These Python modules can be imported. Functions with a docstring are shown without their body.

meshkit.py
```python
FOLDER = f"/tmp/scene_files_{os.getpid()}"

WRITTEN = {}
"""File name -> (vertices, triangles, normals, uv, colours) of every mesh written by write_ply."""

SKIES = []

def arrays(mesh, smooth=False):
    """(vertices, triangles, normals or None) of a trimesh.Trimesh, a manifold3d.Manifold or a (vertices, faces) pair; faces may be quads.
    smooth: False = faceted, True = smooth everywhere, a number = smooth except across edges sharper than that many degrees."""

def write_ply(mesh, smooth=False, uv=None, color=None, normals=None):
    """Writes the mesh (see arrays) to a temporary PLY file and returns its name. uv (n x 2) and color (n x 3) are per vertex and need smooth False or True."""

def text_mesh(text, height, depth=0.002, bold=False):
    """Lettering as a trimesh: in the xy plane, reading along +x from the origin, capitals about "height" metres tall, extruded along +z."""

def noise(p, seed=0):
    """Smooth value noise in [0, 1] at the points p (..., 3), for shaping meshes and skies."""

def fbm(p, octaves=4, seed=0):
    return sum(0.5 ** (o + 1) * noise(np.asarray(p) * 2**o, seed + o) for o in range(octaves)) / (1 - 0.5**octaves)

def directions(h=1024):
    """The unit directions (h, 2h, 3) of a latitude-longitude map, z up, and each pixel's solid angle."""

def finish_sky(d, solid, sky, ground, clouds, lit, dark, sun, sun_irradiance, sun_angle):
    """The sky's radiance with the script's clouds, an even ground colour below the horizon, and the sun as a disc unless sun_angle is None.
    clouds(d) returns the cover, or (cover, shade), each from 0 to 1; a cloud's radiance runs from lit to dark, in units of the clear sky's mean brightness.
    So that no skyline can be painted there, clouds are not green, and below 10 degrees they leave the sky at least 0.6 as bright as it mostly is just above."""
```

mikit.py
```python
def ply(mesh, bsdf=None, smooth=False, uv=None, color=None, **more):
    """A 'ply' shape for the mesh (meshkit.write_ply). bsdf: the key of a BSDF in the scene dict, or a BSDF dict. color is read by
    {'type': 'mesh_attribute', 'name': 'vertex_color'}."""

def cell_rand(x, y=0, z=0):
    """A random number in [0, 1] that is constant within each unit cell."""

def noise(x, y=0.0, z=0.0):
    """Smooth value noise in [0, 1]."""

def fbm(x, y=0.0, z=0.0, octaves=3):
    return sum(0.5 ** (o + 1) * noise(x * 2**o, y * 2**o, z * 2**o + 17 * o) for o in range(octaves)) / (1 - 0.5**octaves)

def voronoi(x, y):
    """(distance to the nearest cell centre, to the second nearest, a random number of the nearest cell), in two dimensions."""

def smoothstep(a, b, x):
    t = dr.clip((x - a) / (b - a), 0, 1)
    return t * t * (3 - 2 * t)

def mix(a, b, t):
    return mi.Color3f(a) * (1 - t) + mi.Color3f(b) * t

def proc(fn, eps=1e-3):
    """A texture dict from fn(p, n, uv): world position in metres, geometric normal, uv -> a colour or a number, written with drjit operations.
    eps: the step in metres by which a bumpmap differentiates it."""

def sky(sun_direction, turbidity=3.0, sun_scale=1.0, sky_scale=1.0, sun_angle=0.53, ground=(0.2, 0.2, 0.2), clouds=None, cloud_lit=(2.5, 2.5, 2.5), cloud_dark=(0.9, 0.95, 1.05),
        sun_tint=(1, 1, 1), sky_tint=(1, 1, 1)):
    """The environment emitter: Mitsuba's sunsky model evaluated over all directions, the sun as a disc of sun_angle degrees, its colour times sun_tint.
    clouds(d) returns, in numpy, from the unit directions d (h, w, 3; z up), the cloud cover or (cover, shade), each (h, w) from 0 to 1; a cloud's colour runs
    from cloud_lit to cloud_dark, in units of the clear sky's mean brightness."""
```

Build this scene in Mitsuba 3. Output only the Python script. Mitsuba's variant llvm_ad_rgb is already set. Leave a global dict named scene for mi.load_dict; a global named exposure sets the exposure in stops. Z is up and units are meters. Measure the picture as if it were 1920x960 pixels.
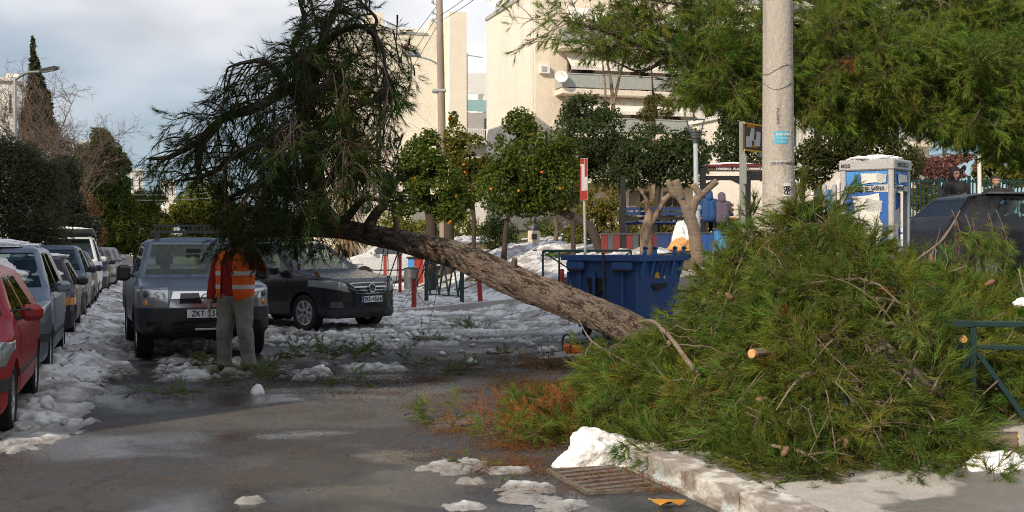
import math, random
import numpy as np, trimesh, mitsuba as mi, drjit as dr
import manifold3d as m3
from shapely.geometry import Polygon
from shapely.geometry.polygon import orient
import mikit, meshkit
from mikit import proc, noise as tn, fbm as tf, smoothstep as ss, mix, cell_rand

T = mi.ScalarTransform4f
scene, labels = {}, {}
CH = 1.65                                   # eye height
F, HZ = 2300.0, 455.0                       # focal length and horizon row measured on the 1920 px photograph
SUN = np.array([-0.60, -0.80, 0.56])
scene['camera'] = dict(type='perspective', fov=2 * math.degrees(math.atan(960 / F)), fov_axis='x', near_clip=0.1, far_clip=3000.0,
                       principal_point_offset_x=0.0, principal_point_offset_y=25.0 / 960,
                       to_world=T().look_at(origin=[0, 0, CH], target=[0, 10, CH], up=[0, 0, 1]))


def clouds(d):
    p = d / np.maximum(d[..., 2:3] + 0.25, 0.05)
    a = meshkit.fbm(p * np.array([0.9, 0.9, 0.5]) + 3.1, 5, 4)
    b = meshkit.fbm(p * np.array([1.7, 1.7, 1.0]) + 9.7, 5, 11)
    az = np.degrees(np.arctan2(d[..., 0], d[..., 1]))
    cover = np.clip((a - 0.36) / 0.20, 0, 1)
    cover = cover * np.clip((np.degrees(np.arcsin(d[..., 2])) - 2.5) / 5.0, 0.12, 1)
    return cover * 0.96, np.clip((b - 0.40) / 0.22, 0, 1) * 0.85


scene['sky'] = mikit.sky(SUN, turbidity=3, clouds=clouds, cloud_lit=(4.3, 4.3, 4.4), cloud_dark=(2.3, 2.4, 2.65), sun_tint=(1.0, 1.06, 1.24))
exposure = 1.6

# ------------------------------------------------------------------ helpers
rng = np.random.default_rng(11)
E = np.array([0.9563, 0.2924]); V_ = np.array([-0.2924, 0.9563])     # across the street, along the street


def sst(a, b, x):
    t = np.clip((np.asarray(x, float) - a) / (b - a), 0, 1)
    return t * t * (3 - 2 * t)


def wv(x, y):
    return E[0] * x + E[1] * y, V_[0] * x + V_[1] * y


def xy(w, v):
    return np.array([E[0] * w + V_[0] * v, E[1] * w + V_[1] * v])


def terr(x, y):
    """height of the ground: flat main street, side street climbing to the right, raised park beyond it"""
    w, v = wv(np.asarray(x, float), np.asarray(y, float))
    hs = 0.15 * np.clip(w - 7.5, 0, 9) + 0.06 * np.clip(w - 16.5, 0, 30)
    hp = 1.35 * sst(8.6, 14.2, w) + 0.03 * np.clip(w - 14, 0, 40) + 0.02 * np.clip(v - 36, 0, 60) * sst(8.6, 14, w)
    t = sst(27.5, 31.5, v)
    return hs * (1 - t) + hp * t


def P(px, py, d):
    return np.array([(px - 960) * d / F, d, CH + (HZ - py) * d / F])


def G(px, d, up=0.0):
    x = (px - 960) * d / F
    return np.array([x, d, float(terr(x, d)) + up])


def numbered(key):
    if key not in used:
        used.add(key)
        return key
    i = 1
    while f'{key}_{i:03d}' in used:
        i += 1
    used.add(f'{key}_{i:03d}')
    return f'{key}_{i:03d}'


used = set()


def lab(key, label=None, cat=None, group=None, kind=None):
    d = labels.setdefault(key, {})
    for k, x in (('label', label), ('category', cat), ('group', group), ('kind', kind)):
        if x:
            d[k] = x


def thing(name, label, cat, group=None, kind=None):
    key = numbered(name)
    lab(key, label, cat, group, kind)
    return key


def put(name, mesh, bsdf, parent=None, smooth=False, M=None, uv=None, color=None, label=None, cat=None, group=None, kind=None, **more):
    key = numbered(f'{parent}__{name}' if parent else name)
    if M is not None or isinstance(mesh, list):
        v, f, _ = meshkit.arrays(join(mesh) if isinstance(mesh, list) else mesh)
        if M is not None:
            v = v @ M[:3, :3].T + M[:3, 3]
            if np.linalg.det(M[:3, :3]) < 0:
                f = f[:, ::-1]
        mesh = (v, f)
    scene[key] = mikit.ply(mesh, bsdf, smooth, uv, color, **more)
    lab(key, label, cat, group, kind)
    if not labels[key]:
        del labels[key]
    return key


def join(ms):
    vs, fs, n = [], [], 0
    for m in ms:
        v, f, _ = meshkit.arrays(m)
        vs.append(v); fs.append(f + n); n += len(v)
    return np.vstack(vs), np.vstack(fs)


def frame(o, ang=0.0, s=1.0):
    c, n = math.cos(ang), math.sin(ang)
    M = np.eye(4)
    M[:3, :3] = np.array([[c, -n, 0], [n, c, 0], [0, 0, 1]]) * s
    M[:3, 3] = o
    return M


def basis(o, x, y, z):
    M = np.eye(4)
    M[:3, 0], M[:3, 1], M[:3, 2], M[:3, 3] = x, y, z, o
    return M


def unit(v):
    v = np.asarray(v, float)
    return v / max(np.linalg.norm(v), 1e-12)


def look_frame(o, z, x=None):
    z = unit(z)
    x = np.array([1.0, 0, 0]) if x is None else np.asarray(x, float)
    if abs(z @ unit(x)) > 0.95:
        x = np.array([0, 1.0, 0])
    y = unit(np.cross(z, x))
    return basis(o, np.cross(y, z), y, z)


def box(cx, cy, cz, sx, sy, sz, bevel=0.0):
    if bevel > 0:
        h = np.array([sx, sy, sz]) / 2
        b = min(bevel, h.min() * 0.9)
        pts = []
        for s in np.array([[a, c, e] for a in (-1, 1) for c in (-1, 1) for e in (-1, 1)]):
            for k in range(3):
                q = h.copy(); q[[i for i in range(3) if i != k]] -= b
                pts.append(s * q)
        m = m3.Manifold.hull_points(np.array(pts))
        v, f, _ = meshkit.arrays(m)
    else:
        m = trimesh.creation.box((sx, sy, sz))
        v, f = np.array(m.vertices), np.array(m.faces)
    return v + [cx, cy, cz], f


def bar(a, b, w, h=None, up=(0, 0, 1)):
    a, b = np.asarray(a, float), np.asarray(b, float)
    z = b - a
    M = look_frame((a + b) / 2, z, up)
    v, f = box(0, 0, 0, h or w, w, np.linalg.norm(z))
    return v @ M[:3, :3].T + M[:3, 3], f


def smoothpath(pts, n=4):
    """Catmull-Rom through the rows of pts (any number of columns)"""
    p = np.asarray(pts, float)
    if len(p) < 3:
        t = np.linspace(0, 1, n + 1)[:, None]
        return p[0] * (1 - t) + p[-1] * t
    q = np.vstack([2 * p[0] - p[1], p, 2 * p[-1] - p[-2]])
    out = []
    for i in range(1, len(q) - 2):
        for t in np.linspace(0, 1, n, endpoint=False):
            a, b, c, d = q[i - 1:i + 3]
            out.append(0.5 * (2 * b + (c - a) * t + (2 * a - 5 * b + 4 * c - d) * t * t + (3 * b - a - 3 * c + d) * t ** 3))
    return np.vstack(out + [p[-1]])


def tube(pts, r, sides=8, cap=True, rough=0.0, seed=0):
    """swept tube with uv (u metres round, v metres along); returns v, f, uv"""
    p = np.asarray(pts, float)
    r = np.broadcast_to(np.asarray(r, float), (len(p),))
    t = np.gradient(p, axis=0)
    t /= np.linalg.norm(t, axis=1, keepdims=True) + 1e-12
    a = unit(np.cross(t[0], [0.2, 0.3, 0.93] if abs(t[0][2]) < 0.9 else [1.0, 0.1, 0]))
    A = []
    for k in range(len(p)):
        a = unit(a - t[k] * (a @ t[k])); A.append(a)
    A = np.array(A); B = np.cross(t, A)
    ang = np.linspace(0, 2 * np.pi, sides + 1)
    rr = r[:, None] * np.ones((1, sides + 1))
    if rough:
        s = np.concatenate([[0], np.cumsum(np.linalg.norm(np.diff(p, axis=0), axis=1))])
        q = np.stack([np.cos(ang)[None] * 1.6 + 0 * s[:, None], np.sin(ang)[None] * 1.6 + 0 * s[:, None], s[:, None] * 2.2 + 0 * ang[None]], -1)
        rr = rr * (1 + rough * (meshkit.fbm(q * 1.5 + 50, 4, seed) - 0.5) * 2)
    v = p[:, None] + rr[..., None] * (np.cos(ang)[None, :, None] * A[:, None] + np.sin(ang)[None, :, None] * B[:, None])
    s = np.concatenate([[0], np.cumsum(np.linalg.norm(np.diff(p, axis=0), axis=1))])
    uv = np.stack(np.broadcast_arrays(ang[None] * r.mean(), s[:, None]), -1).reshape(-1, 2)
    n = sides + 1
    i, j = np.meshgrid(np.arange(len(p) - 1), np.arange(sides), indexing='ij')
    q = np.stack([i * n + j, i * n + j + 1, (i + 1) * n + j + 1, (i + 1) * n + j], -1).reshape(-1, 4)
    f = np.vstack([q[:, [0, 1, 2]], q[:, [0, 2, 3]]])
    v = v.reshape(-1, 3)
    if cap:
        c0, c1 = len(v), len(v) + 1
        v = np.vstack([v, p[0], p[-1]]); uv = np.vstack([uv, uv[0], uv[-1]])
        j = np.arange(sides); o = (len(p) - 1) * n
        f = np.vstack([f, np.stack([j * 0 + c0, j + 1, j], 1), np.stack([j * 0 + c1, o + j, o + j + 1], 1)])
    return v, f, uv


def lathe(prof, sides=24):
    """prof: rows of (radius, height), turned round z"""
    m = trimesh.creation.revolve(np.asarray(prof, float), sections=sides)
    return np.array(m.vertices), np.array(m.faces)


def ccw(pts):
    return np.array(orient(Polygon(pts).buffer(0), 1.0).exterior.coords)[:-1]


def CS(pts):
    return m3.CrossSection([ccw(pts)])


def mat(man, R, o):
    return man.transform(np.hstack([np.array(R, float), np.array(o, float).reshape(3, 1)]))


def ex_y(pts, w):           # (x, z) outline drawn through y
    return mat(CS(pts).extrude(w), [[1, 0, 0], [0, 0, -1], [0, 1, 0]], [0, w / 2, 0])


def ex_x(pts, x0, x1):      # (y, z) outline drawn through x
    return mat(CS(pts).extrude(x1 - x0), [[0, 0, 1], [1, 0, 0], [0, 1, 0]], [x0, 0, 0])


def ex_z(pts, z0, z1):
    return CS(pts).extrude(z1 - z0).translate((0, 0, z0))


def to_tm(man):
    m = man.to_mesh()
    return trimesh.Trimesh(np.array(m.vert_properties[:, :3], float), np.array(m.tri_verts), process=False)


def to_m3(tm):
    return m3.Manifold(m3.Mesh(np.asarray(tm.vertices, np.float32), np.asarray(tm.faces, np.uint32)))


def soft(man, edge=0.07, it=10):
    tm = to_tm(man.refine_to_length(edge))
    trimesh.smoothing.filter_taubin(tm, lamb=0.5, nu=0.53, iterations=it)
    return to_m3(tm)


def inflate(man, t):
    tm = to_tm(man)
    tm.vertices = tm.vertices + tm.vertex_normals * t
    return to_m3(tm)


def blob(o, size, seed, amp=0.35, sub=3, freq=2.2, ang=0.0):
    """an uneven lump (snow, stone), flat side down"""
    m = trimesh.creation.icosphere(subdivisions=sub)
    v = np.array(m.vertices)
    k = 1 + amp * (meshkit.fbm(v * freq + seed * 7.3, 4, seed) - 0.5) * 2
    v = v * k[:, None]
    v[:, 2] = np.where(v[:, 2] < 0, v[:, 2] * 0.25, v[:, 2])
    v = v * np.asarray(size)
    c, s = math.cos(ang), math.sin(ang)
    v = v @ np.array([[c, s, 0], [-s, c, 0], [0, 0, 1]])
    return v + np.asarray(o), np.array(m.faces)


def figure(bones, edge=0.04, it=6):
    """one continuous body from tapered bones (p0, r0, p1, r1)"""
    m = m3.Manifold()
    for a, ra, b, rb in bones:
        m += m3.Manifold.batch_hull([m3.Manifold.sphere(ra, 14).translate(tuple(map(float, a))), m3.Manifold.sphere(rb, 14).translate(tuple(map(float, b)))])
    tm = to_tm(m.refine_to_length(edge))
    trimesh.smoothing.filter_taubin(tm, lamb=0.5, nu=0.53, iterations=it)
    return np.array(tm.vertices), np.array(tm.faces)


# ------------------------------------------------------------------ materials
def plain(name, col, rough=0.7, metal=0.0, spec=0.4, coat=0.0):
    scene[name] = {'type': 'twosided', 'b': dict(type='principled', base_color={'type': 'rgb', 'value': list(map(float, col))}, roughness=rough, metallic=metal, specular=spec, clearcoat=coat, clearcoat_gloss=0.95)}
    return name


def textured(name, col, rough=0.7, bump=None, scale=1.0, spec=0.4, eps=2e-3, metal=0.0):
    b = dict(type='principled', base_color=proc(col) if callable(col) else {'type': 'rgb', 'value': list(col)}, roughness=proc(rough) if callable(rough) else rough, specular=spec, metallic=metal)
    if bump:
        b = {'type': 'bumpmap', 'tex': proc(bump, eps), 'scale': scale, 'b': b}
    scene[name] = {'type': 'twosided', 'b': b}
    return name


def paint(name, col, metal=0.25, rough=0.35, grime=0.0):
    plain(name, col, rough, metal, 0.5, 1.0)
    if grime:
        c0 = [float(x) for x in col]

        def dirty(p, n, uv):
            k = ss(0.95, 0.35, p.z + 0.5 * (tf(p.x * 3, p.y * 3, p.z * 5, 3) - 0.5)) * 0.55 + 0.35 * ss(0.5, 0.8, tf(p.x * 5, p.y * 5, p.z * 1.5, 4))
            return mix(C3(*c0), C3(0.13, 0.125, 0.118), k * grime)
        scene[name]['b']['base_color'] = proc(dirty)
        scene[name]['b']['clearcoat'] = 0.7
    return name


C3 = mi.Color3f


def wet(p):     # 1 where water stands on the road
    return ss(0.46, 0.66, tf(p.x * 0.55 + 3.0, p.y * 0.8, 1.5, 5) + 0.05 * ss(14.0, 11.0, p.y) - 0.03 * ss(11, 9, p.y))


def asphalt_col(p, n, uv):
    g = 0.55 + 0.55 * tn(p.x * 90, p.y * 90, 3.0) + 0.35 * tn(p.x * 31, p.y * 31, 7.0)
    big = tf(p.x * 0.7, p.y * 0.7, 5.0, 4)
    c = mix(C3(0.044, 0.045, 0.048), C3(0.072, 0.071, 0.070), ss(0.35, 0.65, big)) * g
    mud = ss(0.52, 0.7, tf(p.x * 1.3 + 8, p.y * 1.3, 9.0, 4)) * 0.6
    c = mix(c, C3(0.045, 0.040, 0.034), mud)
    crack = 1 - 0.22 * ss(0.012, 0.003, dr.abs(tf(p.x * 0.6 + 11, p.y * 0.45, 3.0, 5) - 0.5))
    return c * crack * (1 - 0.45 * wet(p))


def asphalt_rough(p, n, uv):
    return 0.58 - 0.43 * wet(p) + 0.16 * tn(p.x * 25, p.y * 25, 0.5)


def asphalt_bump(p, n, uv):
    return (tn(p.x * 110, p.y * 110, 2.0) * 0.6 + tn(p.x * 45, p.y * 45, 2.0) * 0.4) * (1 - 0.8 * wet(p)) + 0.6 * tf(p.x * 3, p.y * 3, 1.0, 3)


textured('m_asphalt', asphalt_col, asphalt_rough, asphalt_bump, 0.006, 0.5)


def soil_col(p, n, uv):
    a = tf(p.x * 0.9, p.y * 0.9, 2.0, 4)
    g = tn(p.x * 30, p.y * 30, 1.0)
    return mix(C3(0.10, 0.075, 0.045), C3(0.05, 0.085, 0.022), ss(0.42, 0.58, a)) * (0.6 + 0.7 * g)


textured('m_soil', soil_col, 0.95, lambda p, n, uv: tf(p.x * 6, p.y * 6, 0.5, 4), 0.08, 0.1)


def snow_col(p, n, uv):
    d = tf(p.x * 2.6 + 4, p.y * 2.6, p.z * 2.6, 4)
    fine = tn(p.x * 28, p.y * 28, p.z * 28)
    dirty = ss(0.39, 0.63, d + 0.12 * (fine - 0.5))
    c = mix(C3(0.62, 0.64, 0.67), C3(0.25, 0.235, 0.22), 0.85 * dirty)
    thin = ss(0.055, 0.014, p.z + 0.015 * (fine - 0.5))
    c = mix(c, C3(0.21, 0.205, 0.20), 0.8 * thin)
    speck = ss(0.80, 0.90, tn(p.x * 55 + 3, p.y * 55, p.z * 55))
    return mix(c, C3(0.12, 0.09, 0.06), 0.7 * speck * ss(0.42, 0.6, d))


textured('m_snow', snow_col, 0.55, lambda p, n, uv: tf(p.x * 14, p.y * 14, p.z * 14, 4), 0.045, 0.3, 4e-3)


def clean_snow(p, n, uv):
    d = tf(p.x * 5 + 4, p.y * 5, p.z * 5, 3)
    return mix(C3(0.86, 0.87, 0.89), C3(0.62, 0.60, 0.57), ss(0.55, 0.8, d))


textured('m_snow_clean', clean_snow, 0.5, lambda p, n, uv: tf(p.x * 18, p.y * 18, p.z * 18, 4), 0.03, 0.3, 4e-3)


def bark_h(p, n, uv):
    w = tf(uv.x * 7, uv.y * 5, 1.0, 3)
    a = tf(uv.x * 42 + 5 * w, uv.y * 11 + 2 * w, 2.0, 4)
    pl = mikit.voronoi(uv.x * 44 + 3 * w, uv.y * 15 + 4 * w)
    return 1.0 * a + 0.28 * ss(0.0, 0.4, pl[1] - pl[0])


def bark_col(p, n, uv):
    h = bark_h(p, n, uv)
    c = mix(C3(0.028, 0.022, 0.019), C3(0.175, 0.145, 0.122), ss(0.34, 0.98, h))
    red = ss(0.5, 0.7, tf(uv.x * 4, uv.y * 3, 6.0, 3))
    c = mix(c, c * C3(1.06, 0.93, 0.84), red)
    return c * (0.7 + 0.6 * tf(uv.x * 3 + 5, uv.y * 1.5, 2.0, 3))


textured('m_bark', bark_col, 0.9, bark_h, 0.03, 0.15, 3e-3)


def wood_col(p, n, uv):
    a = tf(p.x * 6, p.y * 6, p.z * 22, 4)
    return mix(C3(0.10, 0.075, 0.055), C3(0.27, 0.22, 0.17), a)


textured('m_branch', wood_col, 0.85, None)
textured('m_grey_trunk', lambda p, n, uv: mix(C3(0.07, 0.052, 0.04), C3(0.25, 0.19, 0.145), ss(0.3, 0.7, tf(p.x * 7, p.y * 7, p.z * 3, 4))), 0.9, lambda p, n, uv: tf(p.x * 9, p.y * 9, p.z * 4, 3), 0.04, 0.15)
plain('m_dark_bark', (0.055, 0.042, 0.033), 0.9)
plain('m_cut', (0.62, 0.36, 0.16), 0.8)


def pole_col(p, n, uv):
    a = tf(p.x * 4, p.y * 4, p.z * 0.8, 4)
    f_ = tn(p.x * 60, p.y * 60, p.z * 60)
    c = mix(C3(0.36, 0.335, 0.30), C3(0.47, 0.445, 0.41), a) * (0.9 + 0.2 * f_)
    st = ss(0.58, 0.72, tf(p.x * 14, p.y * 14, p.z * 1.3, 3)) * 0.35
    low = ss(2.65, 2.45, p.z + 0.25 * tf(p.x * 6, p.y * 6, p.z * 6, 3)) * ss(0.45, 0.6, tf(p.x * 7, p.y * 7, p.z * 9, 3))
    return mix(mix(c, c * 0.55, st), C3(0.52, 0.50, 0.47), 0.6 * low)


textured('m_pole', pole_col, 0.85, lambda p, n, uv: tn(p.x * 40, p.y * 40, p.z * 40) + tf(p.x * 9, p.y * 9, p.z * 3, 3), 0.006, 0.2)


def kerb_col(p, n, uv):
    a = tf(p.x * 5, p.y * 5, p.z * 9, 4)
    b = tf(p.x * 11 + 3, p.y * 11, p.z * 11, 4)
    c = mix(C3(0.52, 0.51, 0.485), C3(0.25, 0.23, 0.205), ss(0.42, 0.62, a))
    c = mix(c, C3(0.34, 0.44, 0.50), 0.5 * ss(0.55, 0.68, tf(p.x * 7 + 30, p.y * 7, p.z * 3, 3)) * ss(0.16, 0.1, p.z))
    c = mix(c, C3(0.17, 0.125, 0.095), 0.5 * ss(0.56, 0.68, b))
    return c * (0.8 + 0.4 * tn(p.x * 70, p.y * 70, p.z * 70))


textured('m_kerb', kerb_col, 0.85, lambda p, n, uv: tf(p.x * 16, p.y * 16, p.z * 16, 4), 0.03, 0.25, 3e-3)


def slab_col(p, n, uv):
    a = tf(p.x * 1.6 + 2, p.y * 1.6, 4.0, 4)
    wetp = ss(0.50, 0.56, a)
    c = mix(C3(0.40, 0.385, 0.36), C3(0.30, 0.285, 0.265), tf(p.x * 9, p.y * 9, 1.0, 3)) * (0.85 + 0.3 * tn(p.x * 120, p.y * 120, 1.0))
    return c * (1 - 0.55 * wetp)


textured('m_slab', slab_col, lambda p, n, uv: 0.75 - 0.4 * ss(0.50, 0.56, tf(p.x * 1.6 + 2, p.y * 1.6, 4.0, 4)), lambda p, n, uv: tn(p.x * 80, p.y * 80, 1.0), 0.003, 0.4)


def stucco(name, c0, c1, st=0.25):
    def col(p, n, uv):
        a = tf(p.x * 0.35, p.y * 0.35, p.z * 0.35, 4)
        streak = ss(0.5, 0.75, tf(p.x * 1.6, p.y * 1.6, p.z * 0.12, 4))
        return mix(mix(C3(*c0), C3(*c1), a), C3(*c1) * 0.6, st * streak) * (0.97 + 0.06 * tn(p.x * 2, p.y * 2, p.z * 2))
    return textured(name, col, 0.9, None, spec=0.2)


stucco('m_cream', (0.79, 0.73, 0.61), (0.75, 0.69, 0.56), 0.10)
stucco('m_beige', (0.74, 0.69, 0.62), (0.68, 0.63, 0.56), 0.2)
stucco('m_beige_stone', (0.77, 0.70, 0.59), (0.72, 0.63, 0.52), 0.2)
stucco('m_white_wall', (0.74, 0.73, 0.70), (0.66, 0.64, 0.60), 0.2)
stucco('m_grey_wall', (0.42, 0.41, 0.40), (0.36, 0.35, 0.34), 0.2)
stucco('m_timber', (0.40, 0.34, 0.28), (0.27, 0.22, 0.18), 0.5)
plain('m_white', (0.75, 0.74, 0.72), 0.6)
plain('m_awning', (0.72, 0.69, 0.63), 0.85)
plain('m_dark', (0.018, 0.018, 0.02), 0.5)
plain('m_black_plastic', (0.028, 0.029, 0.032), 0.45, 0, 0.5)
plain('m_black_gloss', (0.012, 0.012, 0.014), 0.15, 0, 0.6)
plain('m_rubber', (0.022, 0.022, 0.022), 0.8, 0, 0.25)
plain('m_chrome', (0.62, 0.63, 0.65), 0.18, 1.0)
plain('m_alloy', (0.50, 0.51, 0.53), 0.3, 0.9)
plain('m_steel', (0.36, 0.38, 0.40), 0.42, 0.7)
plain('m_alu', (0.48, 0.49, 0.50), 0.45, 0.35)
plain('m_galv', (0.40, 0.43, 0.45), 0.5, 0.4)
plain('m_dark_steel', (0.10, 0.105, 0.115), 0.5, 0.4)
plain('m_green_steel', (0.008, 0.033, 0.034), 0.42, 0.0, 0.5)
plain('m_red_post', (0.30, 0.032, 0.022), 0.6)
plain('m_orange_wall', (0.40, 0.13, 0.05), 0.85)
plain('m_plate', (0.72, 0.73, 0.74), 0.5)
plain('m_plate_blue', (0.03, 0.08, 0.35), 0.5)
plain('m_ink', (0.02, 0.02, 0.03), 0.6)
plain('m_lens', (0.40, 0.43, 0.44), 0.12, 0.6, 0.6, 1.0)
plain('m_amber', (0.65, 0.25, 0.05), 0.2, 0, 0.6, 1.0)
plain('m_red_lens', (0.4, 0.02, 0.015), 0.2, 0, 0.6, 1.0)
plain('m_seat', (0.055, 0.058, 0.065), 0.85)
plain('m_blue_paint', (0.025, 0.09, 0.30), 0.6)
plain('m_blue_light', (0.06, 0.26, 0.62), 0.6)
plain('m_paper', (0.70, 0.70, 0.68), 0.8)
plain('m_paper_grey', (0.46, 0.47, 0.48), 0.8)
plain('m_teal', (0.06, 0.38, 0.44), 0.7)
plain('m_sky_sticker', (0.10, 0.42, 0.62), 0.6)
plain('m_yellow', (0.60, 0.33, 0.03), 0.6)
plain('m_brown_board', (0.065, 0.055, 0.045), 0.6)
plain('m_orange_fruit', (0.75, 0.20, 0.02), 0.5)
plain('m_door_dark', (0.035, 0.026, 0.022), 0.7)
plain('m_shutter', (0.24, 0.20, 0.16), 0.7)
plain('m_far_glass', (0.05, 0.06, 0.07), 0.12, 0, 0.7)
plain('m_rail_glass', (0.34, 0.36, 0.33), 0.3, 0, 0.5)
plain('m_skin', (0.42, 0.24, 0.17), 0.55)
plain('m_hair', (0.03, 0.022, 0.018), 0.7)
plain('m_vest', (0.80, 0.13, 0.02), 0.75)
plain('m_reflective', (0.62, 0.63, 0.62), 0.5)
plain('m_jumper', (0.27, 0.022, 0.018), 0.9)
textured('m_trousers', lambda p, n, uv: mix(C3(0.30, 0.295, 0.27), C3(0.20, 0.195, 0.175), tf(p.x * 9, p.y * 9, p.z * 6, 4)), 0.9, lambda p, n, uv: tf(p.x * 22, p.y * 22, p.z * 9, 3), 0.03, 0.15)
plain('m_glove', (0.30, 0.29, 0.26), 0.9)
plain('m_boot', (0.03, 0.027, 0.024), 0.8)
plain('m_cloth_dark', (0.022, 0.023, 0.026), 0.9)
plain('m_cloth_blue', (0.02, 0.065, 0.19), 0.9)
plain('m_cloth_plum', (0.10, 0.085, 0.12), 0.9)
plain('m_cloth_grey', (0.33, 0.31, 0.27), 0.9)
plain('m_saw_orange', (0.72, 0.13, 0.02), 0.4)
plain('m_cone', (0.20, 0.115, 0.065), 0.8)
plain('m_rock_orange', (0.60, 0.32, 0.12), 0.85)
textured('m_bin', lambda p, n, uv: mix(C3(0.024, 0.085, 0.30), C3(0.045, 0.105, 0.26), tf(p.x * 5, p.y * 5, p.z * 1.5, 4)) * (0.85 + 0.3 * tf(p.x * 18, p.y * 18, p.z * 2.5, 3)), 0.5, None, spec=0.5)
scene['m_glass'] = {'type': 'thindielectric', 'int_ior': 1.5, 'specular_reflectance': {'type': 'rgb', 'value': [0.38, 0.38, 0.38]}, 'specular_transmittance': {'type': 'rgb', 'value': [0.80, 0.88, 0.87]}}
scene['m_leaf'] = {'type': 'principledthin', 'base_color': {'type': 'mesh_attribute', 'name': 'vertex_color'}, 'roughness': 0.5, 'spec_trans': 0.0, 'diff_trans': 0.8, 'eta': 1.4}
scene['m_twig'] = {'type': 'twosided', 'b': {'type': 'principled', 'base_color': {'type': 'mesh_attribute', 'name': 'vertex_color'}, 'roughness': 0.85, 'specular': 0.2}}

# ------------------------------------------------------------------ the ground
def grid_sheet(name, ws, vs, up, bsdf, label=None, kind='structure', cat=None):
    W, Vv = np.meshgrid(ws, vs, indexing='ij')
    q = xy(W.ravel(), Vv.ravel())
    z = terr(q[0], q[1]) + up
    a, b = len(ws), len(vs)
    i, j = np.meshgrid(np.arange(a - 1), np.arange(b - 1), indexing='ij')
    k = i * b + j
    f = np.stack([k, k + b, k + b + 1, k + 1], -1).reshape(-1, 4)
    return put(name, (np.stack([q[0], q[1], z], 1), f), bsdf, smooth=True, label=label, cat=cat, kind=kind)


def far(a, b, n):
    return np.sign(b) * np.geomspace(abs(a), abs(b), n)


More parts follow.
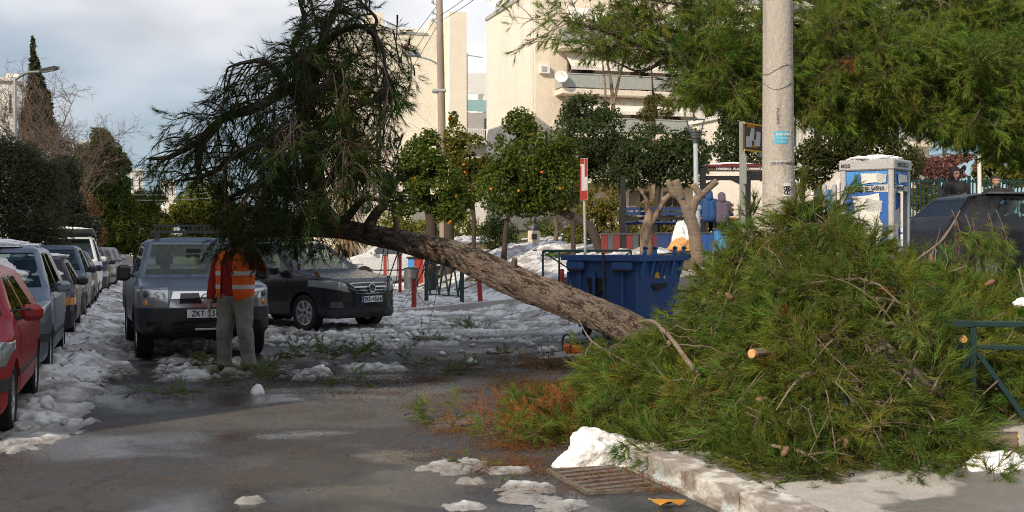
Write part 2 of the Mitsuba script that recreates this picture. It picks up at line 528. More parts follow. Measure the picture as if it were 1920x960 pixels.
ws = np.concatenate([far(-22, -1500, 10)[::-1], np.arange(-20, 60, 1.0), far(62, 1500, 10)])
vs = np.concatenate([far(-22, -1500, 10)[::-1], np.arange(-20, 110, 1.0), far(112, 1500, 10)])
grid_sheet('ground', ws, vs, -0.035, 'm_soil')
grid_sheet('road', np.linspace(-3.0, 3.42, 14), np.concatenate([np.arange(-20, 110, 1.0), far(112, 900, 8)]), 0.0, 'm_asphalt')
grid_sheet('side_street', np.concatenate([[3.42], np.arange(3.5, 60, 0.5)]), np.arange(8.4, 28.01, 0.4), 0.0, 'm_asphalt')

# kerb beside the pavement: each stone is a part
KW = 3.44
kerb = thing('kerb', 'weathered whitewashed kerb of worn stone blocks along the near pavement', 'kerb', kind='structure')
prand = random.Random(5)
v0 = 3.0
while v0 < 8.2:
    ln = prand.uniform(0.62, 0.82)
    gap = prand.uniform(0.012, 0.035)
    m = soft(ex_y([(v0, -0.1), (v0 + ln - gap, -0.1), (v0 + ln - gap, 0.165), (v0, 0.165)], 0.24), 0.035, 14)
    vv, ff, _ = meshkit.arrays(m)
    vv = vv + (meshkit.fbm(vv * 9 + v0, 4, 3)[:, None] - 0.5) * np.array([0.03, 0.05, 0.035]) + (meshkit.fbm(vv * 30 + v0, 3, 4)[:, None] - 0.5) * 0.016
    chip = prand.uniform(-0.012, 0.012)
    q = xy(KW + 0.12 + vv[:, 1] + chip, vv[:, 0])
    put('stone', (np.stack([q[0], q[1], vv[:, 2]], 1), ff), 'm_kerb', kerb, smooth=50)
    v0 += ln
# lower course showing under the stones
lo = thing('kerb_footing', 'pale lower course of the kerb split by a dark horizontal joint', 'kerb', kind='structure')
v0 = 3.0
while v0 < 8.3:
    ln = prand.uniform(0.3, 0.5)
    vv, ff = box(v0 + ln / 2, 0, 0.0, ln - 0.01, 0.1, 0.09, 0.012)
    q = xy(KW + 0.028 + vv[:, 1] + prand.uniform(-0.006, 0.004), vv[:, 0])
    put('stone', (np.stack([q[0], q[1], vv[:, 2] + 0.0], 1), ff), 'm_kerb', lo)
    v0 += ln

pav = thing('pavement', 'grey concrete slab pavement behind the kerb, wet in patches', 'pavement', kind='structure')
vv, ff = box(0, 0, 0, 1, 1, 1)
q = xy(KW + 0.24 + (vv[:, 0] + 0.5) * 20, 2.0 + (vv[:, 1] + 0.5) * 6.6)
zz = np.where(vv[:, 2] > 0, 0.10 + terr(q[0], q[1]), -0.2)
put('bed', (np.stack([q[0], q[1], zz], 1), ff), 'm_slab', pav)
for i in range(7):
    for j in range(10):
        w0, v1 = KW + 0.25 + i * 0.62, 2.2 + j * 0.62 + (i % 2) * 0.0
        vv, ff = box(0, 0, 0.135, 0.606, 0.606, 0.05, 0.008)
        vv = vv + np.array([w0 + 0.31, v1 + 0.31, prand.uniform(-0.006, 0.004)])
        vv[:, 2] += (vv[:, 0] - w0) * prand.uniform(-0.008, 0.008)
        q = xy(vv[:, 0], vv[:, 1])
        put('slab', (np.stack([q[0], q[1], vv[:, 2]], 1), ff), 'm_slab', pav)

# drain grate in the gutter
dg = thing('drain_grate', 'rusty bar grate over the gutter drain in front of the kerb', 'grate')
fm = []
bars_c = xy(KW - 0.36, 7.95)
MD = basis(np.array([bars_c[0], bars_c[1], 0.008]), np.array([E[0], E[1], 0]), np.array([V_[0], V_[1], 0]), np.array([0, 0, 1.0]))
for s in (-1, 1):
    fm += [box(s * 0.25, 0, 0, 0.03, .84, 0.03), box(0, s * 0.41, 0, 0.47, 0.03, 0.03)]
put('frame', fm, plain('m_rust', (0.16, 0.145, 0.13), 0.7, 0.2), dg, M=MD)
for k in range(6):
    b_ = bar((-0.23, -0.37 + k * 0.125, 0.004), (0.23, -0.27 + k * 0.125, 0.004), 0.055, 0.028)
    put('bar', b_, 'm_rust', dg, M=MD)
# dark sump below the bars
put('sump', box(0, 0, -0.0, 0.48, .82, 0.012), 'm_dark', dg, M=MD @ frame((0, 0, -0.005)))

# ------------------------------------------------------------------ snow
SP = []      # patches: x, y, rx, ry, strength


def patch(px, py, rx, ry, s=1.0):
    d = CH * F / (py - HZ)
    SP.append(((px - 960) * d / F, d, rx, ry, s))


for a in ((858, 876, .20, .26, 1.1), (940, 881, .17, .16, 1.0), (985, 918, .17, .24, 1.1), (1005, 938, .20, .16, 1.1), (1052, 950, .22, .15, 1.1), (880, 952, .17, .1, .9),
          (470, 942, .09, .08, .85), (350, 708, .30, .6, .85), (580, 706, .35, .5, .8), (700, 690, .5, .6, .7),
          (110, 800, .35, .5, .95), (50, 830, .25, .45, .9), (885, 905, .10, .06, .9), (800, 880, .10, .08, .8)):
    patch(*a)


def snow_mask(x, y):
    w, v = wv(x, y)
    n1 = meshkit.fbm(np.stack([w * 0.5, v * 0.3, 0 * w], -1) + 5, 3, 21)
    m = 0.98 * sst(-3.1, -2.6, w) * sst(-0.20 + 1.2 * (n1 - .4), -0.8 + 0.9 * (n1 - .4), w) * sst(9.8, 12.0, v)
    m = np.maximum(m, 0.36 * sst(-.8, -.5, w) * sst(3.2, 1.0, w) * sst(13.8, 15.5, v))
    rut = np.exp(-((w - 0.05 - .1 * np.sin(v * .4)) / .16) ** 2) + np.exp(-((w - 1.62 - .1 * np.sin(v * .4)) / .16) ** 2)
    m = m * (1 - .5 * rut * sst(-.4, -.1, w))
    m = np.maximum(m, 0.18 * sst(-3.2, -2.6, w) * sst(0.4, -0.6, w) * sst(6, 8, v))
    mid = sst(15.4, 19.5, v) * (0.20 + 0.29 * sst(18, 23, v)) * sst(-1.0, 0.2, w) * sst(12, 9, w)
    for t0 in (20.6, 22.3, 24.6):
        mid = mid * (1 - 0.35 * np.exp(-((v - t0 + 0.03 * (w - 4)) / 0.22) ** 2))
    m = np.maximum(m, mid)
    m = np.maximum(m, 0.86 * sst(25.4, 27.4, v) * sst(2.6, 3.4, w) * sst(46, 40, v) * sst(10.5, 8.8, w))
    m = np.maximum(m, 0.50 * sst(25.0, 29, v) * sst(-1, 0.4, w) * sst(3.4, 2.6, w))
    park = meshkit.fbm(np.stack([x * 0.35, y * 0.22, 0 * x], -1) + 40, 3, 8)
    m = np.maximum(m, sst(28, 30, v) * sst(8.5, 10, w) * sst(0.42, 0.58, park) * 1.0)
    for a in SP:
        m = np.maximum(m, a[4] * np.exp(-(((x - a[0]) / a[2]) ** 2 + ((y - a[1]) / a[3]) ** 2) * 0.9))
    return m


def snow_height(x, y):
    p = np.stack([x, y, 0 * x], -1)
    a = meshkit.fbm(p * 1.7 + 2, 3, 2) - 0.5
    b = np.abs(meshkit.fbm(p * np.array([4.5, 3.8, 1]) + 9, 3, 5) - 0.5) * 2
    c = np.abs(meshkit.fbm(p * np.array([11.0, 9.0, 1]) + 19, 3, 15) - 0.5) * 2
    m = snow_mask(x, y)
    s = m + (0.6 * a + 0.9 * (0.28 - b) + 0.6 * (0.28 - c)) * sst(.02, .35, m) - 0.5
    lumps = 1.0 - 1.5 * b - 0.9 * c
    return np.where(s > 0, (0.028 + 0.03 * sst(12, 16, y) + 0.05 * sst(.75, .98, m) * sst(12, 15, y)) * s / (s + 0.25) * np.maximum(lumps + .45, .12) * 1.5 + 0.004, s * 0.05)


def snow_grid(x0, x1, y0, y1, dx, dy):
    xs, ys = np.arange(x0, x1, dx), np.arange(y0, y1, dy)
    X, Y = np.meshgrid(xs, ys, indexing='ij')
    jx = (rng.random(X.shape) - .5) * dx * .5; jy = (rng.random(X.shape) - .5) * dy * .5
    X, Y = X + jx, Y + jy
    H = snow_height(X, Y)
    w, v = wv(X, Y)
    walk = 0.12 * sst(27.6, 27.75, v) * sst(2.9, 3.1, w)
    z = terr(X, Y) + walk * 0 + np.maximum(H, -0.02)
    b = len(ys)
    i, j = np.meshgrid(np.arange(len(xs) - 1), np.arange(b - 1), indexing='ij')
    keep = (np.maximum.reduce([H[:-1, :-1], H[1:, :-1], H[1:, 1:], H[:-1, 1:]]) > 0)
    inside = (X[:-1, :-1] > -0.47 * Y[:-1, :-1] - 1) & (X[:-1, :-1] < 0.45 * Y[:-1, :-1] + 1)
    k = (i * b + j)[keep & inside]
    f = np.stack([k, k + b, k + b + 1, k + 1], -1)
    used_, inv = np.unique(f, return_inverse=True)
    return np.stack([X, Y, z], -1).reshape(-1, 3)[used_], inv.reshape(-1, 4)


parts = [snow_grid(-7.5, 4.0, 6.5, 14.0, 0.032, 0.032), snow_grid(-14, 6.5, 14.0, 31.0, 0.05, 0.055), snow_grid(-22, 22, 31.0, 60, 0.14, 0.2)]
put('snow', join(parts), 'm_snow', smooth=True, label='dirty half melted snow and slush lying on the road and pavements', cat='snow', kind='stuff')

# far pavement across the side street, a low kerb under the snow
fp = thing('far_pavement', 'snow covered pavement and kerb on the far side of the junction', 'pavement', kind='structure')
for a, b in ((3.0, 5.4), (6.0, 9.2), (9.6, 16)):
    vv, ff = box(0, 0, 0, 1, 1, 1, 0.05)
    q = xy(a + (vv[:, 0] + .5) * (b - a), 27.6 + (vv[:, 1] + .5) * 0.2)
    put('kerb_stone', (np.stack([q[0], q[1], np.where(vv[:, 2] > 0, 0.14, -0.1) + terr(q[0], q[1])], 1), ff), 'm_grey_wall', fp)


def lump(px, py, size, seed, label, up=0.0, amp=0.35, mat_='m_snow_clean', cat='snow lump', name='snow_lump', d=None, ang=0.0, group=None):
    d = d or CH * F / (py - HZ)
    o = G(px, d, up) if up is not None else P(px, py, d)
    return put(name, blob(o, size, seed, amp, 4 if max(size) > .2 else 3, 2.0, ang), mat_, smooth=60, label=label, cat=cat, group=group)


lump(1120, 872, (0.30, 0.17, 0.27), 3, 'big clean white snow lump leaning on the branches at the kerb corner', amp=0.5, ang=0.35)
lump(1170, 872, (0.13, 0.10, 0.06), 8, 'small grey snow lump right of the big lump by the kerb', amp=0.5)
lump(1888, 905, (0.26, 0.22, 0.17), 5, 'white snow heap on the pavement at the right edge', up=0.13, amp=0.6, d=7.75)
lump(1835, 880, (0.20, 0.16, 0.06), 6, 'low snow remnant on the pavement left of the heap', up=0.15, amp=0.6, d=8.0)
lump(1915, 572, (0.06, 0.07, 0.055), 15, 'snow ball lying in the branches at the far right edge', up=None, d=9.6)
lump(483, 738, (0.075, 0.09, 0.10), 7, 'smooth egg shaped snow lump alone on the wet road', amp=0.2)
lump(600, 702, (0.16, 0.12, 0.11), 9, 'grey snow lump in the needle litter behind the egg shaped lump', amp=0.5)
for k, (px, py, s, w_) in enumerate(((100, 795, .12, 'middle'), (80, 770, .16, 'rearmost'), (60, 800, .15, 'largest'), (135, 800, .09, 'rightmost'), (40, 812, .12, 'leftmost'))):
    lump(px, py, (s, s * 1.2, s * .8), 20 + k, w_ + ' of the snow clods beside the front wheel of the red car', amp=0.6, mat_='m_snow', group='snow clods beside the red car')
for k in range(46):
    w_, v_ = rng.uniform(0.6, 8.5), rng.uniform(15.5, 23)
    q_ = xy(w_, v_)
    s = rng.uniform(0.04, 0.10)
    put('snow_clod', blob((q_[0], q_[1], float(terr(*q_)) + 0.01), (s, s, s * .8), 60 + k, 0.6, 2, 2.5), 'm_snow', smooth=60, label='small snow clod scattered over the slushy junction', cat='snow clod', group='snow clods on the junction')

# ------------------------------------------------------------------ buildings
def bframe(px, d, z0):
    """corner on the pixel column px at depth d; x along the front (away from the street), y into the building"""
    x = (px - 960) * d / F
    return basis(np.array([x, d, z0]), np.array([E[0], E[1], 0]), np.array([V_[0], V_[1], 0]), np.array([0, 0, 1.0]))


def bx(x0, x1, y0, y1, z0, z1, bevel=0):
    return box((x0 + x1) / 2, (y0 + y1) / 2, (z0 + z1) / 2, x1 - x0, y1 - y0, z1 - z0, bevel)


# right apartment building with balconies
bb = thing('apartment_building', 'beige stone apartment building with long balconies and white awnings behind the pines', 'building')
B0 = bframe(1003, 80, 0)
Hb = 18.1
put('wall', bx(0.02, 30, 0.0, 11.5, -1, Hb), 'm_beige_stone', bb, M=B0)
put('end_wall', bx(-0.02, 0.0, 0.35, 11.5, -1, Hb + 0.02), 'm_beige', bb, M=B0, label='plain plastered end wall with dark streaks under the parapet')
put('parapet', [bx(-0.12, 30, -0.12, 0.1, Hb, Hb + .25), bx(-0.12, 0.1, 0.1, 11.6, Hb, Hb + .25)], 'm_grey_wall', bb, M=B0)
for fl, z in enumerate((2.9, 5.85, 8.8, 11.62, 14.55)):
    bal = put('balcony', bx(1.35, 29.5, -1.55, 0.0, z - 0.34, z), 'm_beige_stone', bb, M=B0)
    x = 1.40
    while x < 29:
        w_ = 2.6
        put('panel', bx(x, x + w_ - .06, -1.52, -1.50, z + .08, z + .88), 'm_rail_glass', bal, M=B0)
        put('post', bx(x - .05, x - .01, -1.54, -1.49, z, z + .95), 'm_alu', bal, M=B0)
        x += w_
    put('handrail', bx(1.35, 29.5, -1.55, -1.49, z + .92, z + .98), 'm_alu', bal, M=B0)
    put('side_panel', bx(1.36, 1.38, -1.48, -0.02, z + .08, z + .88), 'm_rail_glass', bal, M=B0)
    rr = random.Random(fl * 7 + 1)
    x = 2.2
    for (wd, kind) in ((1.9, 'door'), (2.5, 'blank'), (1.5, 'shutter'), (1.0, 'blank'), (1.3, 'door'), (1.2, 'blank'), (2.4, 'door'), (1.6, 'blank'), (1.9, 'shutter'), (2, 'blank'), (2.1, 'door')):
        if x + wd > 28:
            break
        if kind != 'blank':
            fr = put('balcony_door', bx(x, x + wd, -0.05, 0.0, z + .02, z + 2.2), 'm_white' if rr.random() < .5 else 'm_shutter', bb, M=B0)
            put('pane', bx(x + .1, x + wd / 2 - .04, -0.07, -0.052, z + .1, z + 2.1), 'm_door_dark' if kind == 'door' else 'm_shutter', fr, M=B0)
            put('pane', bx(x + wd / 2 + .04, x + wd - .1, -0.07, -0.052, z + .1, z + 2.1), 'm_door_dark', fr, M=B0)
        x += wd
    for (a, b, drop, out) in ((2.0, 10.6, 1.15, 1.45), (12.2, 16.9, 1.05, 1.35), (18.5, 27.0, 1.0, 1.3)):
        if fl in (1, 2, 3, 4) and not (fl == 4 and a > 15):
            zt = z + 2.58
            pts = [(0 - .05, zt), (-out, zt - drop + (0.25 if fl == 2 else 0)), ]
            aw = put('awning', [bar((a + (b - a) / 2, -.06, zt), (a + (b - a) / 2, -out, zt - drop), b - a, 0.02, (0, 0, 1))], 'm_awning', bb, M=B0)
            put('valance', bx(a, b, -out - .02, -out + .0, zt - drop - .2, zt - drop + .0), 'm_awning', aw, M=B0)
            put('arm', [bar((a + .25, -.1, z + 1.1), (a + .25, -out + .02, zt - drop), .04), bar((b - .25, -.1, z + 1.1), (b - .25, -out + .02, zt - drop), .04)], 'm_alu', aw, M=B0)
    for xx in (11.1, 17.4):
        put('partition', bx(xx, xx + .5, -1.3, 0.0, z, z + 2.5), 'm_white_wall', bb, M=B0)
ac = put('air_conditioner', bx(.25, .95, -.32, -.02, 11.62 + 1.05, 11.62 + 1.6, .03), 'm_white', bb, M=B0)
put('fan_grille', box(.55, -.33, 11.62 + 1.33, .36, .02, .36, .01), 'm_grey_wall', ac, M=B0)
dish = thing('satellite_dish', 'round white satellite dish on the balcony corner of the beige building', 'satellite dish')
Md = B0 @ look_frame((1.15, -1.9, 12.25), (-0.25, -1, 0.35))
put('reflector', lathe([(0, 0), (.2, .02), (.4, .09), (.42, .10), (.40, .07), (0, -.03)], 20), 'm_white', dish, M=Md, smooth=True)
put('arm', bar((0, .3, 0), (0, .1, .45), .03), 'm_grey_wall', dish, M=Md)
put('bracket', bar((0, -.0, -.02), (0, -.25, -.45), .05), 'm_dark_steel', dish, M=Md)
dish = thing('satellite_dish', 'white satellite dish on the roof edge of the beige building', 'satellite dish')
Md = B0 @ look_frame((-.2, 8.3, Hb + .75), (-0.25, -1, 0.35))
put('reflector', lathe([(0, 0), (.3, .03), (.58, .13), (.6, .14), (.58, .11), (0, -.03)], 20), 'm_white', dish, M=Md, smooth=True)
put('arm', bar((0, .4, 0), (0, .1, .6), .03), 'm_grey_wall', dish, M=Md)
put('mast', bar((0, 0, -.04), (.0, -.75, .1), .06), 'm_dark_steel', dish, M=Md)

# cream building left of it
cb = thing('apartment_building', 'cream windowless gable wall with chimney stacks behind the wooden pole', 'building')
C0 = bframe(838, 70, 0)
put('wall', bx(-6.2, 0.0, 0.0, 14, -1, 13.5), 'm_cream', cb, M=C0)
put('pilaster', bx(0.0, 1.02, -0.55, 14, -1, 14.75), 'm_cream', cb, M=C0)
put('return_wall', bx(1.02, 1.30, 3.0, 14, -1, 13.0), 'm_cream', cb, M=C0)
put('chimney', bx(-1.05, -0.02, .1, 1.2, 13.5, 14.3), 'm_cream', cb, M=C0)
put('chimney', bx(-4.6, -3.6, .2, 1.4, 13.5, 14.6), 'm_cream', cb, M=C0)
put('roof_slab', bx(-3.4, 1.25, 1.5, 12, 13.7, 14.05), 'm_white_wall', cb, M=C0)
put('coping', bx(-6.2, -1.1, -0.06, .0, 13.42, 13.56), 'm_grey_wall', cb, M=C0)

fw = thing('apartment_building', 'white far building with balcony railing between the cream and beige walls', 'building')
W0 = bframe(862, 104, 0)
put('wall', bx(0, 5, 0.8, 10, -1, 10.3), 'm_white_wall', fw, M=W0)
put('upper_wall', bx(0, 5, 1.6, 10, 10.3, 12.9), 'm_grey_wall', fw, M=W0)
put('penthouse', [bx(.3, 3.1, 2.2, 2.4, 14.6, 16.4), bx(2.75, 3.1, 2.2, 8, 12.9, 16.4), bx(.3, 3.1, 6, 8, 12.9, 16.4)], 'm_white', fw, M=W0)
put('pane', bx(.3, 4.8, 1.62, 1.66, 13.0, 14.0), plain('m_teal_glass', (0.30, 0.48, 0.50), 0.2), fw, M=W0)
put('slab', bx(-.1, 5, -.3, 1.6, 10.05, 10.3), 'm_white', fw, M=W0)
put('railing', [bx(-.1, 5, -.3, -.26, 11.25, 11.32)] + [bx(i * .16, i * .16 + .035, -.3, -.27, 10.3, 11.3) for i in range(30)], 'm_white', fw, M=W0)
for k in range(5):
    w1 = put('window', bx(.95 + k * .78, 1.68 + k * .78, .74, .8, 7.5, 8.95), 'm_white', fw, M=W0)
    put('pane', bx(1.02 + k * .78, 1.61 + k * .78, .70, .735, 7.6, 8.85), 'm_far_glass', w1, M=W0)
put('doorway', bx(2.6, 4.9, 1.55, 1.6, 10.35, 12.4), 'm_far_glass', fw, M=W0)
an = thing('roof_aerial', 'thin television aerial mast beside the cream building', 'aerial')
put('mast', bar(P(876, 255, 96), P(876, 100, 96), .07), 'm_dark_steel', an)
put('boom', bar(P(874, 103, 96), P(905, 108, 96), .05), 'm_dark_steel', an)

# small far buildings
def far_block(px0, px1, pyt, d, depth, mat_, label, cols=3, rows=3):
    k = thing('far_building', label, 'building')
    M = bframe(px0, d, 0)
    wd = (px1 - px0) * d / F / (E[0] - E[1] * (px1 - 960) / F)
    top = CH + (HZ - pyt) * d / F
    put('wall', bx(0, wd, 0, depth, -1, top), mat_, k, M=M)
    put('roof_slab', bx(-.2, wd + .2, -.25, depth + .2, top, top + .22), 'm_white', k, M=M)
    for r_ in range(rows):
        for c in range(cols):
            x0 = wd * (c + .25) / cols
            z1 = top - .7 - r_ * 3.0
            wn = put('window', bx(x0, x0 + wd * .45 / cols, -.06, 0, z1 - 1.4, z1), 'm_white', k, M=M)
            put('pane', bx(x0 + .1, x0 + wd * .45 / cols - .1, -.09, -.065, z1 - 1.3, z1 - .1), 'm_far_glass', wn, M=M)
    return k


k = far_block(-40, 32, 150, 75, 8, 'm_white_wall', 'white building with twin chimneys behind the bare trees at far left')
M = bframe(-40, 75, 0)
put('chimney', bx(1.45, 2.2, 1, 2, 11.6, 12.2), 'm_white_wall', k, M=M)
far_block(243, 268, 320, 150, 8, 'm_white_wall', 'white far building at the end of the street, left one', 2, 2)
far_block(305, 330, 340, 170, 8, 'm_beige', 'small pale far building at the end of the street, right one', 2, 2)
far_block(388, 430, 345, 160, 8, 'm_white_wall', 'far white building behind the left limb of the fallen tree', 3, 2)
far_block(1460, 1700, 200, 62, 10, 'm_beige', 'beige building seen in gaps below the big pine', 5, 3)
far_block(660, 770, 330, 66, 2.6, 'm_beige', 'low pale outbuilding below the cream gable wall', 3, 1)

# the block on the left of the street, behind the camera, whose shade lies on the junction
sb = thing('street_block', 'plain apartment block on the left side of the street out of view', 'building')
S0 = basis(np.array([*xy(-5.6, 7.5), 0.0]), np.array([V_[0], V_[1], 0]), np.array([-E[0], -E[1], 0]), np.array([0, 0, 1.0]))
put('wall', bx(0, 19, 0, 9, 0, 12.6), 'm_beige', sb, M=S0)
for z in (3.2, 6.2, 9.2):
    bal = put('balcony', bx(.8, 18.5, -.9, 0, z, z + .2), 'm_beige', sb, M=S0)
    put('railing', bx(.8, 18.5, -.9, -.86, z + .2, z + 1.1), 'm_rail_glass', bal, M=S0)
    for x in range(2, 17, 4):
        put('balcony_door', bx(x, x + 1.8, -.05, 0, z + .22, z + 2.3), 'm_far_glass', sb, M=S0)

# the rest of the street behind the camera
for nm, o_, ux, L_, Hh_, lb in (('right', (9.5, -3.0), (0, -1), 42, 19, 'plain apartment block on the right side of the street behind the viewer'), ('left', (-5.6, -16.0), (0, -1), 40, 14, 'plain apartment block on the left side of the street behind the viewer')):
    sb = thing('street_block', lb, 'building')
    sgn = 1 if nm == 'right' else -1
    M = basis(np.array([*xy(*o_), 0.0]), np.array([-V_[0], -V_[1], 0]), np.array([E[0] * sgn, E[1] * sgn, 0]), np.array([0, 0, 1.0]))
    put('wall', bx(0, L_, 0, 14, 0, Hh_), 'm_grey_wall', sb, M=M)
    for z in np.arange(3.2, Hh_ - 2, 3.0):
        bal = put('balcony', bx(.8, L_ - 1, -1.1, 0, z, z + .2), 'm_beige', sb, M=M)
        put('railing', bx(.8, L_ - 1, -1.1, -1.06, z + .2, z + 1.1), 'm_rail_glass', bal, M=M)
        for x in range(2, int(L_) - 2, 4):
            put('balcony_door', bx(x, x + 2.2, -.05, 0, z + .22, z + 2.4), 'm_far_glass', sb, M=M)

# ------------------------------------------------------------------ vegetation
def shoot(r, p0, d0, ln, bend, n):
    t = np.linspace(0, 1, n)[:, None]
    side = unit(np.cross(d0, r.normal(size=3)))
    return p0 + d0 * ln * t + side * bend * ln * t * t


def spray(seed, L=0.42, n=95, nl=0.085, wn=0.0042, sides=3, bare=0.3, droop=0.0, col=((.095, .165, .030), (.200, .265, .060))):
    """a twig along +z with needle tufts: vertices, faces, colours"""
    r = np.random.default_rng(seed)
    V, Fc, C = [], [], []
    nv = 0
    shoots = [(shoot(r, np.zeros(3), np.array([0, 0, 1.0]), L, 0.25, 7), L, 0.0035)]
    for k in range(sides):
        s = r.uniform(.25, .75)
        base = shoots[0][0][int(s * 6)]
        d = unit([r.normal() * .7, r.normal() * .7, 1.0])
        shoots.append((shoot(r, base, d, L * r.uniform(.35, .6), .3, 5), L * .5, 0.0022))
    tot = sum(s[1] for s in shoots)
    for p, ln, rad in shoots:
        v, f, _ = tube(p, np.linspace(rad, rad * .5, len(p)), 3, False)
        V.append(v); Fc.append(f + nv); nv += len(v)
        C.append(np.tile([.16, .12, .085], (len(v), 1)) * r.uniform(.8, 1.4))
        m = int(n * ln / tot)
        s = bare + (1 - bare) * np.sqrt(r.random(m)) if p is shoots[0][0] else .15 + .85 * np.sqrt(r.random(m))
        x = s * (len(p) - 1)
        i = np.minimum(x.astype(int), len(p) - 2)
        b = p[i] + (p[i + 1] - p[i]) * (x - i)[:, None]
        ax = p[i + 1] - p[i]
        ax /= np.linalg.norm(ax, axis=1, keepdims=True)
        rad_ = r.normal(size=(m, 3))
        rad_ -= ax * (rad_ * ax).sum(1, keepdims=True)
        rad_ /= np.linalg.norm(rad_, axis=1, keepdims=True)
        th = np.radians(r.uniform(12, 52, m))
        d = ax * np.cos(th)[:, None] + rad_ * np.sin(th)[:, None]
        ln_ = nl * r.uniform(.7, 1.25, m)[:, None]
        pw = np.cross(d, r.normal(size=(m, 3)))
        pw /= np.linalg.norm(pw, axis=1, keepdims=True)
        tip = b + d * ln_ - rad_ * (ln_ * .12)
        tri = np.stack([b - pw * wn / 2, b + pw * wn / 2, tip], 1).reshape(-1, 3)
        V.append(tri); Fc.append(np.arange(m * 3).reshape(-1, 3) + nv); nv += m * 3
        t = r.random((m, 1))
        c = np.array(col[0]) * (1 - t) + np.array(col[1]) * t
        brown = r.random(m) < .018
        c[brown] = [.26, .13, .045]
        C.append(np.repeat(c, 3, axis=0))
    return np.vstack(V), np.vstack(Fc), np.vstack(C)


def scatter(protos, pos, dirs, scale, tint, seed=0, which=None):
    r = np.random.default_rng(seed)
    pos, dirs = np.asarray(pos, float), np.asarray(dirs, float)
    N = len(pos)
    z = dirs / np.linalg.norm(dirs, axis=1, keepdims=True)
    a = np.cross(z, r.normal(size=(N, 3))); a /= np.linalg.norm(a, axis=1, keepdims=True)
    b = np.cross(z, a)
    R = np.stack([a, b, z], -1) * np.broadcast_to(scale, (N,))[:, None, None]
    kind = r.integers(0, len(protos), N) if which is None else which
    V, Fc, C, nv = [], [], [], 0
    for k, (v, f, c) in enumerate(protos):
        ix = np.nonzero(kind == k)[0]
        if not len(ix):
            continue
        w = np.einsum('kij,nj->kni', R[ix], v) + pos[ix][:, None]
        V.append(w.reshape(-1, 3)); C.append((c[None] * np.asarray(tint)[ix][:, None]).reshape(-1, 3))
        Fc.append((f[None] + (np.arange(len(ix)) * len(v))[:, None, None]).reshape(-1, 3) + nv)
        nv += len(ix) * len(v)
    return np.vstack(V), np.vstack(Fc), np.clip(np.vstack(C), 0, 1)


def foliage(key_parent, name, protos, pos, dirs, scale, tint, seed=0, bsdf='m_leaf', **k):
    v, f, c = scatter(protos, pos, dirs, scale, tint, seed)
    return put(name, (v, f), bsdf, key_parent, color=c, **k)


def tints(n, r, lo=.75, hi=1.25, hue=.12):
    t = r.uniform(lo, hi, (n, 1)) * (1 + r.normal(size=(n, 3)) * np.array([hue, hue * .5, hue * .6]))
    return np.clip(t, .3, 2)


NEAR = [spray(100 + k, .38, 135, .12, .0056, bare=.45) for k in range(10)]
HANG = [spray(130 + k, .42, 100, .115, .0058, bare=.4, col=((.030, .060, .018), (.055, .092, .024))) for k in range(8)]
DRY = [spray(160 + k, .3, 80, .08, .005, col=((.30, .12, .035), (.42, .20, .07))) for k in range(4)]
FARS = [spray(180 + k, .5, 40, .16, .022, 2) for k in range(6)]


WOBBLE = .0


def limb_path(rows, n=4):
    q = smoothpath([[*P(a, b, d), r] for a, b, d, r in rows], n)
    p = q[:, :3].copy()
    s_ = np.concatenate([[0], np.cumsum(np.linalg.norm(np.diff(p, axis=0), axis=1))])
    for j in range(3):
        wob = meshkit.fbm(np.stack([s_ * 1.4 + rows[0][0] * .37, s_ * 0 + j * 5.3, s_ * 0 + rows[-1][1] * .11], 1), 3, 3 + j) - .5
        p[:, j] += wob * WOBBLE * np.minimum(1, s_ / .5)
    return p, q[:, 3]


def limb(parent, name, rows, bsdf='m_bark', sides=10, rough=.08, n=4, **k):
    p, r = limb_path(rows, n)
    v, f, uv = tube(p, r, sides, True, rough, len(p))
    put(name, (v, f), bsdf, parent, smooth=True, uv=uv, **k)
    return p, r


def along(p, r_, n, ln, rad_out, grav, start=.15, seed=0):
    """secondary branches from the path p: list of polylines"""
    r = np.random.default_rng(seed)
    out = []
    s = np.concatenate([[0], np.cumsum(np.linalg.norm(np.diff(p, axis=0), axis=1))])
    for k in range(n):
        t = s[-1] * (start + (1 - start) * r.random())
        i = min(np.searchsorted(s, t), len(p) - 1)
        ax = unit(p[i] - p[i - 1])
        q = r.normal(size=3); q -= ax * (q @ ax)
        d = unit(unit(q) * rad_out + ax * .7)
        L = ln * r.uniform(.5, 1.2)
        tt = np.linspace(0, 1, 6)[:, None]
        w = r.normal(size=3) * .12
        out.append(p[i] + d * L * tt + np.array([0, 0, -1.0]) * grav * L * tt ** 2 + w * L * tt ** 2)
    return out


def sprays_on(paths, per, spread, grav, seed, back=.25):
    r = np.random.default_rng(seed)
    pos, dirs = [], []
    for p in paths:
        for k in range(per):
            x = (back + (1 - back) * r.random()) * (len(p) - 1)
            i = min(int(x), len(p) - 2)
            ax = unit(p[i + 1] - p[i])
            pos.append(p[i] + (p[i + 1] - p[i]) * (x - i))
            dirs.append(unit(ax + r.normal(size=3) * spread + np.array([0, 0, -grav])))
    return np.array(pos), np.array(dirs)


def twig_mesh(paths, r0, sides=4):
    V, Fc, nv = [], [], 0
    for p in paths:
        v, f, _ = tube(p, np.linspace(r0, r0 * .25, len(p)), sides, False)
        V.append(v); Fc.append(f + nv); nv += len(v)
    return np.vstack(V), np.vstack(Fc)


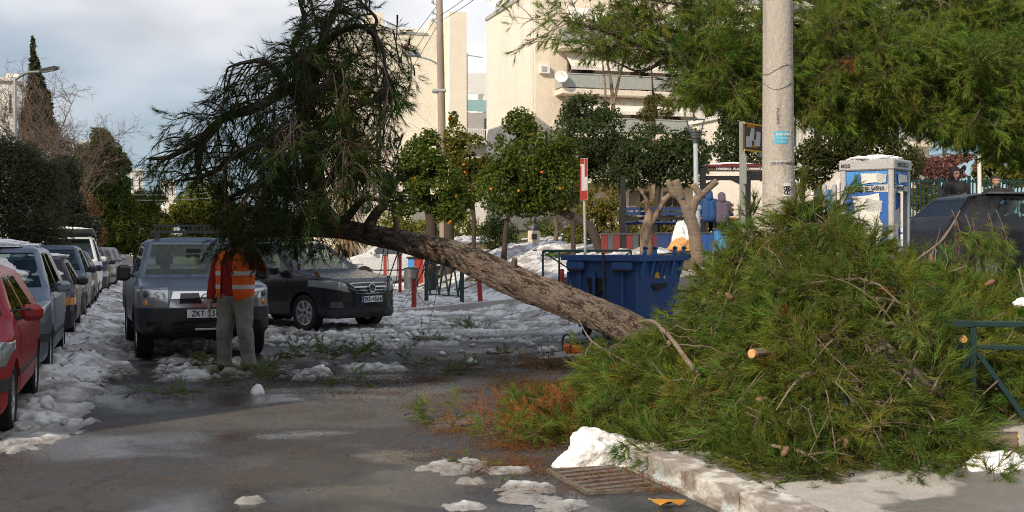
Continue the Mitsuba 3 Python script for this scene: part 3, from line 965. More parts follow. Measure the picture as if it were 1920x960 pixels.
# ---- the fallen pine across the street
ft = thing('fallen_pine_tree', 'fallen pine leaning across the street, scaly trunk ending in a dark drooping crown', 'tree')
tp, tr = limb(ft, 'trunk', [(1290, 665, 12.0, .175), (1190, 620, 12.5, .172), (1147, 600, 12.7, .170), (1100, 581, 12.9, .168), (1050, 561, 13.1, .168), (1000, 542, 13.3, .170), (950, 521, 13.5, .174), (900, 498, 13.7, .168), (860, 481, 13.85, .158), (800, 463, 14.0, .142),
                             (760, 454, 14.1, .130), (700, 441, 14.25, .122), (640, 431, 14.4, .112), (560, 428, 14.6, .095), (470, 437, 14.7, .06)], sides=44, rough=.16, n=9)
for k, (i, a, ln) in enumerate(((52, .9, .10), (75, -.5, .07), (92, 1.4, .16), (100, .3, .12), (34, .2, .05))):
    d = unit([.2 * math.sin(a * 3), -.8 * math.cos(a), math.sin(a) + .2])
    o = tp[i]
    put('branch_stub', tube(np.array([o, o + d * (tr[i] + ln * .5), o + d * (tr[i] + ln)]), [.05, .034, .03], 9)[:2], 'm_bark_stub' if k else plain('m_bark_stub', (.12, .09, .07), .9), ft, smooth=40)
LIMBS = [
    [(640, 431, 14.4, .11), (606, 395, 14.5, .11), (588, 310, 14.6, .105), (583, 230, 14.6, .09), (586, 150, 14.6, .075), (605, 80, 14.6, .06), (628, 20, 14.6, .045), (640, -50, 14.6, .03)],
    [(586, 166, 14.6, .09), (540, 172, 14.3, .07), (480, 195, 14.1, .062), (420, 222, 13.9, .055), (370, 262, 13.8, .042), (325, 288, 13.7, .028), (280, 300, 13.6, .018)],
    [(400, 236, 13.9, .05), (385, 268, 13.85, .045), (375, 305, 13.8, .04), (372, 345, 13.8, .025)],
    [(600, 85, 14.6, .05), (640, 58, 14.4, .04), (690, 62, 14.2, .032), (728, 95, 14.1, .024), (732, 160, 14.0, .018), (728, 230, 14.0, .013), (715, 300, 13.9, .007)],
    [(690, 62, 14.2, .024), (705, 40, 14.1, .02), (690, 15, 14.1, .017), (672, -10, 14.1, .014)],
    [(585, 215, 14.6, .07), (540, 150, 14.2, .05), (500, 120, 14.0, .04), (470, 120, 13.9, .025), (425, 130, 13.8, .012)],
    [(588, 280, 14.6, .07), (520, 262, 14.1, .055), (450, 290, 13.8, .04), (380, 320, 13.6, .025), (320, 330, 13.5, .012)],
    [(592, 330, 14.6, .07), (520, 340, 15.2, .05), (455, 360, 15.6, .035), (405, 385, 15.8, .015)],
    [(600, 350, 14.5, .06), (640, 320, 14.9, .045), (690, 310, 15.2, .03), (735, 300, 15.3, .015)],
    [(588, 250, 14.6, .06), (640, 220, 15.1, .045), (690, 190, 15.4, .03), (745, 180, 15.5, .015)],
    [(600, 180, 14.6, .05), (550, 90, 15.0, .04), (575, 40, 15.2, .03), (560, -10, 15.3, .015)],
    [(560, 424, 14.6, .09), (500, 395, 14.0, .06), (450, 395, 13.6, .04), (415, 425, 13.4, .02)],
    [(520, 428, 14.65, .07), (470, 405, 15.0, .05), (430, 410, 15.2, .035), (405, 440, 15.3, .015)],
    [(640, 420, 14.4, .06), (670, 385, 14.2, .045), (700, 372, 14.1, .03), (735, 388, 14.0, .012)],
    [(690, 425, 14.3, .07), (705, 400, 14.2, .06), (722, 385, 14.2, .05)],
    [(585, 260, 14.6, .06), (560, 230, 13.6, .045), (540, 250, 13.0, .03), (520, 290, 12.7, .012)],
    [(590, 300, 14.6, .06), (620, 270, 13.8, .045), (640, 290, 13.2, .03), (650, 330, 12.9, .012)],
    [(586, 190, 14.6, .06), (620, 150, 15.6, .04), (650, 130, 16.2, .02)],
    [(600, 130, 14.6, .05), (570, 100, 13.9, .035), (560, 110, 13.4, .02)],
    [(590, 370, 14.5, .07), (540, 350, 13.9, .05), (500, 360, 13.4, .03), (470, 400, 13.1, .012)],
]
WOBBLE = .30
sec, sec2 = [], []
CROWN = .72
for k, rows in enumerate(LIMBS):
    p, r = limb(ft, 'limb', rows, 'm_bark' if rows[0][3] > .055 else 'm_dark_bark', 8, .06)
    if k in (13, 14):
        sec += along(p, r, 4, .6, .9, .3, .4, 300 + k)
        continue
    L = np.linalg.norm(np.diff(p, axis=0), axis=1).sum()
    b = along(p, r, int(9 + 9 * L), .62, .9, .5, .22 if k else .3, 300 + k)
    sec2 += b
    for q in b:
        sec2 += along(q, None, 1, .4, .8, .6, .3, 900 + len(sec2))
from shapely.geometry import Point
from shapely.prepared import prep
OUT = prep(Polygon([(555, -60), (700, -60), (725, 40), (775, 85), (785, 150), (757, 210), (757, 320), (735, 395), (625, 402), (612, 455), (425, 462), (412, 435), (380, 395), (392, 350), (345, 352), (282, 355), (238, 318), (245, 265), (308, 200), (385, 185), (395, 155), (375, 115), (418, 95), (480, 125), (498, 88), (556, 70), (568, 20)]))


def inside(p):
    return OUT.contains(Point(960 + F * p[0] / p[1], HZ - (p[2] - CH) * F / p[1]))


sec2 = [q for q in sec2 if inside(q[-1]) and inside(q[3])]
put('branches', twig_mesh(sec + sec2, .012), 'm_dark_bark', ft, kind='stuff')
pos, dirs = sprays_on(sec2, 6, .42, .55, 31)
tipx = 960 + F * pos[:, 0] / pos[:, 1]
dens = np.interp(tipx, [250, 470, 500, 620, 660, 760], [.5, .40, .62, .62, .36, .62])
keep = np.array([inside(p + d * .3) for p, d in zip(pos, dirs)]) & (rng.random(len(pos)) < dens * CROWN)
pos, dirs = pos[keep], dirs[keep]
n = len(pos)
print('crown sprays', n)
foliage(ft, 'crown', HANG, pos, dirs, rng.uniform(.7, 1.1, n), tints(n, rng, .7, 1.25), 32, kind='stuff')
WOBBLE = .05
# hanging strands over the worker and bare twigs under the trunk
hang = []
for k in range(24):
    px = rng.uniform(410, 610)
    q0 = P(px, rng.uniform(395, 432), rng.uniform(13.6, 15.2))
    ln = rng.uniform(.15, .42) * (1.0 if px < 520 else .8)
    t = np.linspace(0, 1, 6)[:, None]
    hang.append(q0 + np.array([rng.normal() * .12, rng.normal() * .12, -ln]) * t + rng.normal(size=3) * .06 * t ** 2)
pos, dirs = sprays_on(hang, 3, .3, .8, 33, .1)
foliage(ft, 'hanging_foliage', HANG, pos, dirs, rng.uniform(.6, .95, len(pos)), tints(len(pos), rng, .55, .9), 34, kind='stuff')
bare = []
for k in range(34):
    x = rng.uniform(.28, .8)
    i = int(x * (len(tp) - 1))
    t = np.linspace(0, 1, 9)[:, None]
    ln = rng.uniform(.35, 1.05)
    bare.append(tp[i] + np.array([0, 0, -.1]) + np.array([rng.normal() * .25, rng.normal() * .25 - .1, -1.0]) * ln * t + rng.normal(size=3) * .12 * np.sin(t * 5) * t)
bare = [b for b in bare if b[0][0] < -0.9]
put('bare_twigs', twig_mesh(bare, .006), 'm_dark_bark', ft, kind='stuff')
for k, (px, py) in enumerate(((762, 88), (730, 260), (595, 515), (560, 500), (742, 262), (690, 395), (640, 200), (540, 320))):
    o = P(px, py, 14.0)
    put('cone', lathe([(0, -.05), (.02, -.035), (.026, -.005), (.018, .03), (0, .055)], 8), 'm_cone', ft, M=look_frame(o, rng.normal(size=3) + [0, 0, -1]), smooth=True)

# ---- the pile of cut branches
RX = [.30, .53, .67, .86, 1.29, 1.58, 1.82, 2.10, 2.49, 2.87, 3.16, 3.54, 3.83, 4.26, 4.6, 5.4]
RZ = [0, .05, .18, .42, .60, .76, 1.12, 1.60, 1.74, 1.64, 1.40, 1.16, 1.06, .98, .95, .8]
FX, FY = [.3, .6, .95, 1.25, 1.6, 2.0, 3.0, 3.3, 4.2, 5.4], [10.9, 10.2, 9.4, 8.95, 8.4, 7.95, 7.8, 8.95, 9.0, 9.0]


def pile_h(x, y):
    """height of the heap over the pavement: a ridge with a long front slope"""
    x, y = np.asarray(x, float), np.asarray(y, float)
    R, yf = np.interp(x, RX, RZ), np.interp(x, FX, FY)
    t = np.where(y < 11.2, (11.2 - y) / (11.2 - yf), (y - 11.2) / 2.3)
    lump_ = meshkit.fbm(np.stack([x * 1.3, y * 1.3, 0 * x], -1) + 30, 3, 9) - .5
    h = R * np.clip(1 - t ** 1.7, 0, 1) ** .8 * (1 + .45 * lump_)
    return np.maximum(h, 0), t


def slope(x, y, e=.08):
    return (pile_h(x + e, y)[0] - pile_h(x - e, y)[0]) / (2 * e), (pile_h(x, y + e)[0] - pile_h(x, y - e)[0]) / (2 * e)


pp = thing('branch_pile', 'tall heap of cut green pine branches spilling over kerb and pavement', 'branch pile')
boughs, pos, dirs, bt = [], [], [], []
NB = 640
while len(boughs) < NB:
    x, y = rng.uniform(.68, 5.2), rng.uniform(7.9, 12.6)
    h, t = pile_h(x, y)
    if t > .97 or h < .05 or (y > 11.6 and rng.random() < .6):
        continue
    gx, gy = slope(x, y)
    down = unit([-gx, -gy - .25])
    sw = meshkit.noise(np.array([x * .9, y * .9, 4.0])) * 5 - 2.5 + rng.normal() * .7
    c, s_ = math.cos(sw), math.sin(sw)
    d2 = np.array([c * down[0] - s_ * down[1], s_ * down[0] + c * down[1]])
    L = rng.uniform(.5, 1.15)
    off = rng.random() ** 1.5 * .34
    q = []
    a_ = np.array([x, y]) - d2 * L * .6
    bend = rng.normal() * .5
    arch = rng.uniform(.02, .17) if off < .12 else .0
    for i, u in enumerate(np.linspace(0, 1, 8)):
        g = pile_h(a_[0], a_[1])[0]
        base = .03 if wv(*a_)[0] < 3.5 or wv(*a_)[1] > 8.5 else .16
        q.append([a_[0], a_[1], base + max(float(g) - off + arch * math.sin(u * 2.6) - .05 * u, .02)])
        co, si = math.cos(bend * .12), math.sin(bend * .12)
        d2 = np.array([co * d2[0] - si * d2[1], si * d2[0] + co * d2[1]])
        a_ = a_ + d2 * L / 7
    q = np.array(q)
    boughs.append(q)
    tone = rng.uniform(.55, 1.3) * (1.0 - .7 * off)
    warm = rng.random() < .22
    for k in range(int(6 + 8 * L)):
        u = (.18 + .82 * rng.random() ** .8) * 7
        i = min(int(u), 6)
        ax = unit(q[i + 1] - q[i])
        o = q[i] + (q[i + 1] - q[i]) * (u - i)
        d = unit(ax + rng.normal(size=3) * .33 + np.array([0, 0, .15 - .5 * rng.random()]))
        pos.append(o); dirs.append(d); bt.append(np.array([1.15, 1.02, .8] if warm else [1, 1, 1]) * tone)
pos, dirs, bt = np.array(pos), np.array(dirs), np.array(bt)
N = len(pos)
print('pile sprays', N)
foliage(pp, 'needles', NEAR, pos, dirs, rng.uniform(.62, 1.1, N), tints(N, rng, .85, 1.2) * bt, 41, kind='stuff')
put('boughs', twig_mesh(boughs, .009), 'm_branch', pp, kind='stuff')
# twigs inside the heap
inner = []
for k in range(170):
    i = rng.integers(N)
    d = unit(dirs[i] + rng.normal(size=3) * .5)
    t = np.linspace(0, 1, 8)[:, None]
    ln = rng.uniform(.35, 1.0)
    s0 = rng.normal(size=3)
    inner.append(pos[i] - d * ln * .5 + d * ln * t + np.cross(d, s0) * .08 * np.sin(t * rng.uniform(2, 6)) + np.array([0, 0, .06]))
    if k % 2:
        inner += along(inner[-1], None, 2, .3, .8, .1, .3, k)
put('twigs', twig_mesh(inner, .0065), 'm_branch', pp, kind='stuff')
n = 80
ix = rng.integers(0, N, n)
foliage(pp, 'dry_needles', DRY, pos[ix] + [0, -.04, .05], dirs[ix], rng.uniform(.6, 1.1, n), tints(n, rng), 43, kind='stuff')
for k, (px, py, d) in enumerate(((1408, 388, 11.2), (1502, 395, 11.3), (1365, 555, 9.6), (1425, 747, 8.5), (1583, 827, 8.1), (1470, 842, 8.0), (1598, 570, 9.4), (1850, 530, 10.2), (1742, 485, 10.6), (1703, 555, 9.8), (1255, 640, 9.8))):
    c = put('cone', lathe([(0, -.048), (.013, -.043), (.023, -.018), (.021, .005), (.013, .034), (0, .05)], 9), 'm_cone', pp, M=look_frame(P(px, py, d) - np.array([0, .06, 0]), rng.normal(size=3)), smooth=True)


def branch(rows, label, bsdf='m_branch', cat='branch', name='bare_branch', cut=None, sub=0, seed=0, sides=9, rough=.1, n=5):
    k = thing(name, label, cat)
    p, r = limb_path(rows, n)
    v, f, uv = tube(p, r, sides, True, rough, seed)
    put('stem', (v, f), bsdf, k, smooth=True, uv=uv)
    rr = np.random.default_rng(seed)
    for b in along(p, r, sub, .42, .8, .1, .3, seed):
        b = b + rr.normal(size=b.shape) * .012
        v, f, uv = tube(smoothpath(b, 2), np.linspace(.006, .002, 11), 5, False)
        put('twig', (v, f), bsdf, k, smooth=True)
    if cut is not None:
        i, j = (0, 1) if cut == 0 else (-1, -2)
        M = look_frame(p[i] + unit(p[i] - p[j]) * .003, p[i] - p[j])
        put('cut_face', lathe([(0, .004), (r[i] * .93, .004), (r[i] * .95, -.01), (0, -.012)], 14), 'm_cut', k, M=M, label='pale orange sawn end')
    return k


branch([(1722, 822, 8.2, .047), (1780, 826, 8.15, .05), (1850, 822, 8.1, .053), (1908, 824, 8.05, .056)], 'thick bare log with chipped bark at the foot of the heap by the green fence', cut=-1, name='cut_log', cat='log', seed=3, n=8)
branch([(1410, 663, 8.75, .036), (1450, 664, 8.9, .036), (1510, 690, 9.2, .036)], 'short sawn branch end facing the street in the middle of the heap', cut=0, name='cut_log', cat='log', seed=4)
branch([(1806, 636, 8.95, .03), (1760, 640, 9.4, .032), (1720, 650, 9.8, .034)], 'small sawn stub between the rails of the green fence', cut=0, name='cut_log', cat='log', seed=5)
branch([(1590, 606, 9.05, .07), (1650, 650, 8.72, .075), (1712, 704, 8.5, .075), (1760, 745, 8.75, .075)], 'thick trunk piece with scarred reddish bark half buried in the heap', 'm_bark', cat='log', name='cut_log', seed=6)
branch([(1565, 545, 9.3, .006), (1567, 585, 9.15, .013), (1572, 650, 8.9, .017), (1592, 710, 8.6, .018), (1645, 778, 8.35, .016)], 'long pale curved branch hanging down the front of the heap', sub=4, seed=7)
branch([(1190, 605, 10.2, .005), (1225, 603, 10.0, .014), (1262, 640, 9.7, .019), (1308, 698, 9.3, .02)], 'grey forked branch sticking out left over the fallen trunk', sub=6, seed=8)
branch([(1390, 510, 10.3, .005), (1440, 490, 10.2, .012), (1470, 560, 9.9, .016), (1462, 600, 9.7, .012)], 'dead grey twig cluster in the upper middle of the heap', sub=7, seed=9)
branch([(1650, 560, 9.6, .014), (1672, 590, 9.5, .012), (1700, 535, 9.7, .010), (1740, 500, 9.9, .004)], 'angular grey branch in the upper right of the heap', sub=6, seed=10)
branch([(1735, 640, 9.2, .004), (1742, 690, 9.0, .009), (1735, 730, 8.9, .011), (1700, 760, 8.8, .01)], 'grey dead twigs bundled left of the green fence post', sub=8, seed=11)
branch([(1800, 395, 11.0, .005), (1780, 430, 10.8, .009), (1760, 455, 10.7, .011), (1700, 500, 10.6, .012)], 'thin branch rising before the dark car window', sub=4, seed=12)
branch([(1445, 835, 8.1, .012), (1510, 850, 7.95, .011), (1560, 885, 7.85, .009), (1600, 896, 7.8, .004)], 'slender twig reaching onto the pavement at the lower front of the heap', sub=3, seed=13)
branch([(1455, 770, 8.35, .004), (1490, 720, 8.5, .01), (1530, 690, 8.7, .012), (1560, 670, 8.9, .012)], 'crooked twig below the sawn branch end', sub=4, seed=14)
branch([(1085, 600, 12.0, .004), (1110, 640, 11.4, .008), (1150, 665, 11.0, .010), (1200, 690, 10.6, .010)], 'wiry twig beside the chainsaw', sub=5, seed=15)

# needle fringe standing before the car window and the hanging sprays over the fence
hg = thing('hanging_pine_spray', 'drooping green spray in front of the dark car window', 'pine spray')
fr = [np.array([P(px, 400, 10.9), P(px + 10, 430, 10.8), P(px + 14, 480, 10.7), P(px + 12, 530, 10.7)]) for px in (1785, 1820, 1850, 1868)]
put('twig', twig_mesh([smoothpath(f_ + rng.normal(size=f_.shape) * .03, 3) for f_ in fr], .0035), 'm_branch', hg, kind='stuff')
pos, dirs = sprays_on(fr, 11, .35, .8, 51, .05)
foliage(hg, 'needles', NEAR, pos, dirs, rng.uniform(.5, .8, len(pos)), tints(len(pos), rng, .8, 1.3), 52, kind='stuff')

# litter of fallen needles on the road
def litter(n, fn, h=.012):
    V = []
    x, y, c = fn(n)
    a = rng.random(n) * 2 * np.pi
    ln = rng.uniform(.04, .10, n)
    d = np.stack([np.cos(a) * ln, np.sin(a) * ln, rng.normal(size=n) * .012], 1)
    o = np.stack([x, y, terr(x, y) + h * rng.random(n) + .006], 1)
    s = np.stack([-np.sin(a), np.cos(a), 0 * a], 1) * .0028
    V = np.stack([o - s, o + s, o + d], 1).reshape(-1, 3)
    return V, np.arange(3 * n).reshape(-1, 3), np.repeat(c, 3, axis=0)


def litter_pts(n):
    xs, ys = [], []
    while len(xs) < n:
        x, y = rng.uniform(-4.5, 1.6, 20000), rng.uniform(8.0, 19, 20000)
        dn = np.exp(-(((x - .35) / .75) ** 2 + ((y - 11.8) / 2.6) ** 2)) * 1.6 + .42 * np.exp(-(((x + 1.2) / 2.2) ** 2 + ((y - 14.8) / 1.6) ** 2)) + .03 + .9 * np.exp(-(((x - .75) / .4) ** 2 + ((y - 8.6) / .7) ** 2))
        dn = dn * np.clip(meshkit.fbm(np.stack([x * 2, y * 2, 0 * x], 1), 4, 77) * 3 - .95, .06, 1.6)
        k = rng.random(20000) < dn * .6
        xs += list(x[k]); ys += list(y[k])
    x, y = np.array(xs[:n]), np.array(ys[:n])
    t = rng.random((n, 1))
    c = np.array([.23, .085, .028]) * (1 - t) + np.array([.36, .17, .06]) * t
    dark = rng.random(n) < .35 * sst(12.5, 14, y)
    c[dark] = [.05, .035, .02]
    gr = rng.random(n) < .08
    c[gr] = [.10, .15, .03]
    return x, y, c


v, f, c = litter(46000, litter_pts, .03)
put('needle_litter', (v, f), 'm_leaf', color=c, label='rust brown fallen pine needles strewn over the wet road', cat='pine needles', kind='stuff')
# darker mush of needles and bark crumbs before the vehicles
def mush_pts(n):
    xs, ys = [], []
    while len(xs) < n:
        x, y = rng.uniform(-6, 1.0, 20000), rng.uniform(13.2, 20.5, 20000)
        dn = np.exp(-((y - 15.8 - .25 * x) / 1.5) ** 2) * sst(-6, -4.5, x)
        dn = dn * np.clip(meshkit.fbm(np.stack([x * 1.6, y * 1.1, 0 * x + 5], 1), 4, 78) * 4 - 1.55, .0, 1.6)
        k = rng.random(20000) < dn * .6
        xs += list(x[k]); ys += list(y[k])
    x, y = np.array(xs[:n]), np.array(ys[:n])
    t = rng.random((n, 1))
    c = np.array([.030, .026, .016]) * (1 - t) + np.array([.085, .060, .030]) * t
    c[rng.random(n) < .25] = [.035, .055, .018]
    return x, y, c


v, f, c = litter(22000, mush_pts, .07)
put('dark_litter', (v, f), 'm_leaf', color=c, label='dark wet needles and bark crumbs trodden into the slush before the vehicles', cat='pine needles', kind='stuff')
# brown heaps next to the pile
bh = thing('dead_pine_heap', 'low heap of rust brown dead pine sprays left of the green heap', 'dead branches')
n = 190
ox, oy = rng.normal(size=n) * .22 + .42, rng.normal(size=n) * .6 + 11.0
hh = .22 * np.exp(-(((ox - .5) / .3) ** 2 + ((oy - 11) / .8) ** 2)) * rng.random(n)
dirs = rng.normal(size=(n, 3)) * [1, 1, .35] + [0, 0, .25]
foliage(bh, 'needles', DRY, np.stack([ox, oy, .03 + hh], 1), dirs, rng.uniform(.5, .95, n), tints(n, rng, .7, 1.1), 62, kind='stuff')
put('twigs', twig_mesh([np.array([[a, b, .04], [a + rng.normal() * .2, b + rng.normal() * .2, .1], [a + rng.normal() * .35, b + rng.normal() * .35, .06]]) for a, b in zip(ox[:25], oy[:25])], .006), 'm_dark_bark', bh, kind='stuff')


def sprig(px, py, n, size, green, label, group=None):
    d = CH * F / (py - HZ)
    o = G(px, d, .05)
    k = thing('pine_sprig', label, 'pine sprig', group)
    dirs = rng.normal(size=(n, 3)) * [1, 1, .25] + [0, 0, .15]
    pos = o + rng.normal(size=(n, 3)) * [size * .5, size * .5, .03]
    pos[:, 2] = np.maximum(pos[:, 2], o[2] - .03)
    put('twig', twig_mesh([np.array([o - [size * .5, 0, .02], o + [0, .05, 0], o + [size * .5, .03, -.02]])], .007), 'm_dark_bark', k)
    foliage(k, 'needles', NEAR if green else DRY, pos, dirs, rng.uniform(.5, .9, n), tints(n, rng, .5 if py < 700 else .8, .9 if py < 700 else 1.3), int(px), kind='stuff')


sprig(890, 618, 22, .35, True, 'dark tuft of fallen pine needles on the slush behind the trunk')
sprig(655, 668, 34, .55, True, 'wide dark pine branch end lying on the slush before the black car')
sprig(390, 690, 14, .4, True, 'dark pine sprig lying in front of the pickup wheel')
sprig(770, 785, 5, .12, True, 'bright green tuft alone on the lit road')
sprig(835, 790, 7, .14, True, 'green tuft beside the brown needle litter')
sprig(985, 790, 16, .25, True, 'green sprig at the left foot of the heap')
sprig(960, 830, 18, .25, True, 'green sprig lying between the snow patches and the heap')
sprig(905, 893, 4, .1, True, 'small green sprig between the foreground snow patches')
sprig(900, 805, 20, .35, False, 'rust brown dead sprig flat on the lit road')
sprig(1000, 690, 24, .4, False, 'rust brown dead sprig near the chainsaw')
sprig(1070, 690, 22, .35, False, 'rust brown dead sprig between chainsaw and heap')
sprig(800, 640, 12, .4, True, 'dark pine sprig left of the tuft on the slush')
for px, py, w_ in ((560, 672, 'right of the worker'), (720, 655, 'right of the wide branch end'), (500, 705, 'just right of the worker boots'), (760, 690, 'under the middle of the trunk'), (640, 720, 'left of the needle litter'), (850, 700, 'at the back of the needle litter'), (330, 745, 'on the wet road before the pickup'), (950, 668, 'left of the chainsaw'), (440, 722, 'before the worker boots')):
    sprig(px, py, 7, .3, True, 'small dark pine sprig lying ' + w_, 'dark pine sprigs in the slush')
lf = thing('dry_leaf', 'curled yellow brown leaf lying in the gutter by the kerb', 'leaf')
lm = np.array([[math.cos(a) * .085 * (1 + .35 * math.sin(5 * a)), math.sin(a) * .055 * (1 + .35 * math.sin(5 * a + 1)), .012 + .02 * math.sin(3 * a)] for a in np.linspace(0, 2 * np.pi, 26)[:-1]])
o = G(1255, 7.62, .02)
put('blade', (np.vstack([lm + o, [o + [0, 0, .035]]]), np.array([[i, (i + 1) % 25, 25] for i in range(25)])), plain('m_dry_leaf', (0.42, 0.20, 0.03), 0.8), lf)
put('stalk', tube(np.array([o + [-.07, .01, .01], o + [-.1, .02, .03], o + [-.13, .02, .035]]), .003, 5)[:2], 'm_cut', lf)

WOBBLE = .22
# ---- the big pine at the upper right
bp = thing('pine_tree', 'large green pine reaching in from the right over the phone booth', 'tree')
limb(bp, 'trunk', [(2060, 560, 24.7, 0.390), (2030, 400, 24.4, 0.364), (1995, 240, 24.0, 0.338), (1960, 90, 23.7, 0.286), (1930, -60, 23.6, 0.208)], sides=16)
PL = [
    [(1990, 215, 24.0, 0.208), (1860, 190, 23.4, 0.195), (1720, 195, 22.9, 0.182), (1600, 165, 22.3, 0.117), (1480, 140, 21.8, 0.091), (1380, 120, 21.3, 0.065), (1260, 105, 20.9, 0.046), (1130, 60, 20.6, 0.026), (1060, 40, 20.4, 0.013)],
    [(1720, 195, 22.9, 0.117), (1640, 110, 22.5, 0.091), (1540, 60, 22.1, 0.065), (1420, 30, 21.7, 0.046), (1290, 10, 21.3, 0.026), (1180, -5, 21.0, 0.013)],
    [(1980, 170, 24.0, 0.130), (1880, 100, 23.2, 0.104), (1780, 60, 22.6, 0.078), (1680, 30, 22.3, 0.052), (1580, 10, 22.2, 0.026)],
    [(1985, 230, 24.0, 0.130), (1920, 240, 22.3, 0.091), (1850, 225, 21.5, 0.065), (1790, 230, 21.1, 0.039), (1730, 240, 20.9, 0.016)],
    [(1600, 165, 22.3, 0.078), (1540, 190, 21.9, 0.052), (1500, 205, 21.7, 0.039), (1460, 220, 21.5, 0.016)],
    [(1480, 140, 21.8, 0.065), (1420, 160, 21.4, 0.052), (1350, 165, 21.1, 0.039), (1290, 170, 21.0, 0.016)],
    [(1960, 90, 23.7, 0.117), (1900, 40, 22.6, 0.078), (1840, 10, 22.1, 0.052), (1760, -10, 21.8, 0.026)],
    [(1960, 90, 23.7, 0.117), (1930, 130, 21.8, 0.078), (1870, 140, 21.1, 0.052), (1800, 150, 20.7, 0.026)],
    [(1720, 195, 22.9, 0.104), (1690, 150, 21.8, 0.065), (1640, 120, 21.3, 0.039), (1570, 110, 21.0, 0.019)],
    [(1260, 105, 20.9, 0.039), (1210, 130, 20.7, 0.026), (1160, 120, 20.7, 0.016), (1110, 105, 20.6, 0.008)],
    [(1720, 195, 22.9, 0.091), (1700, 215, 22.2, 0.065), (1660, 235, 21.8, 0.039), (1625, 250, 21.7, 0.016)],
    [(1985, 240, 24.0, 0.117), (1950, 270, 22.9, 0.078), (1915, 270, 22.3, 0.052), (1880, 262, 21.9, 0.016)],
]
s2 = []
for k, rows in enumerate(PL):
    p, r = limb(bp, 'limb', rows, 'm_bark', 8, .06)
    L = np.linalg.norm(np.diff(p, axis=0), axis=1).sum()
    b = along(p, r, int(12 + 13 * L), 1.0, .9, .12, .12, 700 + k)
    s2 += b
    for q in b:
        s2 += along(q, None, 2, .45, .8, .25, .3, 1900 + len(s2))
LX, LY = [1040, 1100, 1160, 1230, 1262, 1300, 1420, 1500, 1640, 1700, 1790, 1920], [82, 92, 96, 108, 155, 172, 180, 208, 230, 220, 250, 285]
low = [q for q in s2 if q[:, 2].min() > CH + (HZ - np.interp(960 + F * q[-1, 0] / q[-1, 1], LX, LY)) * q[-1, 1] / F - .1]
put('branches', twig_mesh(low, .011), 'm_branch', bp, kind='stuff')
pos, dirs = sprays_on(low, 5, .42, .25, 71)
tp_ = pos + dirs * .4
tx_ = 960 + F * tp_[:, 0] / tp_[:, 1]
keep = (rng.random(len(pos)) < np.interp(tx_, [1040, 1240, 1320, 2000], [.24, .36, 1, 1])) & (HZ - (tp_[:, 2] - CH) * F / tp_[:, 1] < np.interp(tx_, LX, LY) + 30)
pos, dirs = pos[keep], dirs[keep]
cl = meshkit.fbm(pos * 1.2, 3, 14)[:, None]
n = len(pos)
BIGP = [spray(220 + k, .46, 105, .14, .0085, bare=.5, col=((.105, .175, .030), (.205, .265, .055))) for k in range(8)]
foliage(bp, 'crown', BIGP, pos, dirs, rng.uniform(.75, 1.2, n), tints(n, rng, .8, 1.3) * (.75 + .6 * cl), 72, kind='stuff')
for w_, (px, py, d, s) in zip(('first', 'second', 'fourth', 'fifth', 'sixth', 'seventh', 'rightmost', 'third'), ((1470, 40, 21.7, 0.260), (1490, 20, 21.9, 0.286), (1600, 18, 22.1, 0.208), (1650, 28, 22.2, 0.312), (1672, 38, 22.1, 0.260), (1690, 12, 22.3, 0.234), (1730, 6, 22.3, 0.195), (1586, 48, 21.7, 0.182))):
    put('snow_clump', blob(P(px, py, d), (s * 1.3, s, s * .5), int(px), .5), 'm_snow_clean', smooth=60, label=w_ + ' clump of snow from the left on the branches of the large pine', cat='snow clump', group='snow clumps on the large pine')
n = 26
for px, py in ((1575, 105), (1588, 112), (1600, 108)):
    pass
pos = np.array([P(rng.uniform(1560, 1620), rng.uniform(95, 120), 20.4) for _ in range(n)])
foliage(bp, 'dead_needles', DRY, pos, rng.normal(size=(n, 3)) * .4 + [0, 0, -1], rng.uniform(.5, .8, n), tints(n, rng), 73, kind='stuff')

WOBBLE = .05
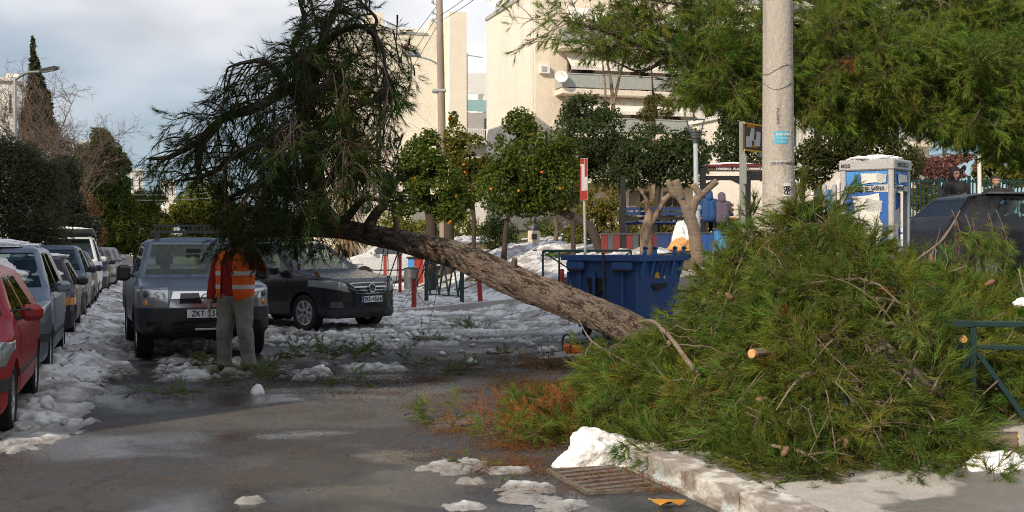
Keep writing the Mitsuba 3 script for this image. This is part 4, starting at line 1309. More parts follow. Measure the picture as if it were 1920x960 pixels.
# ---- leafy trees
def leafcloud(lobes, n, size, cols, seed, shell=.45, gap=.40, gf=1.6, aspect=.5, dirbias=.8):
    """lobes: (x, y, z, rx, ry, rz); leaves as folded pairs of triangles"""
    r = np.random.default_rng(seed)
    lobes = np.asarray(lobes, float)
    vol = (lobes[:, 3] * lobes[:, 4] * lobes[:, 5]) ** .667
    P_, N_ = [], []
    got = 0
    while got < n:
        m = n * 3
        i = r.choice(len(lobes), m, p=vol / vol.sum())
        u = r.normal(size=(m, 3)); u /= np.linalg.norm(u, axis=1, keepdims=True)
        rad = (shell + (1 - shell) * r.random(m) ** .6)[:, None] * (1 + .3 * (meshkit.fbm(u * 2.4 + i[:, None] * 3.7, 3, 3)[:, None] - .5))
        p = lobes[i, :3] + u * rad * lobes[i, 3:]
        k = meshkit.fbm(p * gf + seed, 3, 6) > gap
        P_.append(p[k]); N_.append(u[k]); got += k.sum()
    p, u = np.vstack(P_)[:n], np.vstack(N_)[:n]
    nrm = u * dirbias + r.normal(size=(n, 3)) * .6 + [0, 0, .25]
    nrm /= np.linalg.norm(nrm, axis=1, keepdims=True)
    a = np.cross(nrm, r.normal(size=(n, 3))); a /= np.linalg.norm(a, axis=1, keepdims=True)
    b = np.cross(nrm, a)
    s = (size * r.uniform(.7, 1.3, n))[:, None]
    tip, left, right = p + a * s, p + b * s * aspect + nrm * s * .12, p - b * s * aspect + nrm * s * .12
    V = np.stack([p - a * s, right, tip, left], 1).reshape(-1, 3)
    f = np.arange(n)[:, None] * 4 + np.array([[0, 1, 2]]); f2 = np.arange(n)[:, None] * 4 + np.array([[0, 2, 3]])
    cols = np.asarray(cols)
    c = cols[r.integers(0, len(cols), n)] * r.uniform(.75, 1.25, (n, 1)) * (.75 + .5 * meshkit.fbm(p * .9 + 7, 2, 5)[:, None])
    return (V, np.vstack([f, f2])), np.repeat(c, 4, axis=0)


ORANGE = [(.085, .125, .022), (.060, .100, .020), (.13, .155, .03)]
LAUREL = [(.055, .080, .030), (.075, .100, .040), (.048, .070, .028)]
YELLOWG = [(.17, .16, .03), (.12, .13, .03), (.20, .17, .05)]
OLIVE = [(.085, .098, .055), (.110, .120, .070), (.065, .080, .045)]
PINEF = [(.065, .095, .022), (.10, .13, .028), (.05, .075, .02)]


def tree(name, label, lobes, d, n, size, cols, trunks, seed, cat='tree', group=None, bark='m_dark_bark', gap=.40, gf=1.6, aspect=.5, shell=.45, fruit=None, ground=True):
    """lobes in photograph columns: (px, py, rx_px, ry_px[, dd]); trunks: list of rows (px, py, r)"""
    k = thing(name, label, cat, group)
    s = d / F
    Lb = [(*P(l[0], l[1], d + (l[4] if len(l) > 4 else 0)), l[2] * s, min(l[2], l[3]) * s, l[3] * s) for l in lobes]
    m, c = leafcloud(Lb, n, size, cols, seed, shell, gap, gf, aspect)
    put('crown', m, 'm_leaf', k, color=c, kind='stuff')
    for t in trunks:
        p, r = limb_path([(a, b, d, rad) for a, b, rad in t])
        if ground and len(t) > 2 and t[0][2] >= .05:
            g = float(terr(p[0][0], p[0][1])) - .1
            if p[0][2] > g:
                p = np.vstack([[p[0][0], p[0][1], g], p]); r = np.concatenate([[r[0] * 1.15], r])
        v, f, uv = tube(p, r, 9, True, .1, seed)
        put('trunk', (v, f), bark, k, smooth=True)
    if fruit:
        rr = np.random.default_rng(seed)
        for j in range(fruit):
            l = Lb[rr.integers(len(Lb))]
            u = unit(rr.normal(size=3) + [0, -1.2, -.2])
            m = trimesh.creation.icosphere(subdivisions=1, radius=.042)
            put('orange', (np.array(m.vertices) + np.array(l[:3]) + u * np.array(l[3:]) * .98, np.array(m.faces)), 'm_orange_fruit', k, smooth=True)
    return k


tree('orange_tree', 'round orange tree with many fruits in mid park on a dark curved trunk', [(985, 300, 70, 75), (950, 350, 62, 58), (1030, 345, 66, 62), (975, 235, 34, 34), (1050, 300, 45, 50), (990, 375, 45, 35)], 37, 15500, .062, ORANGE,
     [[(1128, 475, .15), (1105, 425, .14), (1060, 400, .12), (1020, 385, .08), (1000, 350, .05)], [(1075, 405, .07), (1050, 380, .06), (1045, 340, .04)], [(945, 480, .09), (950, 420, .07), (965, 370, .05)]], 1, gap=.41, gf=2.3, fruit=7)
tree('orange_tree', 'bushy orange tree left of the wooden utility pole', [(790, 310, 52, 50), (760, 360, 45, 48), (820, 350, 55, 52), (800, 270, 30, 30), (850, 385, 45, 40)], 40, 12000, .066, ORANGE,
     [[(808, 545, .2), (808, 470, .19), (806, 400, .17), (780, 360, .08)], [(806, 400, .1), (840, 360, .07), (850, 320, .04)]], 2, gap=.41, gf=2.3, fruit=5)
tree('orange_tree', 'sparse yellowing orange tree right of the wooden utility pole', [(880, 290, 45, 42), (905, 330, 38, 40), (855, 265, 26, 38), (870, 350, 48, 35), (850, 215, 10, 26)], 44, 7000, .066, [(.10, .12, .025), (.20, .17, .04), (.07, .09, .02)],
     [[(888, 470, .08), (888, 400, .07), (880, 330, .05)], [(842, 470, .19), (842, 400, .17), (845, 330, .08)], [(888, 400, .05), (850, 340, .04), (800, 300, .02)]], 3, fruit=4, gap=.47)
tree('laurel_tree', 'dark clipped laurel tree with dome crown behind the orange tree', [(1105, 250, 72, 72), (1150, 300, 62, 55), (1070, 300, 50, 50), (1100, 210, 50, 40)], 41, 11000, .062, LAUREL,
     [[(1168, 470, .12), (1168, 400, .12), (1165, 330, .10)]], 4, gap=.40, gf=2.4)
tree('laurel_tree', 'dark clipped laurel tree with wide crown behind the pollarded trunks', [(1220, 280, 62, 52), (1270, 300, 65, 58), (1190, 315, 48, 45), (1300, 280, 36, 45)], 39, 11000, .060, LAUREL,
     [[(1232, 470, .10), (1232, 400, .10), (1235, 330, .09)]], 5, gap=.40, gf=2.4)
tree('laurel_tree', 'dark tree behind the brown sign board', [(1395, 220, 48, 50), (1370, 270, 38, 45), (1420, 290, 45, 40), (1380, 215, 30, 26)], 46, 7500, .07, LAUREL, [[(1395, 420, .12), (1395, 330, .12), (1395, 270, .08)]], 6, gap=.36)
tree('broad_tree', 'dull green leafy tree behind concrete pole and phone booth', [(1560, 270, 60, 48), (1620, 285, 70, 48), (1680, 300, 55, 45), (1520, 310, 45, 45), (1590, 230, 36, 26)], 44, 10500, .075, [(.062, .075, .025), (.08, .085, .03), (.05, .065, .022)],
     [[(1505, 420, .1), (1505, 340, .1), (1520, 300, .06)]], 7, gap=.36)
tree('plum_bush', 'reddish purple bush behind the person in the black hood', [(1770, 315, 52, 28), (1740, 330, 36, 26), (1805, 310, 34, 24)], 46, 3800, .07, [(.22, .10, .09), (.30, .16, .13), (.16, .09, .07)], [[(1770, 400, .06), (1770, 360, .06), (1772, 330, .04)]], 8, 'bush', gap=.44)
tree('broad_tree', 'bright yellow green tree at the right edge behind the seated pair', [(1875, 300, 46, 36), (1910, 320, 36, 34), (1850, 325, 30, 26), (1900, 280, 30, 24)], 47, 5200, .075, [(.15, .17, .03), (.10, .13, .025), (.20, .19, .04)],
     [[(1895, 410, .1), (1895, 360, .1), (1890, 320, .06)]], 9, gap=.42)
tree('bush', 'yellow green shrub behind the dark pergola post', [(1130, 370, 42, 32), (1110, 410, 42, 36), (1160, 420, 40, 30), (1090, 440, 36, 24)], 47, 5000, .07, YELLOWG, [], 10, 'bush', gap=.42)
tree('bush', 'olive yellow shrub under the laurel trees behind the bench', [(1220, 400, 50, 30), (1270, 420, 50, 28), (1320, 430, 44, 26), (1390, 430, 40, 26)], 50, 5200, .07, [(.15, .15, .035), (.10, .11, .03), (.18, .14, .05)], [], 11, 'bush', gap=.42)
tree('bush', 'dark round clipped bush behind the fallen trunk', [(935, 440, 40, 34), (925, 425, 26, 24)], 48, 3200, .05, LAUREL, [], 12, 'bush', gap=.32)
tree('bush', 'small dark round bush right of the stone monument', [(1000, 478, 20, 22)], 46, 1500, .05, LAUREL, [], 13, 'bush', gap=.3)
tree('bush', 'green hedge behind the stone monument', [(1050, 455, 46, 22), (1090, 465, 40, 20), (1020, 425, 40, 16)], 56, 3600, .07, [(.07, .11, .025), (.12, .14, .03)], [], 14, 'bush', gap=.4)
tree('bush', 'yellow green hedge seen between the trunks left of the monument', [(740, 430, 40, 36), (790, 440, 40, 30), (850, 425, 55, 34), (700, 440, 36, 26), (890, 470, 40, 24)], 62, 6500, .09, [(.16, .18, .03), (.12, .14, .03), (.20, .18, .04)], [], 15, 'bush', gap=.38)
tree('bush', 'low green plants beside the red orange wall', [(890, 520, 40, 16), (860, 515, 26, 12)], 50, 1500, .06, [(.10, .16, .03), (.07, .11, .02)], [], 16, 'bush', gap=.36)
tree('bush', 'olive green shrubs behind the railings right of the phone booth', [(1745, 375, 40, 30), (1800, 385, 50, 26), (1860, 380, 50, 26), (1550, 400, 60, 26), (1480, 400, 40, 26)], 40, 5200, .07, [(.11, .12, .03), (.14, .13, .035), (.08, .09, .025)], [], 17, 'bush', gap=.4)
# left side of the street
tree('olive_tree', 'dull grey green olive tree hanging over the parked cars at the left edge', [(20, 330, 66, 66), (-5, 282, 46, 44), (48, 300, 34, 40), (92, 322, 30, 30), (80, 350, 55, 50), (62, 395, 66, 60), (-20, 400, 60, 70), (40, 440, 58, 36), (100, 440, 40, 30), (-30, 300, 40, 50)], 30, 30000, .045, OLIVE, [[(30, 520, .14), (30, 460, .13), (20, 400, .08)]], 18, gap=.30, aspect=.32, shell=.2)
tree('cypress_bush', 'dark grey green conifer behind the olive tree', [(120, 330, 34, 42), (110, 390, 52, 55), (145, 430, 46, 44), (95, 440, 50, 40)], 38, 22000, .05, [(.035, .046, .032), (.045, .055, .038)], [], 19, gap=.26, aspect=.35, shell=.2)
tree('cypress', 'tall narrow cypress rising above the left trees', [(62, 92, 5, 26), (65, 130, 11, 32), (68, 165, 18, 36), (72, 205, 27, 40), (76, 245, 33, 38), (58, 225, 22, 34), (88, 178, 8, 10)], 58, 15000, .09, [(.045, .060, .026), (.060, .072, .030)], [[(70, 330, .15), (70, 260, .14), (66, 150, .06)]], 20, gap=.24, aspect=.4, shell=.2)
tree('pine_tree', 'green pine with layered crown behind the small street lamp', [(186, 262, 22, 24), (200, 285, 34, 26), (172, 295, 34, 28), (212, 312, 34, 26), (160, 330, 40, 30), (205, 345, 42, 30), (180, 360, 46, 34), (222, 385, 36, 30), (170, 405, 50, 36), (215, 430, 46, 34)], 62, 30000, .20, PINEF, [[(190, 480, .2), (190, 400, .18), (188, 300, .1)]], 21, gap=.39, aspect=.18, gf=.7, shell=.15)
tree('pine_tree', 'yellow green pine closing the street on its left side', [(255, 400, 40, 36), (280, 375, 34, 26), (230, 430, 36, 30), (290, 420, 36, 32), (255, 450, 40, 24)], 85, 14000, .18, [(.11, .13, .03), (.07, .09, .022), (.15, .16, .035)], [[(255, 480, .2), (255, 430, .2), (258, 380, .1)]], 22, gap=.43, aspect=.22, gf=.8)
tree('pine_tree', 'bright yellow green trees closing the street on its right side', [(360, 395, 42, 36), (395, 380, 40, 34), (335, 430, 42, 30), (390, 430, 44, 30), (425, 410, 36, 40), (370, 360, 24, 22)], 95, 16000, .19, [(.17, .19, .035), (.11, .14, .03), (.22, .21, .045)], [[(370, 490, .2), (370, 440, .2), (370, 380, .1)]], 23, gap=.41, aspect=.3, gf=.8)
tree('dry_tree', 'rust brown dry leaved tree beside the dark conifer', [(165, 395, 26, 34), (158, 430, 30, 30), (178, 440, 22, 26)], 46, 2600, .06, [(.22, .12, .06), (.16, .09, .05), (.28, .17, .09)], [[(168, 480, .08), (168, 420, .07), (170, 370, .04)]], 24, gap=.46)
tree('street_hedge', 'dark hedge closing the view under the pines at the end of the street', [(225, 450, 60, 26), (290, 462, 60, 22), (170, 455, 50, 24), (340, 462, 60, 20)], 74, 6500, .12, [(.030, .042, .018), (.045, .055, .022)], [], 25, 'hedge', gap=.3)
tree('young_pine', 'thin young pine with olive brown tufts before the awnings', [(1228, 192, 22, 18), (1215, 215, 22, 14), (1250, 205, 18, 16)], 52, 1500, .12, [(.15, .14, .035), (.11, .12, .03), (.19, .15, .05)], [[(1226, 300, .09), (1224, 230, .08), (1232, 190, .05)], [(1226, 230, .06), (1225, 180, .05), (1222, 130, .03)]], 26, gap=.42, aspect=.14, bark='m_grey_trunk')
tree('broad_tree', 'dull olive brown tree filling the view between the cypress and the small street lamp', [(95, 300, 46, 40), (60, 280, 40, 34), (130, 290, 40, 36), (20, 290, 40, 36), (110, 260, 30, 26)], 50, 9000, .06, [(.085, .085, .045), (.065, .078, .036), (.11, .085, .05)], [[(95, 480, .1), (95, 400, .1), (95, 300, .06)]], 28, gap=.45, aspect=.22)
tree('young_pine', 'tall slender pine with two thin trunks before the beige balconies', [(1150, 75, 60, 34), (1120, 50, 45, 26), (1190, 60, 45, 34), (1160, 30, 60, 24), (1130, 95, 30, 18)], 50, 2900, .12, [(.15, .14, .035), (.10, .12, .028), (.20, .16, .05)], [[(1146, 300, .09), (1150, 200, .085), (1140, 120, .05), (1125, 70, .03)], [(1150, 200, .07), (1165, 130, .05), (1185, 80, .03)], [(1135, 300, .06), (1136, 180, .05), (1130, 110, .03)]], 27, gap=.45, aspect=.14, bark='m_grey_trunk')


def bare_tree(label, px, py0, py1, d, spread, n, seed, mat_):
    k = thing('bare_tree', label, 'tree')
    r = np.random.default_rng(seed)
    base = P(px, py0, d); base[2] = terr(base[0], base[1]) - .05
    top = P(px, py1, d)
    p = smoothpath([base, base * .6 + top * .4 + [.1, 0, 0], base * .3 + top * .7], 4)
    put('trunk', tube(p, np.linspace(.11, .06, len(p)), 8)[:2], mat_, k, smooth=True)
    H = top[2] - base[2]
    l1 = []
    for j in range(n):
        s = p[r.integers(len(p) // 3, len(p))]
        a = r.uniform(0, 2 * np.pi)
        t = np.linspace(0, 1, 7)[:, None]
        l1.append(s + np.array([math.cos(a) * spread, math.sin(a) * spread * .6, H * r.uniform(.2, .6)]) * t * r.uniform(.6, 1.1) + r.normal(size=3) * .25 * t ** 2)
    l2 = []
    for q in l1:
        l2 += along(q, None, 9, spread * .55, .8, -.05, .25, seed + len(l2))
    l3 = []
    for q in l2:
        l3 += along(q, None, 3, spread * .3, .8, 0, .3, seed + len(l3))
    l4 = []
    for q in l3:
        l4 += along(q, None, 3, spread * .2, .8, 0, .3, seed + len(l4))
    put('branches', [twig_mesh(l1, .03), twig_mesh(l2, .013), twig_mesh(l3, .008, 3), twig_mesh(l4, .006, 3)], mat_, k, kind='stuff')


textured('m_bare', lambda p, n, uv: mix(C3(.085, .062, .052), C3(.16, .115, .095), tf(p.x * 3, p.y * 3, p.z * 3, 2)), .9)
bare_tree('leafless brownish tree at far left in front of the white building', 25, 430, 190, 44, 1.5, 16, 3, 'm_bare')
bare_tree('leafless brownish tree behind the street lamp below the cypress', 85, 430, 225, 42, 1.6, 18, 4, 'm_bare')
bare_tree('leafless tree behind the small street lamp before the pine', 140, 430, 240, 48, 1.5, 16, 5, 'm_bare')
bare_tree('leafless shrub behind the stone monument', 1040, 470, 390, 50, 1.1, 12, 6, 'm_bare')

# palm with a skirt of dead fronds
pk = thing('palm_tree', 'palm with a shaggy beige skirt of dead fronds behind the fallen crown', 'tree')
pt = P(650, 470, 47); pt[2] = terr(pt[0], pt[1]); ph = P(650, 205, 47)
put('trunk', tube(np.array([pt, pt * .5 + ph * .5, ph]), [.3, .28, .25], 12)[:2], 'm_grey_trunk', pk, smooth=True)
V, Fc, C, nv = [], [], [], 0
r = np.random.default_rng(77)
for j in range(420):
    z = r.uniform(pt[2] + 1.2, ph[2] - .3)
    a = r.uniform(0, 2 * np.pi); o = np.array([ph[0] + math.cos(a) * .3, ph[1] + math.sin(a) * .3, z])
    ln = r.uniform(.6, 1.2); e = o + np.array([math.cos(a) * .65, math.sin(a) * .65, -ln]); s = np.array([-math.sin(a), math.cos(a), 0]) * .06
    V.append([o - s, o + s, e]); C += [[.38 * g_, .29 * g_, .19 * g_] for g_ in [r.uniform(.6, 1.2)] * 3]
V = np.array(V).reshape(-1, 3)
put('dead_fronds', (V, np.arange(len(V)).reshape(-1, 3)), 'm_leaf', pk, color=np.array(C), kind='stuff')
V, C = [], []
for j in range(46):
    a, el = r.uniform(0, 2 * np.pi), r.uniform(-.5, 1.2)
    d = np.array([math.cos(a) * math.cos(el), math.sin(a) * math.cos(el), math.sin(el)])
    hub = ph + d * 1.0
    side = unit(np.cross(d, [0, 0, 1])); up = np.cross(side, d)
    for t in np.linspace(-1.5, 1.5, 19):
        q = hub + (d * math.cos(t) + side * math.sin(t)) * .85 + np.array([0, 0, -.12])
        s = (side * math.cos(t) - d * math.sin(t)) * .035
        V.append([hub - s, hub + s, q]); C += [np.array([.10, .12, .035]) * r.uniform(.7, 1.3)] * 3
V = np.array(V).reshape(-1, 3)
put('fronds', (V, np.arange(len(V)).reshape(-1, 3)), 'm_leaf', pk, color=np.array(C), kind='stuff')

# pollarded trunks
def pollard(label, d, limbs, seed, bark='m_grey_trunk'):
    k = thing('pollarded_tree', label, 'tree')
    for j, rows in enumerate(limbs):
        p, r = limb_path([(a, b, d, rad) for a, b, rad in rows], 4)
        if j == 0:
            g = float(terr(p[0][0], p[0][1])) - .1
            p = np.vstack([[p[0][0], p[0][1], g], p]); r = np.concatenate([[r[0] * 1.1], r])
        v, f, _ = tube(p, r, 10, True, .16, seed + j)
        put('trunk' if j == 0 else 'limb', (v, f), bark, k, smooth=True)
        if j:
            put('cut_face', lathe([(0, .004), (r[-1] * .95, .004), (r[-1] * .9, -.02), (0, -.02)], 10), 'm_cut', k, M=look_frame(p[-1] + unit(p[-1] - p[-2]) * .004, p[-1] - p[-2]))


pollard('dark pollarded trunk forking into knobbly limbs in front of the lamp post', 31, [[(1308, 480, .17), (1303, 440, .16), (1295, 410, .15), (1284, 385, .12)], [(1288, 395, .1), (1275, 372, .095), (1262, 360, .10), (1252, 338, .05)], [(1278, 375, .1), (1272, 355, .11), (1266, 338, .11)],
                                                                                            [(1294, 408, .11), (1302, 380, .11), (1312, 366, .10), (1298, 346, .08)], [(1308, 372, .09), (1330, 352, .08), (1343, 340, .085)]], 1, 'm_branch')
pollard('smaller pale pollarded tree with a hollow trunk left of the white rock', 34, [[(1213, 466, .19), (1212, 440, .17), (1216, 415, .14), (1220, 395, .10)], [(1216, 425, .10), (1232, 400, .09), (1244, 378, .08), (1256, 366, .08)], [(1218, 410, .09), (1213, 390, .08), (1206, 378, .07)], [(1222, 400, .06), (1210, 370, .05), (1196, 352, .04)]], 11)

# ------------------------------------------------------------------ poles, lamps, wires, signs
cp = thing('concrete_pole', 'thick round concrete utility pole standing behind the heap with a blue sticker', 'pole')
pb = np.array([(1461 - 960) * 13.6 / F, 13.6])
zs = np.linspace(0.0, 9, 60)
rad = 0.178 - 0.0075 * (zs - 2)
put('shaft', tube(np.stack([pb[0] + 0 * zs - .004 * zs, pb[1] + 0 * zs, zs], 1), rad, 36)[:2], 'm_pole', cp, smooth=True)


def curved(o, rad, a0, a1, z0, z1, t=.004, n=10):
    """a sheet lying round a pole of radius rad"""
    a = np.linspace(a0, a1, n)
    v = np.array([[o[0] + (rad + t) * math.sin(x), o[1] - (rad + t) * math.cos(x), z] for z in (z0, z1) for x in a])
    f = np.array([[i, i + 1, n + i + 1, n + i] for i in range(n - 1)])
    return v, f


def rnd(o, rad, m, a0, z0):
    """wrap a flat text mesh round the pole"""
    v, f, _ = meshkit.arrays(m)
    a = a0 + v[:, 0] / rad
    rr = rad + .005 + v[:, 2]
    return np.stack([o[0] + rr * np.sin(a), o[1] - rr * np.cos(a), z0 + v[:, 1]], 1), f


zc = lambda y: CH + (HZ - y) * 13.45 / F
pr = lambda z: .178 - .0075 * (z - 2)
pbx = lambda z: (pb[0] - .004 * z, pb[1])
st = put('sticker', curved(pbx(2.85), pr(2.85), -.46, .46, zc(270), zc(246)), 'm_sky_sticker', cp, label='torn light blue advertising sticker')
put('print', [rnd(pbx(2.85), pr(2.85) + .003, meshkit.text_mesh('ΔΙΑΚΟΠΕΣ', .026, .001, True), -.36, zc(254)), rnd(pbx(2.85), pr(2.85) + .003, meshkit.text_mesh('ΣΤΗΝ ΠΟΛΗ', .018, .001), -.3, zc(261)), rnd(pbx(2.85), pr(2.85) + .003, meshkit.text_mesh('2 1 0 6 4 3 2', .012, .001), -.3, zc(267))], 'm_white', st)
st = put('poster_strip', curved(pbx(2.5), pr(2.5), -.75, .35, zc(309), zc(301)), 'm_paper_grey', cp)
put('print', rnd(pbx(2.5), pr(2.5) + .002, meshkit.text_mesh('IIIIHIHIIHHIIIHIHIII', .022, .001, True), -.7, zc(308)), 'm_ink', st)
st = put('notice', curved(pbx(2.2), pr(2.2), .1, .62, zc(368), zc(343)), 'm_paper', cp, label='white notice with black round drawings')
ring = lambda r_: trimesh.creation.annulus(r_ * .55, r_, .001, sections=16)
for a, y in ((.22, 353), (.36, 353), (.50, 353), (.24, 361), (.42, 361)):
    put('ring', rnd(pbx(2.2), pr(2.2) + .003, ring(.024), a, zc(y)), 'm_ink', st)
put('number', [rnd(pbx(3), pr(3.0), m_, .0 - .35, zc(y)) for m_, y in ((meshkit.text_mesh('3', .05, .001), 232), (meshkit.text_mesh('2', .05, .001), 222), (meshkit.text_mesh('7', .05, .001), 212))], 'm_dark_steel', cp)
for z0 in (3.55, 3.38):
    a = np.linspace(-1.6, 1.6, 24)
    put('wire_loop', tube(np.stack([pb[0] - .012 + (.178 - .006) * np.sin(a), pb[1] - (.178 - .006) * np.cos(a), z0 + .05 * np.sin(a * 2 + z0 * 9)], 1), .003, 5)[:2], 'm_dark_steel', cp)

# wooden utility pole with lamp
wp = thing('wooden_utility_pole', 'pale split utility pole with insulator brackets before the cream building', 'pole')
a, b = P(834, 470, 45), P(823, -40, 45); a[2] = terr(a[0], a[1]) - .2
put('shaft', tube(np.array([a + (b - a) * t for t in np.linspace(0, 1, 40)]), np.linspace(.17, .12, 40), 14, True, .07)[:2], 'm_timber', wp, smooth=True)
for py in (8, 27, 42):
    o = P(823, py, 45)
    br = put('bracket', bar(o + [-.22, -.08, 0], o + [0.05, -.08, 0], .05), 'm_galv', wp)
    put('insulator', lathe([(0, -.05), (.05, -.04), (.06, 0), (.04, .06), (0, .07)], 10), 'm_grey_wall', br, M=frame(o + [-.22, -.08, .07]), smooth=True)
o = P(826, 170, 45)
put('clamp', [box(*(o + [-.05, 0, 0]), .5, .3, .1, .02), box(*(o + [-.2, -.02, -.02]), .22, .2, .16, .03)], 'm_galv', wp)
ar = put('lamp_arm', tube(smoothpath([P(823, 122, 45), P(808, 113, 44.9), P(785, 106, 44.8)], 4), .035, 8)[:2], 'm_galv', wp, smooth=True)
put('lamp_head', box(*P(772, 103, 44.8), .66, .24, .15, .05), 'm_steel', wp)
for j, (p0, p1) in enumerate((((820, 10), (735, 110)), ((820, 30), (740, 140)), ((824, 40), (930, -40)), ((826, 28), (900, -35)), ((822, 44), (745, 165)))):
    A, B = P(*p0, 45), P(*p1, 60 if p1[0] < 800 else 40)
    B = A + (B - A) * 1.5
    t = np.linspace(0, 1, 16)[:, None]
    k = put('overhead_wire', tube(A + (B - A) * t - np.array([0, 0, 1.0]) * .5 * 4 * t * (1 - t) * .3, .012, 5)[:2], 'm_dark_steel', label=('first', 'second', 'third', 'fourth', 'fifth')[j] + ' thin overhead wire running from the wooden utility pole', cat='wire', group='wires of the wooden pole')
for j, y in enumerate((331, 341, 349, 358, 368)):
    t = np.linspace(0, 1, 24)[:, None]
    A, B = P(118, y - 2, 62), P(420, y + 1, 66)
    put('street_wire', tube(A + (B - A) * t - np.array([0, 0, 1.0]) * .9 * t * (1 - t), .020, 5)[:2], 'm_galv', label=('topmost', 'second', 'middle', 'fourth', 'lowest')[j] + ' pale wire in the stack crossing the end of the street', cat='wire', group='wires crossing the street')


def lamp(label, px, pyb, pyt, d, arm, mat_, r0=.07, head=(.62, .26, .07)):
    k = thing('street_lamp', label, 'street lamp')
    a, b = P(px, pyb, d), P(px, pyt, d)
    a[2] = float(terr(a[0], a[1])) - .05
    put('post', tube(np.array([a, a * .5 + b * .5, b]), [r0, r0 * .85, r0 * .7], 12)[:2], mat_, k, smooth=True)
    e = P(arm[0], arm[1], d - .3)
    put('arm', tube(smoothpath([b - [0, 0, .1], b * .6 + e * .4 + [0, 0, .06], e], 4), r0 * .5, 8)[:2], mat_, k, smooth=True)
    dx = unit(e - b)
    M = look_frame(e + dx * head[0] * .4, dx, (0, 0, 1))
    hd = put('lamp_head', ex_z([(-.03, -head[1] * .35), (head[2], -head[1] * .5), (head[2], head[1] * .5), (-.03, head[1] * .35)], -head[0] / 2, head[0] / 2), 'm_dark_steel' if mat_ != 'm_white' else 'm_white', k, M=M)
    put('lens', box(0, 0, 0, .012, head[1] * .6, head[0] * .7), 'm_lens', hd, M=M @ frame((-.037, 0, 0)))
    return k


lamp('grey street lamp with long arm before the cypress at the upper left', 28, 470, 145, 40, (80, 134), 'm_steel', .085)
lamp('smaller pale street lamp further down the left side of the street', 111, 470, 282, 58, (146, 271), 'm_white', .09, (.7, .24, .07))
# park lamp with conical head
pl = thing('park_lamp', 'pale blue park lamp post with an open conical head behind the pollarded trunk', 'street lamp')
a, b = P(1306, 468, 33), P(1304, 265, 33); a[2] = terr(a[0], a[1]) - .1
put('post', tube(np.array([a, [a[0], a[1], CH + 66 * 33 / F], [a[0], a[1], CH + 66 * 33 / F + .02], b]), [.10, .10, .065, .06], 14)[:2], plain('m_lamp_blue', (.42, .50, .55), .5), pl, smooth=40)
put('collar', lathe([(0, -.06), (.13, -.06), (.14, 0), (.13, .06), (0, .06)], 16), 'm_lamp_blue', pl, M=frame([a[0], a[1], CH + 66 * 33 / F]), smooth=30)
cone = lathe([(0, 0), (.07, 0), (.09, .12), (.12, .14), (.125, .2), (.135, .21), (.14, .27), (.16, .29), (.165, .34), (0, .36)], 20)
hd = put('lamp_head', cone, 'm_dark_steel', pl, M=frame(b - [0, 0, .06]), smooth=30)
z = b[2] + .25
put('frame', [bar((b[0] + .15 * s, b[1], z), (b[0] + .24 * s, b[1], z + .34), .035) for s in (-1, 1)] + [bar((b[0] - .25, b[1], z + .34), (b[0] + .25, b[1], z + .34), .04), bar((b[0], b[1] - .25, z + .34), (b[0], b[1] + .25, z + .34), .04)], 'm_dark_steel', hd)
# red and white sign on a grey post, seen nearly edge on
sg = thing('street_sign', 'narrow red and white sign seen nearly edge on atop a thin grey post', 'sign')
a, b = P(1099, 480, 30), P(1094, 300, 30); a[2] = terr(a[0], a[1]) - .1
put('post', tube(np.array([a, b]), .035, 10)[:2], 'm_galv', sg, smooth=True)
M = frame(P(1095, 376, 29.93), math.radians(-58))
put('plate', box(0, 0, .52, .30, .015, 1.02, 0), 'm_paper_grey', sg, M=M)
put('stripe', [box(0, -.012, .13, .30, .01, .22), box(.10, -.012, .8, .10, .01, .44), box(-.06, -.012, .96, .16, .01, .12), box(-.12, -.012, .55, .05, .01, .6)], 'm_red_post', sg, M=M)
put('band', tube(np.array([a + (b - a) * .22, a + (b - a) * .26]), .038, 10)[:2], 'm_yellow', sg)
# brown direction sign
bs = thing('direction_sign', 'brown direction board with yellow edges and peeling stickers on a grey square post', 'sign')
a, b = P(1394, 480, 18.5), P(1391, 228, 18.5); a[2] = terr(a[0], a[1]) - .1
put('post', bar(a, b, .075), plain('m_sign_post', (.33, .35, .34), .5, .3), bs)
put('stop', bar(P(1396, 290, 18.45), P(1396, 345, 18.45), .05), 'm_sign_post', bs)
M = frame(P(1395, 281, 18.4), math.radians(52))
bd = put('board', box(.28, 0, .20, .58, .03, .40, .004), 'm_brown_board', bs, M=M)
put('edge', box(.28, -.018, .40, .58, .012, .025), 'm_yellow', bd, M=M)
put('edge', box(.28, -.018, .0, .58, .012, .025), 'm_yellow', bd, M=M)
put('lettering', meshkit.text_mesh('ΔΗΜΟΤΙΚΟ', .035, .003, True), 'm_yellow', bd, M=M @ basis((.05, -.02, .345), (1, 0, 0), (0, 0, 1), (0, -1, 0)))
put('lettering', meshkit.text_mesh('ΘΕΑΤΡΟ', .03, .003, True), 'm_yellow', bd, M=M @ basis((.24, -.02, .05), (1, 0, 0), (0, 0, 1), (0, -1, 0)))
for x, z, w_, h_, a_ in ((.13, .13, .17, .16, .05), (.22, .2, .12, .1, -.1), (.24, .29, .11, .1, .06), (.43, .19, .13, .22, -.12), (.33, .12, .06, .1, .2)):
    put('sticker', box(0, 0, 0, w_, .004, h_), 'm_paper_grey', bd, M=M @ basis((x, -.02, z), (math.cos(a_), 0, math.sin(a_)), (0, 1, 0), (-math.sin(a_), 0, math.cos(a_))))
put('bracket', box(.52, 0, -.04, .06, .03, .08), 'm_galv', bs, M=M)
